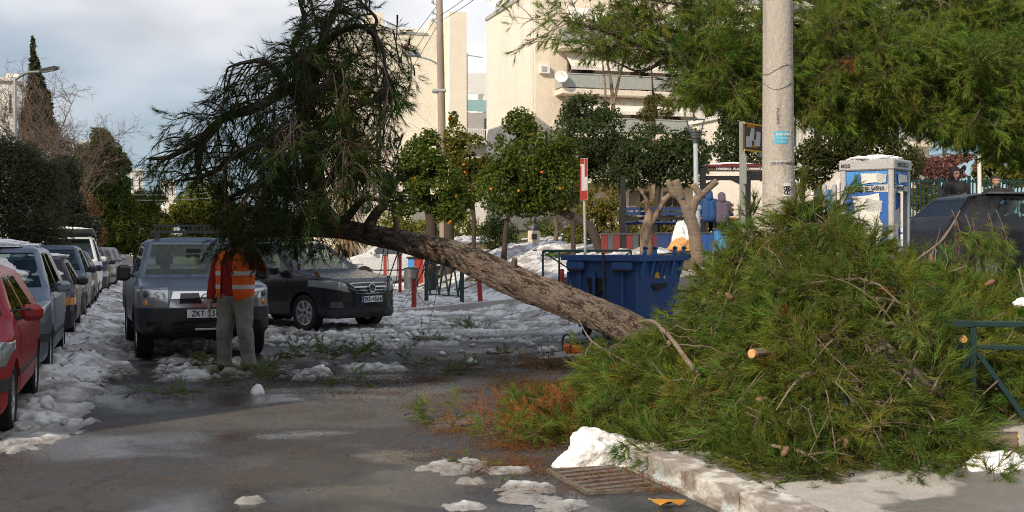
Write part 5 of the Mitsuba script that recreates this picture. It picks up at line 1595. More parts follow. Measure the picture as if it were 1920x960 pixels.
# traffic mirror / back of sign at the end of the street
sm = thing('small_street_sign', 'little square sign on a thin post above the white van', 'sign')
put('post', bar(G(180, 45), P(180, 432, 45), .05), 'm_galv', sm)
put('plate', box(*P(180, 421, 44.95), .26, .03, .3, .02), 'm_steel', sm)
put('face', box(*(P(180, 421, 44.95) - [0, .02, 0]), .2, .012, .24, 0), 'm_dark', sm)

# ------------------------------------------------------------------ phone booth
PB = G(1672, 17.6)
MB = basis(PB, unit([.82, .57, 0]) * 1.0, unit([-.57, .82, 0]), np.array([0, 0, 1.0]))    # x along the right face, y along the left face backwards
pbz = CH + (HZ - 300) * 17.6 / F - PB[2]
ang = math.radians(31)
xr, yl = np.array([math.sin(ang), math.cos(ang), 0]), np.array([-math.cos(ang), math.sin(ang), 0])
xr, yl = np.array([.62, .785, 0]), np.array([-.785, .62, 0])
MB = basis(PB, xr, yl, np.array([0, 0, 1.0]))
HB, SB, SL = pbz, .58, .72
ph = thing('phone_booth', 'silver and blue telephone booth covered in torn posters and graffiti', 'phone booth')
for x, y in ((0, 0), (SB, 0), (0, SL), (SB, SL)):
    put('post', box(x, y, HB / 2 - .1, .085, .085, HB, .015), 'm_alu', ph, M=MB)
put('roof', [box(SB / 2, SL / 2, HB - .06, SB + .12, SL + .12, .16, .02)], 'm_alu', ph, M=MB)
put('floor', box(SB / 2, SL / 2, .05, SB, SL, .1), 'm_grey_wall', ph, M=MB)
for z in (HB - .40,):
    put('rail', [box(SB / 2, 0.0, z, SB - .08, .07, .07), box(0.0, SL / 2, z, .07, SL - .08, .07)], 'm_alu', ph, M=MB)
lf_ = lambda y, z, w_, h_, t=.0: box(-.02 - t, y, z, .012, w_, h_)
rt_ = lambda x, z, w_, h_, t=.0: box(x, -.02 - t, z, w_, .012, h_)
put('header_panel', [lf_(SL / 2, HB - .25, SL - .1, .2)], 'm_blue_light', ph, M=MB)
put('header_panel', [rt_(SB / 2, HB - .25, SB - .1, .2)], 'm_blue_light', ph, M=MB)
left = put('side_panel', [lf_(SL / 2, (HB - .45) / 2 + .12, SL - .09, HB - .70)], plain('m_booth_blue', (.03, .12, .42), .45), ph, M=MB)
rgt = put('side_panel', [rt_(SB / 2, (HB - .45) / 2 + .12, SB - .09, HB - .70, -.10)], 'm_booth_blue', ph, M=MB)
rr = random.Random(4)


def paper(face, c, z, w_, h_, a_, mat_, t):
    n_ = (-1, 0, 0) if face == 'l' else (0, -1, 0)
    xd = np.array([0, -1.0, 0]) if face == 'l' else np.array([1.0, 0, 0])
    o = np.array([-.028 - t, c, z]) if face == 'l' else np.array([c, -.028 - t + (.10 if z < HB - .45 else 0), z])
    ux = xd * math.cos(a_) + np.array([0, 0, 1]) * math.sin(a_)
    uz = np.array([0, 0, 1]) * math.cos(a_) - xd * math.sin(a_)
    w0, h0 = w_ / 2, h_ / 2
    pts = [(-w0 + rr.uniform(0, .04) * w_ * 4, -h0), (0, -h0 + rr.uniform(-.02, .03)), (w0, -h0 + rr.uniform(0, .05)), (w0 - rr.uniform(0, .03), 0), (w0, h0 - rr.uniform(0, .04)), (0, h0 + rr.uniform(-.03, .01)), (-w0, h0)]
    m = CS(pts).extrude(.003)
    put('poster', m, mat_, ph, M=MB @ basis(o, ux, uz, np.array(n_, float)))


k = 0
for (f_, c, z, w_, h_, a_, m_) in (('l', .36, HB - .62, .40, .26, .12, 'm_paper'), ('l', .26, HB - .66, .26, .22, -.1, 'm_paper_grey'), ('l', .37, HB - .86, .46, .24, .18, 'm_paper'), ('l', .40, HB - 1.05, .34, .3, -.04, 'm_paper_grey'), ('l', .24, HB - 1.02, .26, .26, .05, 'm_paper'),
                                    ('l', .36, HB - 1.34, .46, .3, 0, 'm_teal'), ('l', .36, HB - 1.18, .44, .2, 0, 'm_white'), ('l', .45, HB - .25, .2, .14, 0, 'm_booth_blue'), ('l', .30, HB - .25, .28, .16, .05, 'm_paper'), ('l', .14, HB - .25, .16, .15, -.1, 'm_paper_grey'),
                                    ('r', .3, HB - .25, .34, .15, .05, 'm_paper'), ('r', .3, HB - .85, .34, .3, .3, 'm_paper_grey'), ('r', .24, HB - 1.05, .3, .3, .1, 'm_paper'), ('r', .30, HB - 1.25, .34, .28, -.1, 'm_paper'), ('r', .26, HB - 1.55, .3, .26, .1, 'm_paper'), ('r', .22, HB - 1.5, .12, .16, .1, 'm_teal')):
    k += 1
    paper(f_, c, z, w_, h_, a_, m_, .002 + .0016 * k)
tl = lambda y, z, t=.035: MB @ basis((-.025 - t, y, z), (0, -1, 0), (0, 0, 1), (-1, 0, 0))
tr_ = lambda x, z, t=.035: MB @ basis((x, -.025 - t, z), (1, 0, 0), (0, 0, 1), (0, -1, 0))
put('lettering', meshkit.text_mesh('Βάψιμο', .095, .002), 'm_teal', ph, M=tl(.55, HB - 1.2), label='poster heading in dark teal Greek letters')
put('lettering', meshkit.text_mesh('από 5 ευρώ', .05, .002, True), 'm_white', ph, M=tl(.52, HB - 1.33))
put('graffiti', meshkit.text_mesh('Θερεσις φ. ωδηο', .055, .002, True), 'm_ink', ph, M=tl(.70, HB - .42, .02), label='black handwritten graffiti along the rail')
put('graffiti', meshkit.text_mesh('ИGS', .05, .002, True), 'm_ink', ph, M=tl(.74, HB - .09, .045))
put('graffiti', meshkit.text_mesh('HBO22LIJ', .06, .002, True), 'm_ink', ph, M=tr_(.05, HB - .09, .045))
put('graffiti', meshkit.text_mesh('ΑΛΗΤΗΣ', .05, .002, True), 'm_ink', ph, M=tr_(.08, HB - .42, .02))
for i, c_ in enumerate('ESEC'):
    put('graffiti', meshkit.text_mesh(c_, .06, .002, True), 'm_ink', ph, M=tr_(-.03, HB - .18 - .075 * i, .022))
for x, z, r_ in ((.18, HB - 1.2, .10), (.26, HB - 1.27, .075), (.15, HB - 1.32, .06)):
    put('emblem', [trimesh.creation.annulus(r_ * .6, r_, .003, sections=18), trimesh.creation.cylinder(r_ * .3, .003, sections=5)], 'm_ink', ph, M=tr_(x, z, -.062))
put('phone', [box(.28, .5, 1.25, .3, .16, .42, .03)], 'm_dark', ph, M=MB)
for j, x in enumerate((-.06, .12)):
    pass
wg = put('side_wing', [box(SB * .5 - .3, SL + .14, HB / 2 - .25, .05, .06, HB - .15, .01), box(SB * .5 - .3, SL + .30, HB / 2 - .25, .05, .06, HB - .15, .01)], 'm_alu', ph, M=MB)
put('wing_panel', box(SB * .5 - .3, SL + .22, HB / 2 - .25, .02, .1, HB - .3), 'm_blue_light', ph, M=MB)
put('snow_patch', blob(MB[:3, :3] @ np.array([SB / 2, SL / 2, HB + .02]) + PB, (.38, .3, .075), 3, .5, 4, 3), 'm_snow_clean', smooth=60, label='thin cap of snow on the roof of the phone booth', cat='snow')

# ------------------------------------------------------------------ blue container
dnc, dlc = np.array([2.04, 20.0]), None
fx, sx_ = unit([-1.11, 1.0, 0]), unit([.9, 1.0, 0])
BN = np.array([(1197 - 960) * 20.0 / F, 20.0, float(terr(2.06, 20))])
LB, WB, HBn = 1.52, 1.30, 1.39
bn = thing('waste_container', 'large open blue waste container with a melted black patch behind the fallen trunk', 'waste container')
Mb = basis(BN, fx, sx_, np.array([0, 0, 1.0]))          # x along the front face, y along the right face
if np.linalg.det(Mb[:3, :3]) < 0:
    pass
out = m3.Manifold.hull_points(np.array([[x, y, z] for x, y, z in ((.16, .14, .16), (LB - .16, .14, .16), (.16, WB - .14, .16), (LB - .16, WB - .14, .16), (0, 0, HBn), (LB, 0, HBn), (0, WB, HBn), (LB, WB, HBn), (.04, .04, HBn - .35), (LB - .04, .04, HBn - .35), (.04, WB - .04, HBn - .35), (LB - .04, WB - .04, HBn - .35))]))
inn = m3.Manifold.hull_points(np.array([[x, y, z] for x, y, z in ((.2, .18, .2), (LB - .2, .18, .2), (.2, WB - .18, .2), (LB - .2, WB - .18, .2), (.04, .04, HBn + .02), (LB - .04, .04, HBn + .02), (.04, WB - .04, HBn + .02), (LB - .04, WB - .04, HBn + .02))]))
put('body', out - inn, 'm_bin', bn, M=Mb)
t = .07
put('rim', [bx(-t, LB + t, -t, .02, HBn - .09, HBn), bx(-t, LB + t, WB - .02, WB + t, HBn - .09, HBn), bx(-t, .02, .02, WB - .02, HBn - .09, HBn), bx(LB - .02, LB + t, .02, WB - .02, HBn - .09, HBn)], 'm_bin', bn, M=Mb)
for x0, x1 in ((.10, .52), (LB - .42, LB - .03)):
    put('handle_pocket', bx(x0, x1, -.062, .03, HBn - .24, HBn - .10, .02), 'm_bin', bn, M=Mb)
    put('handle', bx(x0 + .03, x1 - .03, -.068, -.03, HBn - .27, HBn - .22, .015), 'm_black_plastic', bn, M=Mb)
pts = [(math.cos(a) * .23 * (1 + .2 * math.sin(3 * a)), math.sin(a) * .33 * (1 + .12 * math.cos(2 * a + 1))) for a in np.linspace(0, 2 * np.pi, 30)[:-1]]
put('melted_patch', CS(pts).extrude(.05), 'm_black_gloss', bn, M=Mb @ basis((LB - .62, .045, HBn - .37), (1, 0, 0), (0, .1, 1), (0, 1, -.1)), label='black melted and burnt patch')
put('strut', bar((.66, -.085, HBn + .05), (.68, -.02, HBn - .95), .035), 'm_dark_steel', bn, M=Mb)
for x in (.02, .3, .9, 1.2, 1.46):
    put('rib', bx(x, x + .04, -.012, .02, .5, HBn - .28), 'm_bin', bn, M=Mb)
plain('m_bin_light', (.05, .17, .42), .5)
for y in (.10, .38, .95, 1.22):
    big = y in (.10, .38)
    rb = put('hinge_lug', [bar((-.06, y, HBn + .06), (.03, y, HBn - .32), .06, .05), box(-.065, y, HBn + .08, .05, .07, .16, .02)], 'm_bin_light', bn, M=Mb)
    put('bolt', lathe([(0, -.045), (.022, -.045), (.022, .045), (0, .045)], 10), 'm_dark', rb, M=Mb @ look_frame((-.07, y, HBn + .12), (0, 1, 0)))
for y in (.55, .68, .81):
    put('gusset', bar((-.06, y, HBn - .1), (.05, y - .06, HBn - .36), .035, .02), 'm_bin', bn, M=Mb)
put('sticker', box(.018, .56, HBn - .33, .006, .13, .1), 'm_yellow', bn, M=Mb @ frame((.01, 0, 0)))
put('scratch', [box(.022, .66, HBn - .5, .012, .42, .07), box(.03, .62, HBn - .56, .012, .2, .05)], 'm_dark', bn, M=Mb @ frame((.02, 0, 0)))
put('scratch', [box(.045, .8, HBn - .35, .012, .05, .09)], 'm_paper_grey', bn, M=Mb)
for x, y in ((.25, .25), (LB - .25, .25), (.25, WB - .25), (LB - .25, WB - .25)):
    wh = put('castor', lathe([(0, -.03), (.085, -.03), (.09, 0), (.085, .03), (0, .03)], 14), 'm_rubber', bn, M=Mb @ look_frame((x, y, .09), (1, .3, 0)))
    put('fork', box(x, y, .13, .05, .09, .1), 'm_galv', wh, M=Mb)

# ------------------------------------------------------------------ chainsaw on the ground
cs = thing('chainsaw', 'orange and white chainsaw lying on the road beside the heap', 'chainsaw')
o = G(1074, 17.2, .04)
M = basis(o, unit([-1, -.3, 0]), unit([.3, -1, 0]), np.array([0, 0, 1.0]))
put('body', box(0, 0, .12, .26, .2, .17, .05), 'm_saw_orange', cs, M=M)
put('engine_cover', box(-.02, 0, .21, .2, .16, .1, .04), 'm_black_plastic', cs, M=M)
put('base', box(0, 0, .03, .3, .22, .06, .02), 'm_grey_wall', cs, M=M)
put('front_handle', tube(smoothpath([(.1, -.13, .05), (.1, -.14, .25), (.08, 0, .33), (.08, .13, .27), (.08, .14, .1)], 4), .014, 8)[:2], 'm_black_plastic', cs, M=M, smooth=True)
put('rear_handle', tube(smoothpath([(-.12, 0, .2), (-.22, 0, .22), (-.3, 0, .16), (-.28, 0, .06), (-.14, 0, .05)], 4), .02, 8)[:2], 'm_black_plastic', cs, M=M, smooth=True)
br = put('guide_bar', ex_z([(.13, -.04), (.5, -.035), (.54, -.02), (.55, 0), (.54, .02), (.5, .035), (.13, .04)], -.004, .004), 'm_paper_grey', cs, M=M @ basis((0, .06, .06), (1, 0, -.05), (0, 0, 1), (0, -1, 0)))
put('lettering', meshkit.text_mesh('STIHL', .045, .002, True), 'm_ink', br, M=M @ basis((.47, .068, .042), (-1, 0, .05), (0, 0, 1), (0, 1, 0)))

# ------------------------------------------------------------------ green barriers, bollards
def barrier(o, dx, L, n, label, up=1.08, second=.9, legs=(0, 1)):
    k = thing('steel_barrier', label, 'barrier')
    M = basis(np.asarray(o, float), unit([dx[0], dx[1], 0]), unit([-dx[1], dx[0], 0]), np.array([0, 0, 1.0]))
    put('top_rail', box(L / 2, 0, up, L, .06, .042, .006), 'm_green_steel', k, M=M)
    put('rail', box(L / 2, 0, second, L, .036, .032, .005), 'm_green_steel', k, M=M)
    put('rail', box(L / 2, 0, .14, L, .036, .032, .005), 'm_green_steel', k, M=M)
    st_ = L / n
    for i in range(n):
        x = i * st_
        put('brace', bar((x + .02, 0, second - .02), (x + st_ / 2, 0.0, .16), .034), 'm_green_steel', k, M=M)
        put('brace', bar((x + st_ / 2, .0, .16), (x + st_ - .02, 0, second - .02), .034), 'm_green_steel', k, M=M)
    for x in legs:
        put('post', box(x * L, 0, up / 2 - .1, .045, .045, up + .16, .006), 'm_green_steel', k, M=M)
    return k


o = P(1824, 628, 8.9); o[2] = .12
kf = barrier(o, (1, -.14), 2.6, 3, 'dark green steel barrier with diagonal braces half buried in the branches at the right', P(0, 608, 8.85)[2] - .12, P(0, 652, 8.85)[2] - .12, (0, .5, 1))
M = basis(o, unit([1, -.14, 0]), unit([.14, 1, 0]), np.array([0, 0, 1.0]))
put('rail_end', box(-.1, 0, P(0, 608, 8.85)[2] - .12, .2, .059, .041), 'm_green_steel', kf, M=M)
put('rail_end', box(-.08, 0, P(0, 652, 8.85)[2] - .12, .14, .035, .031), 'm_green_steel', kf, M=M)
put('brace', bar((-.0, 0, P(0, 656, 8.85)[2] - .14), (-.34, .02, .2), .034), 'm_green_steel', kf, M=M)
o = G(868, 31.5, .12)
barrier(o, (-.62, .78), 1.7, 4, 'dark green steel barrier standing on the snowy far pavement', 1.0, .96, (0, .05, .95, 1))
o = G(1018, 33, .1)
barrier(o, (1, .35), 2.6, 1, 'thin dark railing left of the blue container', 1.0, .97, (0, .18, 1))


def bollard(px, d, pyt, label, lean=0):
    k = thing('bollard', label, 'bollard', None)
    a = G(px, d, -.05); b = P(px - lean, pyt, d)
    put('shaft', tube(np.array([a, a * .1 + b * .9, b]), [.06, .057, .055], 12)[:2], 'm_red_post', k, smooth=40)
    put('cap', lathe([(0, .03), (.04, .025), (.06, 0), (.06, -.02), (0, -.02)], 12), 'm_dark', k, M=look_frame(b, b - a))


bollard(776, 28.8, 524, 'red bollard right of the black car')
bollard(902, 29.0, 500, 'red bollard under the arch of the fallen trunk', 5)
bollard(1054, 34, 506, 'short red bollard beside the blue container')
for px, d, lab_ in ((722, 40, 'thin red post in front of the white van'), (750, 39, 'red post in the middle of the white van')):
    k = thing('red_post', lab_, 'post')
    put('shaft', bar(G(px, d), P(px, 478, d), .1), 'm_red_post', k)
    put('cap', box(*P(px, 478, d), .13, .13, .04), 'm_dark', k)

# ------------------------------------------------------------------ park furniture
def parkbox(name, label, cat, px0, px1, py0, py1, d, depth, mat_, ang=0.0, pieces=None):
    k = thing(name, label, cat)
    s = d / F
    c = P((px0 + px1) / 2, py1, d)
    M = frame(c, ang)
    w_, h_ = (px1 - px0) * s, (py1 - py0) * s
    return k, M, w_, h_


def painted_wall(label, px0, px1, py0, py1, d, mats, depth=.3, name='low_wall'):
    k, M, w_, h_ = parkbox(name, label, 'wall', px0, px1, py0, py1, d, depth, None)
    n = len(mats)
    for i, m_ in enumerate(mats):
        put('panel', bx(-w_ / 2 + i * w_ / n + .004, -w_ / 2 + (i + 1) * w_ / n - .004, 0, depth, -.5, h_), m_, k, M=M)
    put('coping', bx(-w_ / 2 - .03, w_ / 2 + .03, -.03, depth + .03, h_, h_ + .04), 'm_dark_steel', k, M=M)
    return k


plain('m_dark_red', (.16, .025, .025), .7)
plain('m_dark_blue', (.02, .045, .14), .7)
painted_wall('low wall painted in dark red and grey stripes behind the curved trunk', 1128, 1232, 440, 472, 36.5, ['m_dark_red', 'm_dark_steel', 'm_dark_red', 'm_dark', 'm_dark_red', 'm_dark_steel', 'm_dark', 'm_dark_red', 'm_dark_red'])
painted_wall('dark blue low wall left of the white rock', 1233, 1276, 438, 466, 36, ['m_dark_blue', 'm_dark_blue'])
painted_wall('blue low wall right of the lamp post', 1312, 1342, 438, 458, 36.3, ['m_blue_paint', 'm_blue_paint'])
painted_wall('bright blue block under the seated pair', 1342, 1362, 431, 452, 35.5, ['m_blue_light'])
painted_wall('orange block right of the bright blue block', 1364, 1400, 432, 452, 36, ['m_orange_wall'])
painted_wall('rusty orange low wall on the snow behind the green barrier', 865, 965, 532, 548, 41, ['m_orange_wall'] * 4)
painted_wall('long dark red low wall behind the blue container', 1000, 1115, 470, 482, 42, ['m_dark_red'] * 5)
rk = put('rock', blob(P(1280, 468, 33.5), (.30, .3, .72), 5, .4, 4), 'm_snow_clean', smooth=60, label='upright rock capped white with snow and orange at its foot', cat='rock')
put('painted_rock', blob(P(1276, 468, 33.2), (.33, .25, .30), 9, .3, 4), 'm_rock_orange', smooth=60, label='orange foot stone in front of the white rock', cat='rock')
# bench
def bench(label, px0, px1, py0, py1, d, mats):
    k, M, w_, h_ = parkbox('bench', label, 'bench', px0, px1, py0, py1, d, .5, None)
    n = 4
    for i in range(n):
        z = h_ - .06 - i * h_ * .17
        put('slat', bx(-w_ / 2, w_ / 2, 0 + i * .02, .035 + i * .02, z - h_ * .06, z + h_ * .06), mats[i % len(mats)], k, M=M)
    put('seat', bx(-w_ / 2, w_ / 2, -.38, 0.0, h_ * .42, h_ * .47), mats[0], k, M=M)
    for x in (-w_ / 2 + .1, 0, w_ / 2 - .1):
        put('leg', bx(x - .05, x + .05, -.3, .12, -.3, h_ * .42), 'm_dark', k, M=M)


bench('long dark blue bench with slatted back under the laurel trees', 1170, 1285, 388, 440, 38.5, ['m_dark_blue', 'm_dark_blue', 'm_dark', 'm_dark_blue'])
bench('bench with orange and blue slats where two people sit', 1312, 1376, 381, 432, 37.3, ['m_orange_wall', 'm_orange_wall', 'm_blue_paint', 'm_blue_paint'])
# pergola
pg = thing('park_shelter', 'dark timber park shelter with a snow covered red edged roof', 'shelter')
s = 37.5
zr = lambda y: CH + (HZ - y) * s / F
X = lambda px: (px - 960) * s / F
put('roof', [ex_y([(X(1325), zr(309)), (X(1425), zr(307)), (X(1462), zr(330)), (X(1458), zr(333)), (X(1424), zr(312)), (X(1325), zr(313))], 2.6).translate((0, s + 1.2, 0))], 'm_dark', pg)
put('fascia', bx(X(1325), X(1440), s - .14, s - .08, zr(322), zr(309)), 'm_brown_board', pg)
put('roof_edge', bx(X(1324), X(1424), s - .2, s - .15, zr(313), zr(309)), 'm_dark_red', pg)
put('beam', bx(X(1312), X(1430), s - .05, s + .05, zr(338), zr(330)), 'm_dark', pg)
put('lettering', meshkit.text_mesh('ΤΑΜΕΙΟ  Κ.Ε.Μ  ΤΑΜΕΙΟ', .09, .004, True), 'm_white', pg, M=basis((X(1340), s - .145, zr(319)), (1, 0, 0), (0, 0, 1), (0, -1, 0)))
for px in (1318, 1402):
    ps = put('post', bar((X(px), s, zr(440)), (X(px), s, zr(315)), .16), 'm_dark', pg)
    put('brace', bar((X(px), s, zr(350)), (X(px + (36 if px < 1350 else -36)), s, zr(332)), .1), 'm_dark', pg)
put('post', bar((X(1168), s, zr(445)), (X(1168), s, zr(330)), .14), 'm_dark', pg)
put('roof_snow', [blob((X(1375), s + 1.0, zr(308)), (.85, 1.0, .10), 4, .3, 4), ], 'm_snow_clean', smooth=60, label='white snow layer on the roof of the park shelter', cat='snow')
# stone monument
mo = thing('monument', 'small pale stone monument with a dark plaque and bust', 'monument')
c = P(1001, 458, 50)
put('pedestal', [bx(-.24, .24, -.24, .24, -.8, .55, .02)], 'm_beige_stone', mo, M=frame(c))
put('plinth', bx(-.36, .36, -.36, .36, -1, -.05, .02), 'm_beige_stone', mo, M=frame(c))
put('plaque', bx(-.1, .12, -.26, -.245, .2, .42), 'm_dark_steel', mo, M=frame(c))
put('bust', figure([((0, 0, .62), .16, (0, 0, .72), .12), ((-.16, 0, .68), .1, (.16, 0, .68), .1), ((0, 0, .75), .07, (0, 0, .9), .06), ((0, -.01, .95), .11, (0, -.01, 1.03), .11)], .04), 'm_dark_steel', mo, M=frame(c), smooth=True)
# red and blue doors by the van
ks = thing('painted_kiosk', 'small kiosk with red and blue painted panels right of the white van', 'kiosk')
c = P(787, 538, 44)
for i, (m_, w0, w1) in enumerate((('m_blue_light', -.42, -.2), ('m_red_post', -.19, .12), ('m_grey_wall', .13, .18), ('m_red_post', .19, .42))):
    put('panel', bx(w0, w1, 0, .6, -.3, 1.02), m_, ks, M=frame(c))
put('roof', bx(-.48, .48, -.06, .66, 1.02, 1.08), 'm_dark', ks, M=frame(c))
dr_ = thing('oil_drum', 'dark dented drum in front of the kiosk left side', 'drum')
c = P(771, 538, 42.5)
put('shell', lathe([(0, 0), (.24, 0), (.25, .3), (.26, .32), (.25, .34), (.25, .64), (.26, .66), (.25, .68), (.24, .95), (.21, .95), (.2, .5), (0, .5)], 20), 'm_dark_steel', dr_, M=frame(c - [0, 0, .3]), smooth=40)
put('cover', lathe([(0, .99), (.1, .99), (.26, .96), (.26, .93), (0, .94)], 20), 'm_green_steel', dr_, M=frame(c - [0, 0, .3]))
# railings at the right, thin white post
rl = thing('park_railing', 'dark green park railing with upright bars behind the people at the right', 'fence')
for i in range(44):
    px = 1705 + i * 7
    p0 = P(px, 415, 33)
    put('bar', bar(p0, P(px, 336 if i % 8 else 330, 33), .03 if i % 8 else .07), 'm_green_steel', rl)
put('rail', bar(P(1700, 340, 33), P(2010, 340, 33), .05), 'm_green_steel', rl)
put('rail', bar(P(1700, 408, 33), P(2010, 408, 33), .05), 'm_green_steel', rl)
wpst = thing('white_post', 'thin white post standing between the two people at the right', 'post')
a, b = G(1838, 29), P(1836, 278, 29)
put('shaft', tube(np.array([a, b]), .045, 10)[:2], 'm_white', wpst, smooth=True)
put('cap', lathe([(0, .05), (.05, .02), (.055, 0), (0, 0)], 10), 'm_grey_wall', wpst, M=frame(b))

# ------------------------------------------------------------------ cars
def mirror(pts):
    return [(-a, b) for a, b in pts]


def half(pts):
    """closed outline from its right half (y >= 0)"""
    return list(pts) + [(-a, b) for a, b in reversed(pts)]


def wheel(parent, M, r, w, alloy=True, spokes=7):
    """turned round y"""
    Mw = M @ basis((0, 0, 0), (1, 0, 0), (0, 0, -1), (0, 1, 0))
    ty = put('tyre', lathe([(r * .66, -w * .42), (r * .9, -w * .5), (r * .985, -w * .40), (r, 0), (r * .985, w * .40), (r * .9, w * .5), (r * .66, w * .42), (r * .62, 0), (r * .66, -w * .42)], 28), 'm_rubber', parent, M=Mw, smooth=35)
    out = 1
    rim = [trimesh.Trimesh(*lathe([(r * .60, -w * .3), (r * .68, w * .40), (r * .665, w * .44), (r * .62, w * .42), (r * .58, -w * .1), (r * .2, -w * .12), (0, -w * .12)], 28), process=False)]
    for k in range(spokes):
        a = 2 * math.pi * k / spokes
        v, f = bar((r * .08, 0, w * .3), (r * .63, 0, w * .36), r * (.16 if alloy else .2), .02, (0, 0, 1))
        c, s = math.cos(a), math.sin(a)
        rim.append(trimesh.Trimesh(v @ np.array([[c, s, 0], [-s, c, 0], [0, 0, 1]]), f, process=False))
    rim.append(trimesh.Trimesh(*lathe([(0, w * .39), (r * .14, w * .37), (r * .16, w * .2), (0, w * .2)], 16), process=False))
    put('rim', join(rim), 'm_alloy' if alloy else 'm_steel', ty, M=Mw, smooth=30)
    put('hub', lathe([(0, w * .40), (r * .10, w * .395), (r * .1, w * .3), (0, w * .3)], 14), 'm_dark', ty, M=Mw)


def car(label, cat, o, ang, S, body, name='parked_car', group=None, detail=True, interior=True):
    key = thing(name, label, cat, group)
    M = frame(o, ang)
    Lh, Wh = S['L'] / 2, S['W'] / 2
    raw = ex_y(S['prof'], S['W'] + .4) ^ ex_x(half(S['sect']), -Lh - .1, Lh + .1) ^ ex_z([(x, y) for x, y in S['plan']] + [(x, -y) for x, y in reversed(S['plan'])], -.1, 3)
    outer = soft(raw, .075, S.get('smooth', 8))
    xf, xr, r, ww = S['xf'], S['xr'], S['r'], S.get('ww', .2)
    skin = inflate(outer, .004)
    deep = inflate(outer, -.03)
    cav = (ex_y(S['cab'], S['W'] - .16) ^ inflate(outer, -.055))
    arches = m3.Manifold()
    for x in (xf, xr):
        for s in (-1, 1):
            arches += mat(m3.Manifold.cylinder(.32, r + .05, circular_segments=28, center=True), [[1, 0, 0], [0, 0, 1], [0, 1, 0]], [x, s * (Wh - .12), r])
    sides = m3.Manifold()
    for w_ in S['side_win']:
        sides += ex_y(w_, S['W'] + 1)
    ws_ = ex_x(half(S['windscreen']), S['wsx'][0], S['wsx'][1])
    rw_ = ex_x(half(S['rear_win']), S['rwx'][0], S['rwx'][1])
    opening = sides + ws_ + rw_
    shell = outer - arches
    if interior:
        shell = shell - cav - (opening ^ inflate(outer, .2))
        glass = (outer - inflate(outer, -.012)) ^ opening
        put('windscreen', glass ^ ws_, 'm_glass', key, smooth=30, M=M)
        for w_ in S['side_win']:
            for s in (-1, 1):
                pn = (glass ^ ex_y(w_, S['W'] + 1) ^ m3.Manifold.cube((20, 2, 6)).translate((-10, .02 if s > 0 else -2.02, -1))) - ws_ - rw_
                if pn.num_tri():
                    put('side_window', pn, 'm_glass', key, smooth=30, M=M)
        put('rear_window', (glass ^ rw_) - ws_ - sides, 'm_glass', key, smooth=30, M=M)
        zc_ = S['belt']
        for y in (-.36, .36):
            for x in S['seats']:
                st = put('seat', [box(x, y, zc_ - .42, .5, .5, .16, .05), bar((x - .22, y, zc_ - .4), (x - .36, y, zc_ + .18), .48, .13)], 'm_seat', key, M=M)
                put('headrest', box(x - .40, y, zc_ + .30, .1, .27, .19, .04), 'm_seat', st, M=M)
        put('dashboard', box(S['cowl'] - .28, 0, zc_ - .1, .45, S['W'] - .3, .25, .08), 'm_black_plastic', key, M=M)
        sw = look_frame((S['cowl'] - .58, .36, zc_ + .0), (-1, 0, .45))
        put('steering_wheel', trimesh.creation.torus(.18, .016, 20, 6), 'm_black_plastic', key, M=M @ sw)
        put('rear_view_mirror', box(S['wsx'][0] + .30, 0, S['H'] - .2, .03, .22, .07, .02), 'm_black_plastic', key, M=M)
    else:
        put('windscreen', (skin ^ ws_) - deep, 'm_far_glass', key, smooth=30, M=M)
        for w_ in S['side_win']:
            for s in (-1, 1):
                put('side_window', ((skin ^ ex_y(w_, S['W'] + 1) ^ m3.Manifold.cube((20, 2, 6)).translate((-10, .02 if s > 0 else -2.02, -1))) - ws_ - rw_) - deep, 'm_far_glass', key, smooth=30, M=M)
    put('body', shell, body, key, smooth=40, M=M)

    def panel(nm, prism, bsdf, parent=None, proud=.004, label=None):
        m = ((inflate(outer, proud) if proud != .004 else skin) ^ prism) - deep - arches
        if m.num_tri() > 0:
            return put(nm, m, bsdf, parent or key, smooth=40, M=M, label=label)
    for nm, pts, bsdf, proud, bothsides in S['front']:
        pr_ = ex_x(pts, Lh - .75, Lh + .3) if bothsides != 2 else ex_x(half(pts), Lh - .75, Lh + .3)
        panel(nm, pr_, bsdf, None, proud)
        if bothsides == 1:
            panel(nm, ex_x(mirror(pts), Lh - .75, Lh + .3), bsdf, None, proud)
    for nm, pts, bsdf, proud in S.get('sides', []):
        for s in (-1, 1):
            panel(nm, ex_y(pts, Wh * 2) ^ m3.Manifold.cube((20, 2, 6)).translate((-10, .02 if s > 0 else -2.02, -1)), bsdf, None, proud)
    for s in (-1, 1):
        for x in (xf, xr):
            wk = thing_part(key, 'wheel')
            wheel(wk, M @ (frame((x, s * (Wh - ww / 2 - .02), r)) @ (np.diag([1, s, 1, 1.0]))), r, ww, S.get('alloy', True), S.get('spokes', 7))
    mx, my, mz = S['mirror']
    for s in (-1, 1):
        mk = put('wing_mirror', box(mx, s * (my + .10), mz, .13, .2, S.get('mh', .15), .045), S.get('mmat', body), key, M=M)
        put('arm', bar((mx + .02, s * (my - .05), mz - .05), (mx + .01, s * (my + .06), mz - .03), .045), 'm_black_plastic', mk, M=M)
        put('glass', box(mx - .068, s * (my + .10), mz, .006, .16, S.get('mh', .15) - .04), 'm_chrome', mk, M=M)
    for s in (-.1, .42):
        p = [np.array([S['cowl'] + .03, s, S['belt'] + .02]), np.array([S['cowl'] - .12, s + .26, S['belt'] + .10]), np.array([S['cowl'] - .18, s + .52, S['belt'] + .12])]
        put('wiper', tube(np.array(p), .010, 5)[:2], 'm_black_plastic', key, M=M)
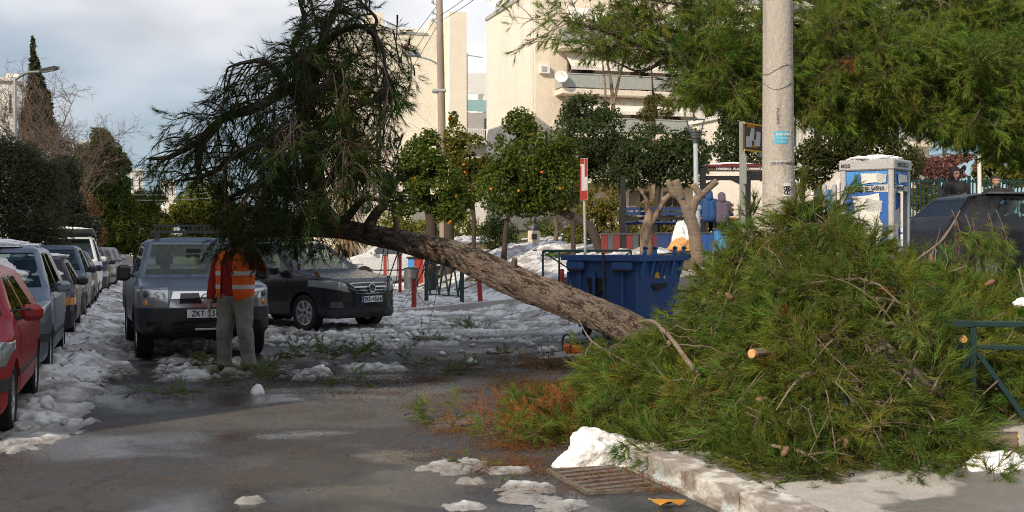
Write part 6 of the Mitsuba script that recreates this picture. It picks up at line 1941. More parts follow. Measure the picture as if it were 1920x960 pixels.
    if S.get('plate'):
        px_, pz_, txt = S['plate']
        pk_ = put('number_plate', box(px_, 0, pz_, .012, .52, .115, 0), 'm_plate', key, M=M)
        if 'ZKT' not in txt:
            put('eu_band', box(px_ + .0065, -.235, pz_, .004, .05, .113), 'm_plate_blue', pk_, M=M)
        if txt:
            tm_ = meshkit.text_mesh(txt, .078, .003, True)
            w_ = tm_.bounds[1][0]
            sc_ = min(1, .44 / w_)
            put('lettering', tm_, 'm_ink', pk_, M=M @ basis((px_ + .007, -.2, pz_ - .037), (0, sc_, 0), (0, 0, 1), (1, 0, 0)), label='number plate reading ' + txt.replace('·', ' '))
    return key, M, outer


def thing_part(parent, nm):
    return numbered(f'{parent}__{nm}')


def hatch(L=4.0, W=1.70, H=1.45, belt=.93, hood=.74, cowl=.95, nose=.1, old=False, mpv=0.0):
    l, w = L / 2, W / 2
    rf = cowl - .72 - .15 * mpv + (.1 if old else 0)
    prof = [(-l + .06, .24), (l - .12, .2), (l - .01, .3), (l, .52), (l - .04, hood - .06), (l - .16, hood), (cowl + .02, belt + .04 + .04 * mpv), (rf, H - .05), (rf - .3, H), (-l + 1.0, H - .02), (-l + .55, H - .09), (-l + .12, belt + .1), (-l + .03, belt - .08), (-l, .5)]
    sect = [(w - .16, .16), (w - .03, .28), (w, .55), (w - .015, belt - .08), (w - .05, belt + .02), (w - .24, H - .09), (w - .33, H - .02), (0, H + .02)]
    plan = [(l, 0), (l - .015, w * .45), (l - .09, w * .75), (l - .26, w - .08), (l - .6, w), (-l + .5, w), (-l + .15, w - .07), (-l + .02, w * .7), (-l, 0)]
    zt = H - .12
    win1 = [(cowl - .14, belt + .04), (rf + .02, zt), (rf - .42, zt + .01), (rf - .5, belt + .03)]
    win2 = [(rf - .58, belt + .03), (rf - .50, zt + .01), (-l + 1.15, zt - .01), (-l + .75, belt + .06)]
    return dict(L=L, W=W, H=H, prof=prof, sect=sect, plan=plan, cab=[(cowl - .05, belt - .5), (cowl - .1, belt), (rf, H), (-l + .7, H), (-l + .2, belt - .1), (-l + .2, .45), (cowl - .4, .35)], belt=belt, cowl=cowl,
                side_win=[win1, win2], windscreen=[(w - .15, belt + .07), (w - .31, H - .1)], wsx=(rf + .02, cowl + .02), rear_win=[(w - .2, belt + .16), (w - .33, H - .14)], rwx=(-l - .1, -l + .62),
                xf=l - .78, xr=-l + .72, r=.30, seats=(cowl - 1.15, cowl - 1.95), mirror=(cowl - .28, w - .02, belt + .08),
                sides=[('door', [(cowl - .22, .3), (cowl - .16, belt - .02), (rf - .53, belt - .02), (rf - .53, .3)], None, .006), ('door', [(rf - .545, .3), (rf - .545, belt - .02), (-l + .95, belt - .02), (-l + 1.1, .55), (-l + 1.25, .3)], None, .006), ('side_strip', [(l - .95, .46), (l - .95, .53), (-l + 1.0, .53), (-l + 1.0, .46)], 'm_black_plastic', .014)])


def dress(S, body, front):
    S = dict(S)
    S['front'] = front
    S['sides'] = [(a, b, c or body, d) for a, b, c, d in S['sides']]
    return S


ANG = math.atan2(-V_[1], -V_[0])          # heading of the parked row, towards the camera
paint('m_red_car', (.30, .010, .012), .2); paint('m_silver_car', (.23, .265, .33), .6, .32, grime=.7); paint('m_plum_car', (.030, .020, .032), .3, grime=.4); paint('m_navy_car', (.020, .026, .042), .3)
paint('m_slate_car', (.10, .13, .19), .5, grime=.6); paint('m_white_car', (.58, .59, .60), .05); paint('m_black_car', (.005, .006, .009), .0, .22, grime=.16); paint('m_pickup', (.14, .165, .215), .5, .32, grime=.55); paint('m_grey_car', (.20, .21, .22), .5); paint('m_dark_car', (.016, .016, .024), .2)


def lights(w, z0, z1, y0=.0):
    return [(w - .36, z0), (w - .05, z0 + .02), (w + .02, z1), (w - .1, z1 + .02), (w - .38, z1 - .05)]


def row(v, S, body, label, front, cat='car', w=-1.0, **k):
    q = xy(w - S['W'] / 2, v + S['L'] / 2)
    return car(label, cat, (q[0], q[1], 0.0), ANG, dress(S, body, front), body, **k)


def std_front(S, z0=.55, z1=.72, bump=.46, grille=(.25, .56, .66), strip=True):
    w = S['W'] / 2
    f = [('headlight', lights(w, z0, z1), 'm_lens', .007, 1), ('grille', [(grille[0], grille[1]), (grille[0], grille[2])], 'm_black_plastic', .008, 2), ('air_intake', [(.42, .24), (.46, .36)], 'm_black_plastic', .006, 2)]
    if strip:
        f.append(('bumper_strip', [(w + .02, bump - .05), (w + .02, bump + .05)], 'm_black_plastic', .016, 2))
    return f


S1 = hatch(4.03, 1.72, 1.44, .93, .76)
S1['plate'] = (2.03, .42, '')
kr, MR, _ = row(10.7, S1, 'm_red_car', 'shiny red hatchback at the left edge, nearest of the parked row', std_front(S1, .6, .8))
S2 = hatch(4.28, 1.75, 1.62, 1.0, .84, 1.05, mpv=1)
S2['plate'] = (2.15, .45, '')
ks2, MS2, _ = row(15.55, S2, 'm_silver_car', 'silver blue people carrier with snow on its bonnet behind the red car', std_front(S2, .66, .92, .5, (.3, .72, .80)))
S3 = hatch(3.75, 1.60, 1.40, .90, .74, .85, old=True)
S3['mmat'] = 'm_black_plastic'
fr3 = [('headlight', [(.36, .60), (.62, .60), (.62, .73), (.36, .73)], 'm_lens', .007, 1), ('indicator', [(.63, .60), (.83, .60), (.83, .72), (.63, .73)], 'm_amber', .008, 1), ('grille', [(.34, .61), (.34, .71)], 'm_black_plastic', .008, 2), ('bumper', [(.9, .22), (.9, .50)], 'm_black_plastic', .03, 2)]
k3, M3, _ = row(21.6, S3, 'm_plum_car', 'old dark plum hatchback with a black bumper and raised wiper, third in the row', fr3)
S4 = hatch(4.25, 1.78, 1.60, 1.0, .84, 1.02, mpv=.6)
S4['mmat'] = 'm_black_plastic'
k4, M4, _ = row(26.5, S4, 'm_slate_car', 'slate blue car with a dark bumper and a snowy windscreen, fourth in the row', std_front(S4, .70, .90) + [('bumper', [(.95, .2), (.95, .62)], 'm_dark', .012, 2)])
S5 = hatch(4.0, 1.70, 1.46, .93, .76)
row(31.2, S5, 'm_navy_car', 'dark navy hatchback largely hidden behind the slate blue car', std_front(S5), interior=False)
S6 = hatch(4.4, 1.82, 1.86, 1.1, .95, 1.25, mpv=1)
k6, M6, _ = row(35.6, S6, 'm_white_car', 'white van with a roof rack box standing above the parked row', std_front(S6, .72, .95), 'van', interior=True, name='parked_van')
S7 = hatch(4.1, 1.72, 1.47, .93, .77)
row(41.2, S7, 'm_dark_car', 'dark car behind the white van in the parked row', std_front(S7), interior=False, w=-.85)
row(46.4, S7, 'm_grey_car', 'grey car second from the far end of the parked row', std_front(S7), interior=False, w=-.7)
row(51.6, S7, 'm_silver_car', 'silver car at the far end of the parked row', std_front(S7), interior=False, w=-.6)
rk6 = thing('roof_box', 'flat snow topped roof rack on the white van', 'roof rack')
put('tray', bx(-.9, .5, -.7, .7, 1.92, 2.04, .02), 'm_black_plastic', rk6, M=M6)
for x in (-.7, .3):
    put('crossbar', bx(x - .03, x + .03, -.72, .72, 1.86, 1.92), 'm_dark_steel', rk6, M=M6)
put('snow_patch', blob(M6[:3, :3] @ np.array([-.2, 0, 2.04]) + M6[:3, 3], (.65, .65, .07), 5, .3, 4), 'm_snow_clean', smooth=60, label='snow on the roof rack of the white van', cat='snow')


def car_snow(M, o, size, seed, label, ry=0.0):
    v, f = blob((0, 0, 0), size, seed, .45, 4, 2.5)
    c, s = math.cos(ry), math.sin(ry)
    v = v @ np.array([[c, 0, -s], [0, 1, 0], [s, 0, c]]) + np.array(o)
    put('snow_patch', (v, f), 'm_snow_clean', M=M, smooth=60, label=label, cat='snow')


car_snow(MS2, (.80, -.1, 1.20), (.28, .62, .2), 1, 'snow bank on the windscreen of the silver blue people carrier', .55)
car_snow(MS2, (-.7, -.1, 1.60), (.9, .66, .10), 2, 'snow slab on the roof of the silver blue people carrier')
car_snow(M3, (.66, -.1, 1.07), (.22, .56, .16), 3, 'snow bank on the windscreen of the old plum hatchback', .6)
car_snow(M4, (.80, -.2, 1.17), (.16, .55, .14), 4, 'thin snow on the windscreen of the slate blue car', .55)
car_snow(M3, (-.6, .1, 1.39), (.7, .5, .06), 6, 'snow on the roof of the old plum hatchback')
put('raised_wiper', bar(M3[:3, :3] @ np.array([.88, -.25, .98]) + M3[:3, 3], M3[:3, :3] @ np.array([1.12, .1, 1.62]) + M3[:3, 3], .022), 'm_black_plastic', k3)

# pickup
def pickup():
    l, w = 2.5, .91
    prof = [(-2.45, .5), (-.5, .42), (2.3, .36), (2.46, .44), (2.5, .62), (2.47, .86), (2.40, .98), (2.30, 1.04), (1.16, 1.13), (.52, 1.66), (.28, 1.73), (-.55, 1.72), (-.72, 1.66), (-.86, 1.05), (-2.45, 1.02)]
    sect = [(.74, .34), (.89, .44), (.91, .68), (.90, 1.0), (.86, 1.08), (.69, 1.64), (.60, 1.70), (0, 1.76)]
    plan = [(l, 0), (l - .02, .5), (l - .06, .74), (l - .15, .86), (l - .4, .91), (-l + .05, .91), (-l, .85), (-l, 0)]
    b = 1.08
    S = dict(L=5.0, W=1.84, H=1.73, prof=prof, sect=sect, plan=plan, cab=[(1.1, .7), (1.1, 1.08), (.48, 1.8), (-.7, 1.8), (-.78, .7)], belt=b, cowl=1.16, side_win=[[(.95, b + .04), (.5, 1.60), (.12, 1.62), (.12, b + .04)], [(.04, b + .04), (.04, 1.62), (-.55, 1.6), (-.62, b + .04)]],
             windscreen=[(.74, b + .10), (.60, 1.62)], wsx=(.46, 1.2), rear_win=[(.68, b + .14), (.58, 1.60)], rwx=(-1.0, -.45), xf=1.62, xr=-1.35, r=.36, ww=.24, seats=(.1,), mirror=(.84, .93, 1.20), mh=.24, mmat='m_black_plastic', alloy=True, spokes=6, smooth=6)
    S['sides'] = [('door', [(1.0, .55), (1.0, b), (-.6, b), (-.6, .55)], 'm_pickup', .006)]
    S['front'] = [('bumper', [(1.2, .2), (1.2, .735)], 'm_black_plastic', .022, 2), ('headlight', [(.52, .75), (.95, .75), (.95, .90), (.90, 1.0), (.50, 1.03)], 'm_lens', .008, 1),
                  ('grille_frame', [(.50, .745), (.44, .97), (0, .97)], 'm_chrome', .012, 2), ('grille', [(.06, .80), (.36, .80), (.34, .945), (.09, .945)], 'm_black_gloss', .016, 1), ('air_intake', [(.44, .38), (.46, .56)], 'm_black_gloss', .026, 2), ('fog_lamp', [(.60, .42), (.78, .42), (.80, .56), (.60, .56)], 'm_black_gloss', .026, 1)]
    S['plate'] = (2.535, .66, 'ZKT·1358')
    return S


PU = pickup()
pw = np.array([(374 - 960) * 18.0 / F, 18.0])
off = 1.62
a_ = math.atan2(-V_[1], -V_[0]) + math.radians(3)
hd_ = np.array([math.cos(a_), math.sin(a_)])
pc = pw - hd_ * off
kp, MP, _ = car('silver blue pickup truck with black bumper and roof rack facing the camera', 'pickup truck', (pc[0], pc[1], 0.0), a_, PU, 'm_pickup', name='pickup_truck')
for s in (-1, 1):
    hl = put('lamp_reflector', lathe([(0, 0), (.075, .005), (.085, .02), (.07, .02), (0, .035)], 18), 'm_chrome', kp, M=MP @ look_frame((2.435, s * .62, .885), (1, s * .12, .1)), smooth=True)
    for z, m_ in ((.815, 'm_amber'), (.93, 'm_dark_steel')):
        put('indicator', lathe([(0, .02), (.038, .015), (.045, 0), (0, 0)], 14), m_, kp, M=MP @ look_frame((2.40, s * .80, z), (1, s * .3, .1)), smooth=True)
em = put('emblem', trimesh.creation.torus(.062, .011, 24, 8), 'm_chrome', kp, M=MP @ look_frame((2.512, 0, .872), (1, 0, .1), (0, 0, 1)))
put('emblem_bar', box(2.518, 0, .872, .014, .17, .03), 'm_chrome', em, M=MP)
put('fog_trim', box(2.51, 0, .44, .02, .3, .03, .008), 'm_alu', kp, M=MP)
rk_ = put('roof_rack', [bx(-.3, -.25, -.56, .56, 1.80, 1.84), bx(.3, .35, -.56, .56, 1.80, 1.84), bx(.3, .34, -.56, .56, 1.90, 1.93), bx(-.3, .35, -.56, -.52, 1.80, 1.84), bx(-.3, .35, .52, .56, 1.80, 1.84)], 'm_dark_steel', kp, M=MP)
for i in range(18):
    put('bar', bx(.305, .335, -.55 + i * .063, -.535 + i * .063, 1.82, 1.92), 'm_dark_steel', rk_, M=MP)
for x in (-.28, .32):
    for s in (-1, 1):
        put('foot', bx(x - .03, x + .03, s * .5 - .03, s * .5 + .03, 1.68, 1.81), 'm_dark_steel', rk_, M=MP)
for s in (-1, 1):
    put('fender_flare', [mat(m3.Manifold.cylinder(.05, .44, circular_segments=28, center=True) - m3.Manifold.cylinder(.2, .395, circular_segments=28, center=True), [[1, 0, 0], [0, 0, 1], [0, 1, 0]], [1.62, s * .905, .36]) ^ m3.Manifold.cube((2, 3, 1)).translate((.6, -1.5, .4))], 'm_black_plastic', kp, M=MP)
put('chassis', [bx(-2.2, 2.1, -.45, -.35, .3, .42), bx(-2.2, 2.1, .35, .45, .3, .42), bx(1.5, 1.75, -.75, .75, .27, .37)], 'm_dark', kp, M=MP)

# black off-roader turning out of the side street
def suv():
    l, w = 2.215, .905
    prof = [(-2.15, .3), (2.05, .26), (2.17, .36), (2.215, .55), (2.19, .80), (2.10, .93), (1.98, .985), (1.02, 1.12), (.30, 1.60), (-.05, 1.67), (-1.3, 1.65), (-1.75, 1.55), (-2.05, 1.10), (-2.18, .95), (-2.2, .55)]
    sect = [(.76, .26), (.88, .36), (.905, .6), (.895, .95), (.86, 1.06), (.70, 1.55), (.58, 1.63), (0, 1.68)]
    plan = [(l, 0), (l - .03, .42), (l - .12, .68), (l - .30, .84), (l - .62, .905), (-l + .5, .905), (-l + .12, .84), (-l, .6), (-l, 0)]
    b = 1.05
    S = dict(L=4.43, W=1.81, H=1.67, prof=prof, sect=sect, plan=plan, cab=[(.98, .6), (.95, 1.06), (.28, 1.7), (-1.5, 1.7), (-1.9, 1.0), (-1.9, .5)], belt=b, cowl=1.04, side_win=[[(.80, b + .05), (.30, 1.50), (-.25, 1.54), (-.28, b + .05)], [(-.36, b + .05), (-.34, 1.54), (-1.1, 1.52), (-1.3, b + .06)], [(-1.38, b + .08), (-1.2, 1.5), (-1.5, 1.42), (-1.68, b + .12)]],
             windscreen=[(.72, b + .09), (.57, 1.55)], wsx=(.27, 1.06), rear_win=[(.68, b + .16), (.55, 1.52)], rwx=(-2.4, -1.55), xf=1.32, xr=-1.28, r=.345, ww=.235, seats=(-.1, -.95), mirror=(.62, .92, 1.13), mh=.17, mmat='m_black_car', alloy=True, spokes=7, smooth=9)
    S['sides'] = [('door', [(.92, .42), (.84, b), (-.32, b), (-.32, .42)], 'm_black_car', .006), ('door', [(-.335, .42), (-.335, b), (-1.2, b), (-1.0, .75), (-.98, .42)], 'm_black_car', .006), ('sill', [(1.0, .28), (1.0, .40), (-1.0, .40), (-1.0, .28)], 'm_black_plastic', .012)]
    S['front'] = [('headlight', [(.50, .73), (.80, .80), (.98, .86), (.98, .95), (.80, .955), (.58, .90)], 'm_lens', .007, 1), ('grille_frame', [(.34, .70), (.48, .905), (0, .915)], 'm_chrome', .010, 2), ('grille', [(.325, .715), (.455, .893), (0, .902)], 'm_black_gloss', .016, 2), ('grille_bar', [(.37, .755), (.385, .775), (0, .775), (0, .755)], 'm_chrome', .022, 1), ('grille_bar', [(.41, .82), (.425, .84), (0, .84), (0, .82)], 'm_chrome', .022, 1),
                  ('bumper', [(.95, .2), (.95, .42)], 'm_black_plastic', .012, 2), ('air_intake', [(.55, .46), (.60, .56)], 'm_black_gloss', .012, 2), ('fog_lamp', [(.62, .45), (.80, .45), (.80, .56), (.64, .56)], 'm_dark_steel', .012, 1)]
    S['plate'] = (2.235, .60, 'IKE·4564')
    return S


SU = suv()
hd_ = unit([.77, -.64])
wl = np.array([(577 - 960) * 22.9 / F, 22.9])
ax_ = np.array([-hd_[1], hd_[0]])        # left of heading
fc = wl + ax_ * .78
sc = fc - hd_ * 1.32
kb, MBk, _ = car('black off road car with chrome grille turning out of the side street behind the pickup', 'car', (sc[0], sc[1], .0), math.atan2(hd_[1], hd_[0]), SU, 'm_black_car', name='moving_car')
em = put('emblem', trimesh.creation.torus(.078, .012, 28, 8), 'm_chrome', kb, M=MBk @ look_frame((2.235, 0, .805), (1, 0, .12), (0, 0, 1)))
put('emblem_letter', [bar((2.242, y0, z0 + .805), (2.242, y1, z1 + .805), .016, .016, (1, 0, 0)) for y0, z0, y1, z1 in ((-.035, .062, 0, .012), (.035, .062, 0, .012), (-.066, .028, -.03, -.06), (.066, .028, .03, -.06), (-.03, -.06, 0, .0), (.03, -.06, 0, .0))], 'm_chrome', em, M=MBk)
put('emblem_plate', lathe([(0, 0), (.075, 0), (.075, -.02), (0, -.02)], 24), 'm_black_gloss', em, M=MBk @ look_frame((2.232, 0, .805), (1, 0, .12)))
for s in (-1, 1):
    put('roof_rail', tube(smoothpath([(.1, s * .60, 1.63), (-.1, s * .62, 1.70), (-1.2, s * .62, 1.69), (-1.5, s * .6, 1.6)], 5), .018, 6)[:2], 'm_alu', kb, M=MBk)
    put('projector', lathe([(0, .02), (.05, .012), (.06, 0), (0, 0)], 16), 'm_chrome', kb, M=MBk @ look_frame((2.06, s * .66, .85), (1, s * .35, .1)), smooth=True)

# dark car standing behind the heap
S8 = hatch(4.5, 1.80, 1.62, 1.02, .88, 1.05, mpv=.8)
q = G(1948, 22.4)
kd, MD8, _ = car('dark estate car behind the heap at the right edge', 'car', (q[0], q[1], q[2] - .30), math.radians(9), dress(S8, 'm_dark_car', std_front(S8)), 'm_dark_car')
put('roof_trim', [bar((.3, s * .68, 1.60), (-1.4, s * .68, 1.59), .03) for s in (-1, 1)], 'm_alu', kd, M=MD8)
# white van deep in the park road
S9 = hatch(4.3, 1.78, 1.80, 1.05, .92, 1.3, mpv=1)
q = G(748, 47)
car('white van parked beyond the trunk behind the red posts', 'van', (q[0], q[1], q[2]), math.radians(-170), dress(S9, 'm_white_car', std_front(S9)), 'm_white_car', interior=False, name='parked_van')

# ------------------------------------------------------------------ people
def hand(o, down, fwd, side, s=1.0):
    """a relaxed hand: palm, four fingers and a thumb, as bones"""
    d, f_, w_ = unit(down), unit(fwd), unit(side)
    b = [(o, .028 * s, o + d * .05 * s, .034 * s), (o + d * .03 * s + w_ * .022 * s, .02 * s, o + d * .08 * s + w_ * .026 * s, .018 * s), (o + d * .03 * s - w_ * .022 * s, .02 * s, o + d * .08 * s - w_ * .026 * s, .018 * s)]
    for i, ln in enumerate((.068, .08, .075, .06)):
        r0 = o + d * .085 * s + w_ * (.033 - .022 * i) * s
        k = r0 + (d * .9 + f_ * .25) * ln * .55 * s
        e = k + (d * .75 + f_ * .65) * ln * .5 * s
        b += [(r0, .0115 * s, k, .0105 * s), (k, .0105 * s, e, .009 * s)]
    t0 = o + d * .025 * s + w_ * .03 * s
    t1 = t0 + (w_ * .7 + d * .6 + f_ * .3) * .045 * s
    b += [(t0, .015 * s, t1, .013 * s), (t1, .013 * s, t1 + (d + f_ * .3) * .035 * s, .010 * s)]
    return b


def head(key, M, c, skin='m_skin', hair='m_hair', hood=None, nod=0.0, hat=None):
    """face looks along local -y"""
    H = M @ basis(c, (1, 0, 0), (0, math.cos(nod), math.sin(nod)), (0, -math.sin(nod), math.cos(nod)))
    v, f = figure([((0, .012, .02), .092, (0, .0, .03), .088), ((0, -.02, -.05), .062, (0, -.045, -.095), .036), ((0, .0, -.01), .078, (0, -.03, -.04), .066), ((0, -.085, .0), .012, (0, -.106, -.028), .014), ((-.076, .01, -.01), .016, (-.08, .015, -.045), .012), ((.076, .01, -.01), .016, (.08, .015, -.045), .012), ((0, .02, -.06), .055, (0, .03, -.16), .054)], .012, 4)
    hk = put('head', (v, f), skin, key, M=H, smooth=True)
    for s in (-1, 1):
        put('eye', trimesh.creation.icosphere(2, .0115).apply_translation((s * .031, -.079, .004)), 'm_white', hk, M=H, smooth=True)
        put('brow', box(s * .031, -.088, .026, .034, .01, .008, .003), hair, hk, M=H)
    put('mouth', box(0, -.0925, -.062, .044, .008, .010, .003), 'm_red_lens', hk, M=H)
    if hood:
        h = m3.Manifold.batch_hull([m3.Manifold.sphere(.122, 20).translate((0, .03, .03)), m3.Manifold.sphere(.115, 20).translate((0, .06, -.12))]) - m3.Manifold.batch_hull([m3.Manifold.sphere(.084, 18).translate((0, -.05, .02)), m3.Manifold.sphere(.07, 18).translate((0, -.16, -.06))])
        put('hood', h, hood, hk, M=H, smooth=50)
    else:
        h = m3.Manifold.sphere(.104, 24).translate((0, .018, .034)) - m3.Manifold.cube((.4, .3, .3), True).translate((0, -.13, -.08)) - m3.Manifold.cube((.4, .4, .2), True).translate((0, 0, -.14))
        put('hair', h, hair, hk, M=H, smooth=50)
    return H


def A(*p):
    return np.array(p, float)


# the worker
k = thing('person', 'worker in open orange reflective vest, red jumper and grey trousers, head among hanging needles', 'person')
o = G(441, 15.9)
sz = 1.03
M = frame(o, math.radians(-12), sz)
hipL, hipR = A(-.10, 0, .92), A(.10, 0, .92)
kneeL, kneeR = A(-.13, -.03, .50), A(.145, -.02, .50)
ankL, ankR = A(-.155, .02, .09), A(.175, .02, .09)
body = [((0, 0, .98), .15, (0, 0, 1.2), .155), ((0, 0, 1.2), .155, (0, .01, 1.36), .13), ((-.17, 0, 1.40), .07, (.17, 0, 1.40), .07), ((0, 0, 1.42), .06, (0, -.01, 1.52), .055)]
def wrinkle(m, amp, fq, seed):
    tm = trimesh.Trimesh(*m, process=False)
    v = np.array(tm.vertices)
    k = meshkit.fbm(v * np.array(fq) + seed, 3, seed) - .5
    return v + np.array(tm.vertex_normals) * (amp * 2 * k)[:, None], m[1]


put('trousers', wrinkle(figure([((-.07, 0, .95), .135, (.07, 0, .95), .135), (hipL, .135, kneeL, .10), (kneeL, .102, ankL, .088), (hipR, .135, kneeR, .10), (kneeR, .102, ankR, .088), (ankL, .098, ankL + [0, 0, -.02], .10), (ankR, .098, ankR + [0, 0, -.02], .10), (kneeL + [.0, -.03, .03], .09, kneeL + [0, -.03, -.05], .088), (kneeR + [0, -.03, .03], .09, kneeR + [0, -.03, -.05], .088)], .022, 4), .018, (7, 7, 9), 3), 'm_trousers', k, M=M, smooth=True)
shL, shR = A(-.21, 0, 1.40), A(.21, 0, 1.40)
elL, wrL = A(-.30, .02, 1.14), A(-.32, -.04, .90)
elR, wrR = A(.33, .05, 1.30), A(.26, -.10, 1.53)
put('jumper', figure([((-.05, 0, 1.0), .155, (.05, 0, 1.0), .155), ((-.06, 0, 1.02), .15, (-.05, 0, 1.28), .15), ((.06, 0, 1.02), .15, (.05, 0, 1.28), .15), ((-.12, 0, 1.36), .10, (.12, 0, 1.36), .10), (shL, .085, elL, .068), (elL, .068, wrL, .05), (shR, .085, elR, .068), (elR, .068, wrR, .05), ((0, 0, 1.42), .075, (0, -.01, 1.5), .068)], .03, 5), 'm_jumper', k, M=M, smooth=True)
vsolid = m3.Manifold.batch_hull([m3.Manifold.sphere(.185, 20).translate((-.06, 0, .98)), m3.Manifold.sphere(.185, 20).translate((.06, 0, .98)), m3.Manifold.sphere(.175, 20).translate((-.07, 0, 1.3)), m3.Manifold.sphere(.175, 20).translate((.07, 0, 1.3)), m3.Manifold.sphere(.10, 18).translate((-.16, 0, 1.40)), m3.Manifold.sphere(.10, 18).translate((.16, 0, 1.40))])
vsolid = vsolid ^ m3.Manifold.cube((2, 2, .62), True).translate((0, 0, 1.19))
vcut = CS([(-.135, .5), (-.12, 1.2), (-.10, 1.6), (.05, 1.6), (.035, 1.2), (.09, .5)]).extrude(1.0)
vest = vsolid - mat(vcut, [[1, 0, 0], [0, 0, -1], [0, 1, 0]], [0, -.02, 0]) - inflate(vsolid, -.018)
for s in (-1, 1):
    vest = vest - m3.Manifold.sphere(.105, 20).translate((s * .265, 0, 1.36))
vk = put('vest', vest, 'm_vest', k, M=M, smooth=50, label='open orange high visibility vest')
big = inflate(vsolid, .004) - inflate(vsolid, -.01) - mat(vcut, [[1, 0, 0], [0, 0, -1], [0, 1, 0]], [0, -.02, 0])
for s in (-1, 1):
    big = big - m3.Manifold.sphere(.105, 20).translate((s * .265, 0, 1.36))
for z in (1.05, 1.22):
    put('reflective_stripe', big ^ m3.Manifold.cube((2, 2, .052), True).translate((0, 0, z)), 'm_reflective', vk, M=M, smooth=50)
put('glove', figure([(wrL, .045, wrL + [0, -.01, -.04], .042)] + hand(wrL + A(0, -.01, -.04), (0, -.1, -1), (.5, -.6, -.2), (.3, -.9, 0), 1.15), .008, 3), 'm_glove', k, M=M, smooth=True)
put('glove', figure([(wrR, .045, wrR + [0, -.01, .04], .042)] + hand(wrR + A(0, -.01, .04), (-.1, -.2, 1), (0, -1, 0), (-1, 0, 0), 1.15), .008, 3), 'm_glove', k, M=M, smooth=True)
for a in (ankL, ankR):
    put('boot', figure([(a + [0, .03, -.02], .055, a + [0, .03, -.055], .042), (a + [0, .02, -.05], .045, a + [0, -.13, -.06], .036)], .02, 4), 'm_boot', k, M=M, smooth=True)
put('trouser_stripe', tube(smoothpath([hipR + [.128, .0, -.02], kneeR + [.088, 0, 0], ankR + [.078, 0, 0]], 6), .008, 6)[:2], 'm_cloth_dark', k, M=M)
head(k, M, (0, -.02, 1.63), nod=.15)

# people by the railing
def watcher(label, px, d, top, coat, hood, hold, ang=0.0, seated=False):
    k = thing('person', label, 'person')
    zt = CH + (HZ - top) * d / F
    x = (px - 960) * d / F
    g = float(terr(x, d))
    s = max(.92, min(1.08, (zt - g) / 1.74))
    M = frame((x, d, zt - 1.74 * s), ang, s)
    put('trousers', figure([((-.07, 0, .93), .13, (.07, 0, .93), .13), ((-.09, 0, .9), .1, (-.1, -.01, .5), .075), ((-.1, -.01, .5), .075, (-.11, .02, .1), .06), ((.09, 0, .9), .1, (.1, -.01, .5), .075), ((.1, -.01, .5), .075, (.11, .02, .1), .06)], .05, 4), 'm_cloth_dark', k, M=M, smooth=True)
    for t in (-1, 1):
        put('shoe', figure([((t * .11, .04, .05), .05, (t * .115, -.13, .04), .038)], .03, 3), 'm_boot', k, M=M, smooth=True)
    put('coat', figure([((-.06, 0, .9), .16, (.06, 0, .9), .16), ((-.07, 0, .92), .16, (-.06, 0, 1.28), .16), ((.07, 0, .92), .16, (.06, 0, 1.28), .16), ((-.15, 0, 1.36), .10, (.15, 0, 1.36), .10), ((-.21, 0, 1.36), .09, (-.30, .02, 1.10), .075), ((-.30, .02, 1.10), .072, (-.07, -.25, 1.14), .05), ((.21, 0, 1.36), .09, (.30, .02, 1.10), .075), ((.30, .02, 1.10), .072, (.07, -.25, 1.14), .05), ((0, 0, 1.4), .08, (0, 0, 1.48), .07)], .04, 4), coat, k, M=M, smooth=True)
    for t in (-1, 1):
        put('hand', figure(hand(A(t * .06, -.26, 1.14), (-t, -.4, .2), (0, -.2, 1), (0, -1, 0), 1.0), .01, 3), 'm_skin', k, M=M, smooth=True)
    head(k, M, (0, -.02, 1.62), hood=hood, nod=.25)
    if hold:
        put('held_item', box(0, -.33, 1.15, *hold[1], .005), hold[0], k, M=M)
    return k


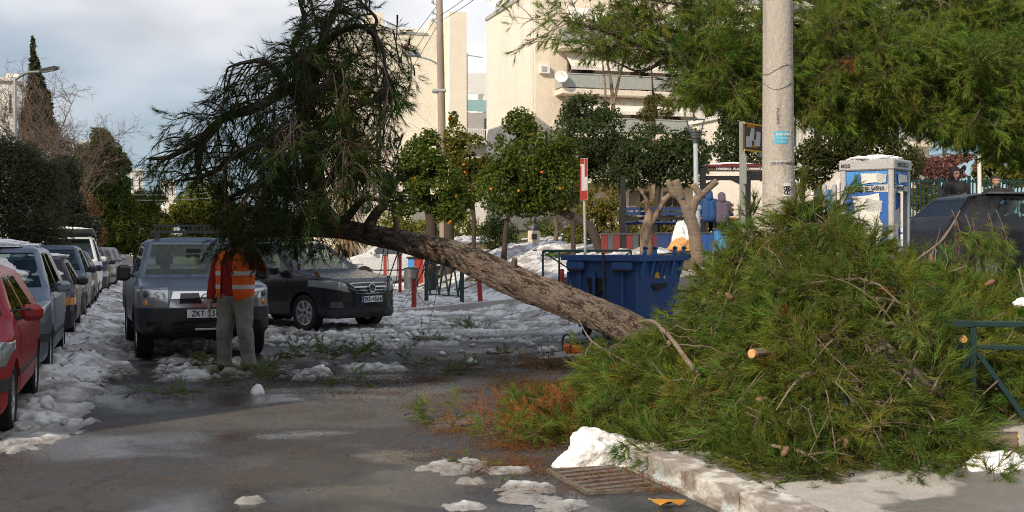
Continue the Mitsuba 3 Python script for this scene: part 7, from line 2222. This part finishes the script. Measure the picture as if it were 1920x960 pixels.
watcher('person in a black hooded coat looking at something in both hands', 1791, 28.5, 316, 'm_cloth_dark', 'm_cloth_dark', ('m_dark', (.08, .02, .13)), .1)
watcher('bareheaded person in a dark coat holding a light blue sheet', 1868, 29, 330, 'm_cloth_dark', None, ('m_blue_light', (.24, .02, .20)), -.15)


def sitter(label, px, d, top, coat, legs):
    k = thing('person', label, 'person')
    zt = CH + (HZ - top) * d / F
    M = frame(((px - 960) * d / F, d, zt - 1.30), math.pi)
    put('trousers', figure([((-.08, 0, .5), .12, (.08, 0, .5), .12), ((-.09, 0, .5), .1, (-.11, -.42, .5), .078), ((-.11, -.42, .5), .075, (-.11, -.40, .1), .058), ((.09, 0, .5), .1, (.11, -.42, .5), .078), ((.11, -.42, .5), .075, (.11, -.40, .1), .058)], .04, 4), legs, k, M=M, smooth=True)
    for t in (-1, 1):
        put('shoe', figure([((t * .11, -.36, .05), .05, (t * .115, -.54, .04), .038)], .03, 3), 'm_white', k, M=M, smooth=True)
    put('coat', figure([((-.07, 0, .5), .15, (.07, 0, .5), .15), ((-.07, 0, .55), .16, (-.06, -.06, .92), .15), ((.07, 0, .55), .16, (.06, -.06, .92), .15), ((-.14, -.06, .98), .10, (.14, -.06, .98), .10), ((-.2, -.06, .98), .085, (-.27, -.12, .7), .07), ((-.27, -.12, .7), .07, (-.1, -.38, .62), .05), ((.2, -.06, .98), .085, (.27, -.12, .7), .07), ((.27, -.12, .7), .07, (.1, -.38, .62), .05)], .04, 4), coat, k, M=M, smooth=True)
    for t in (-1, 1):
        put('hand', figure(hand(A(t * .1, -.40, .62), (-t * .3, -1, 0), (0, 0, -1), (t, 0, 0)), .01, 3), 'm_skin', k, M=M, smooth=True)
    head(k, M, (0, -.12, 1.18), hood=coat, nod=.35)


sitter('person in a blue jacket seated on the orange and blue bench', 1330, 36.9, 358, 'm_cloth_blue', 'm_cloth_dark')
sitter('person in a plum grey hooded jacket seated right of the blue jacket', 1354, 36.9, 362, 'm_cloth_plum', 'm_cloth_grey')
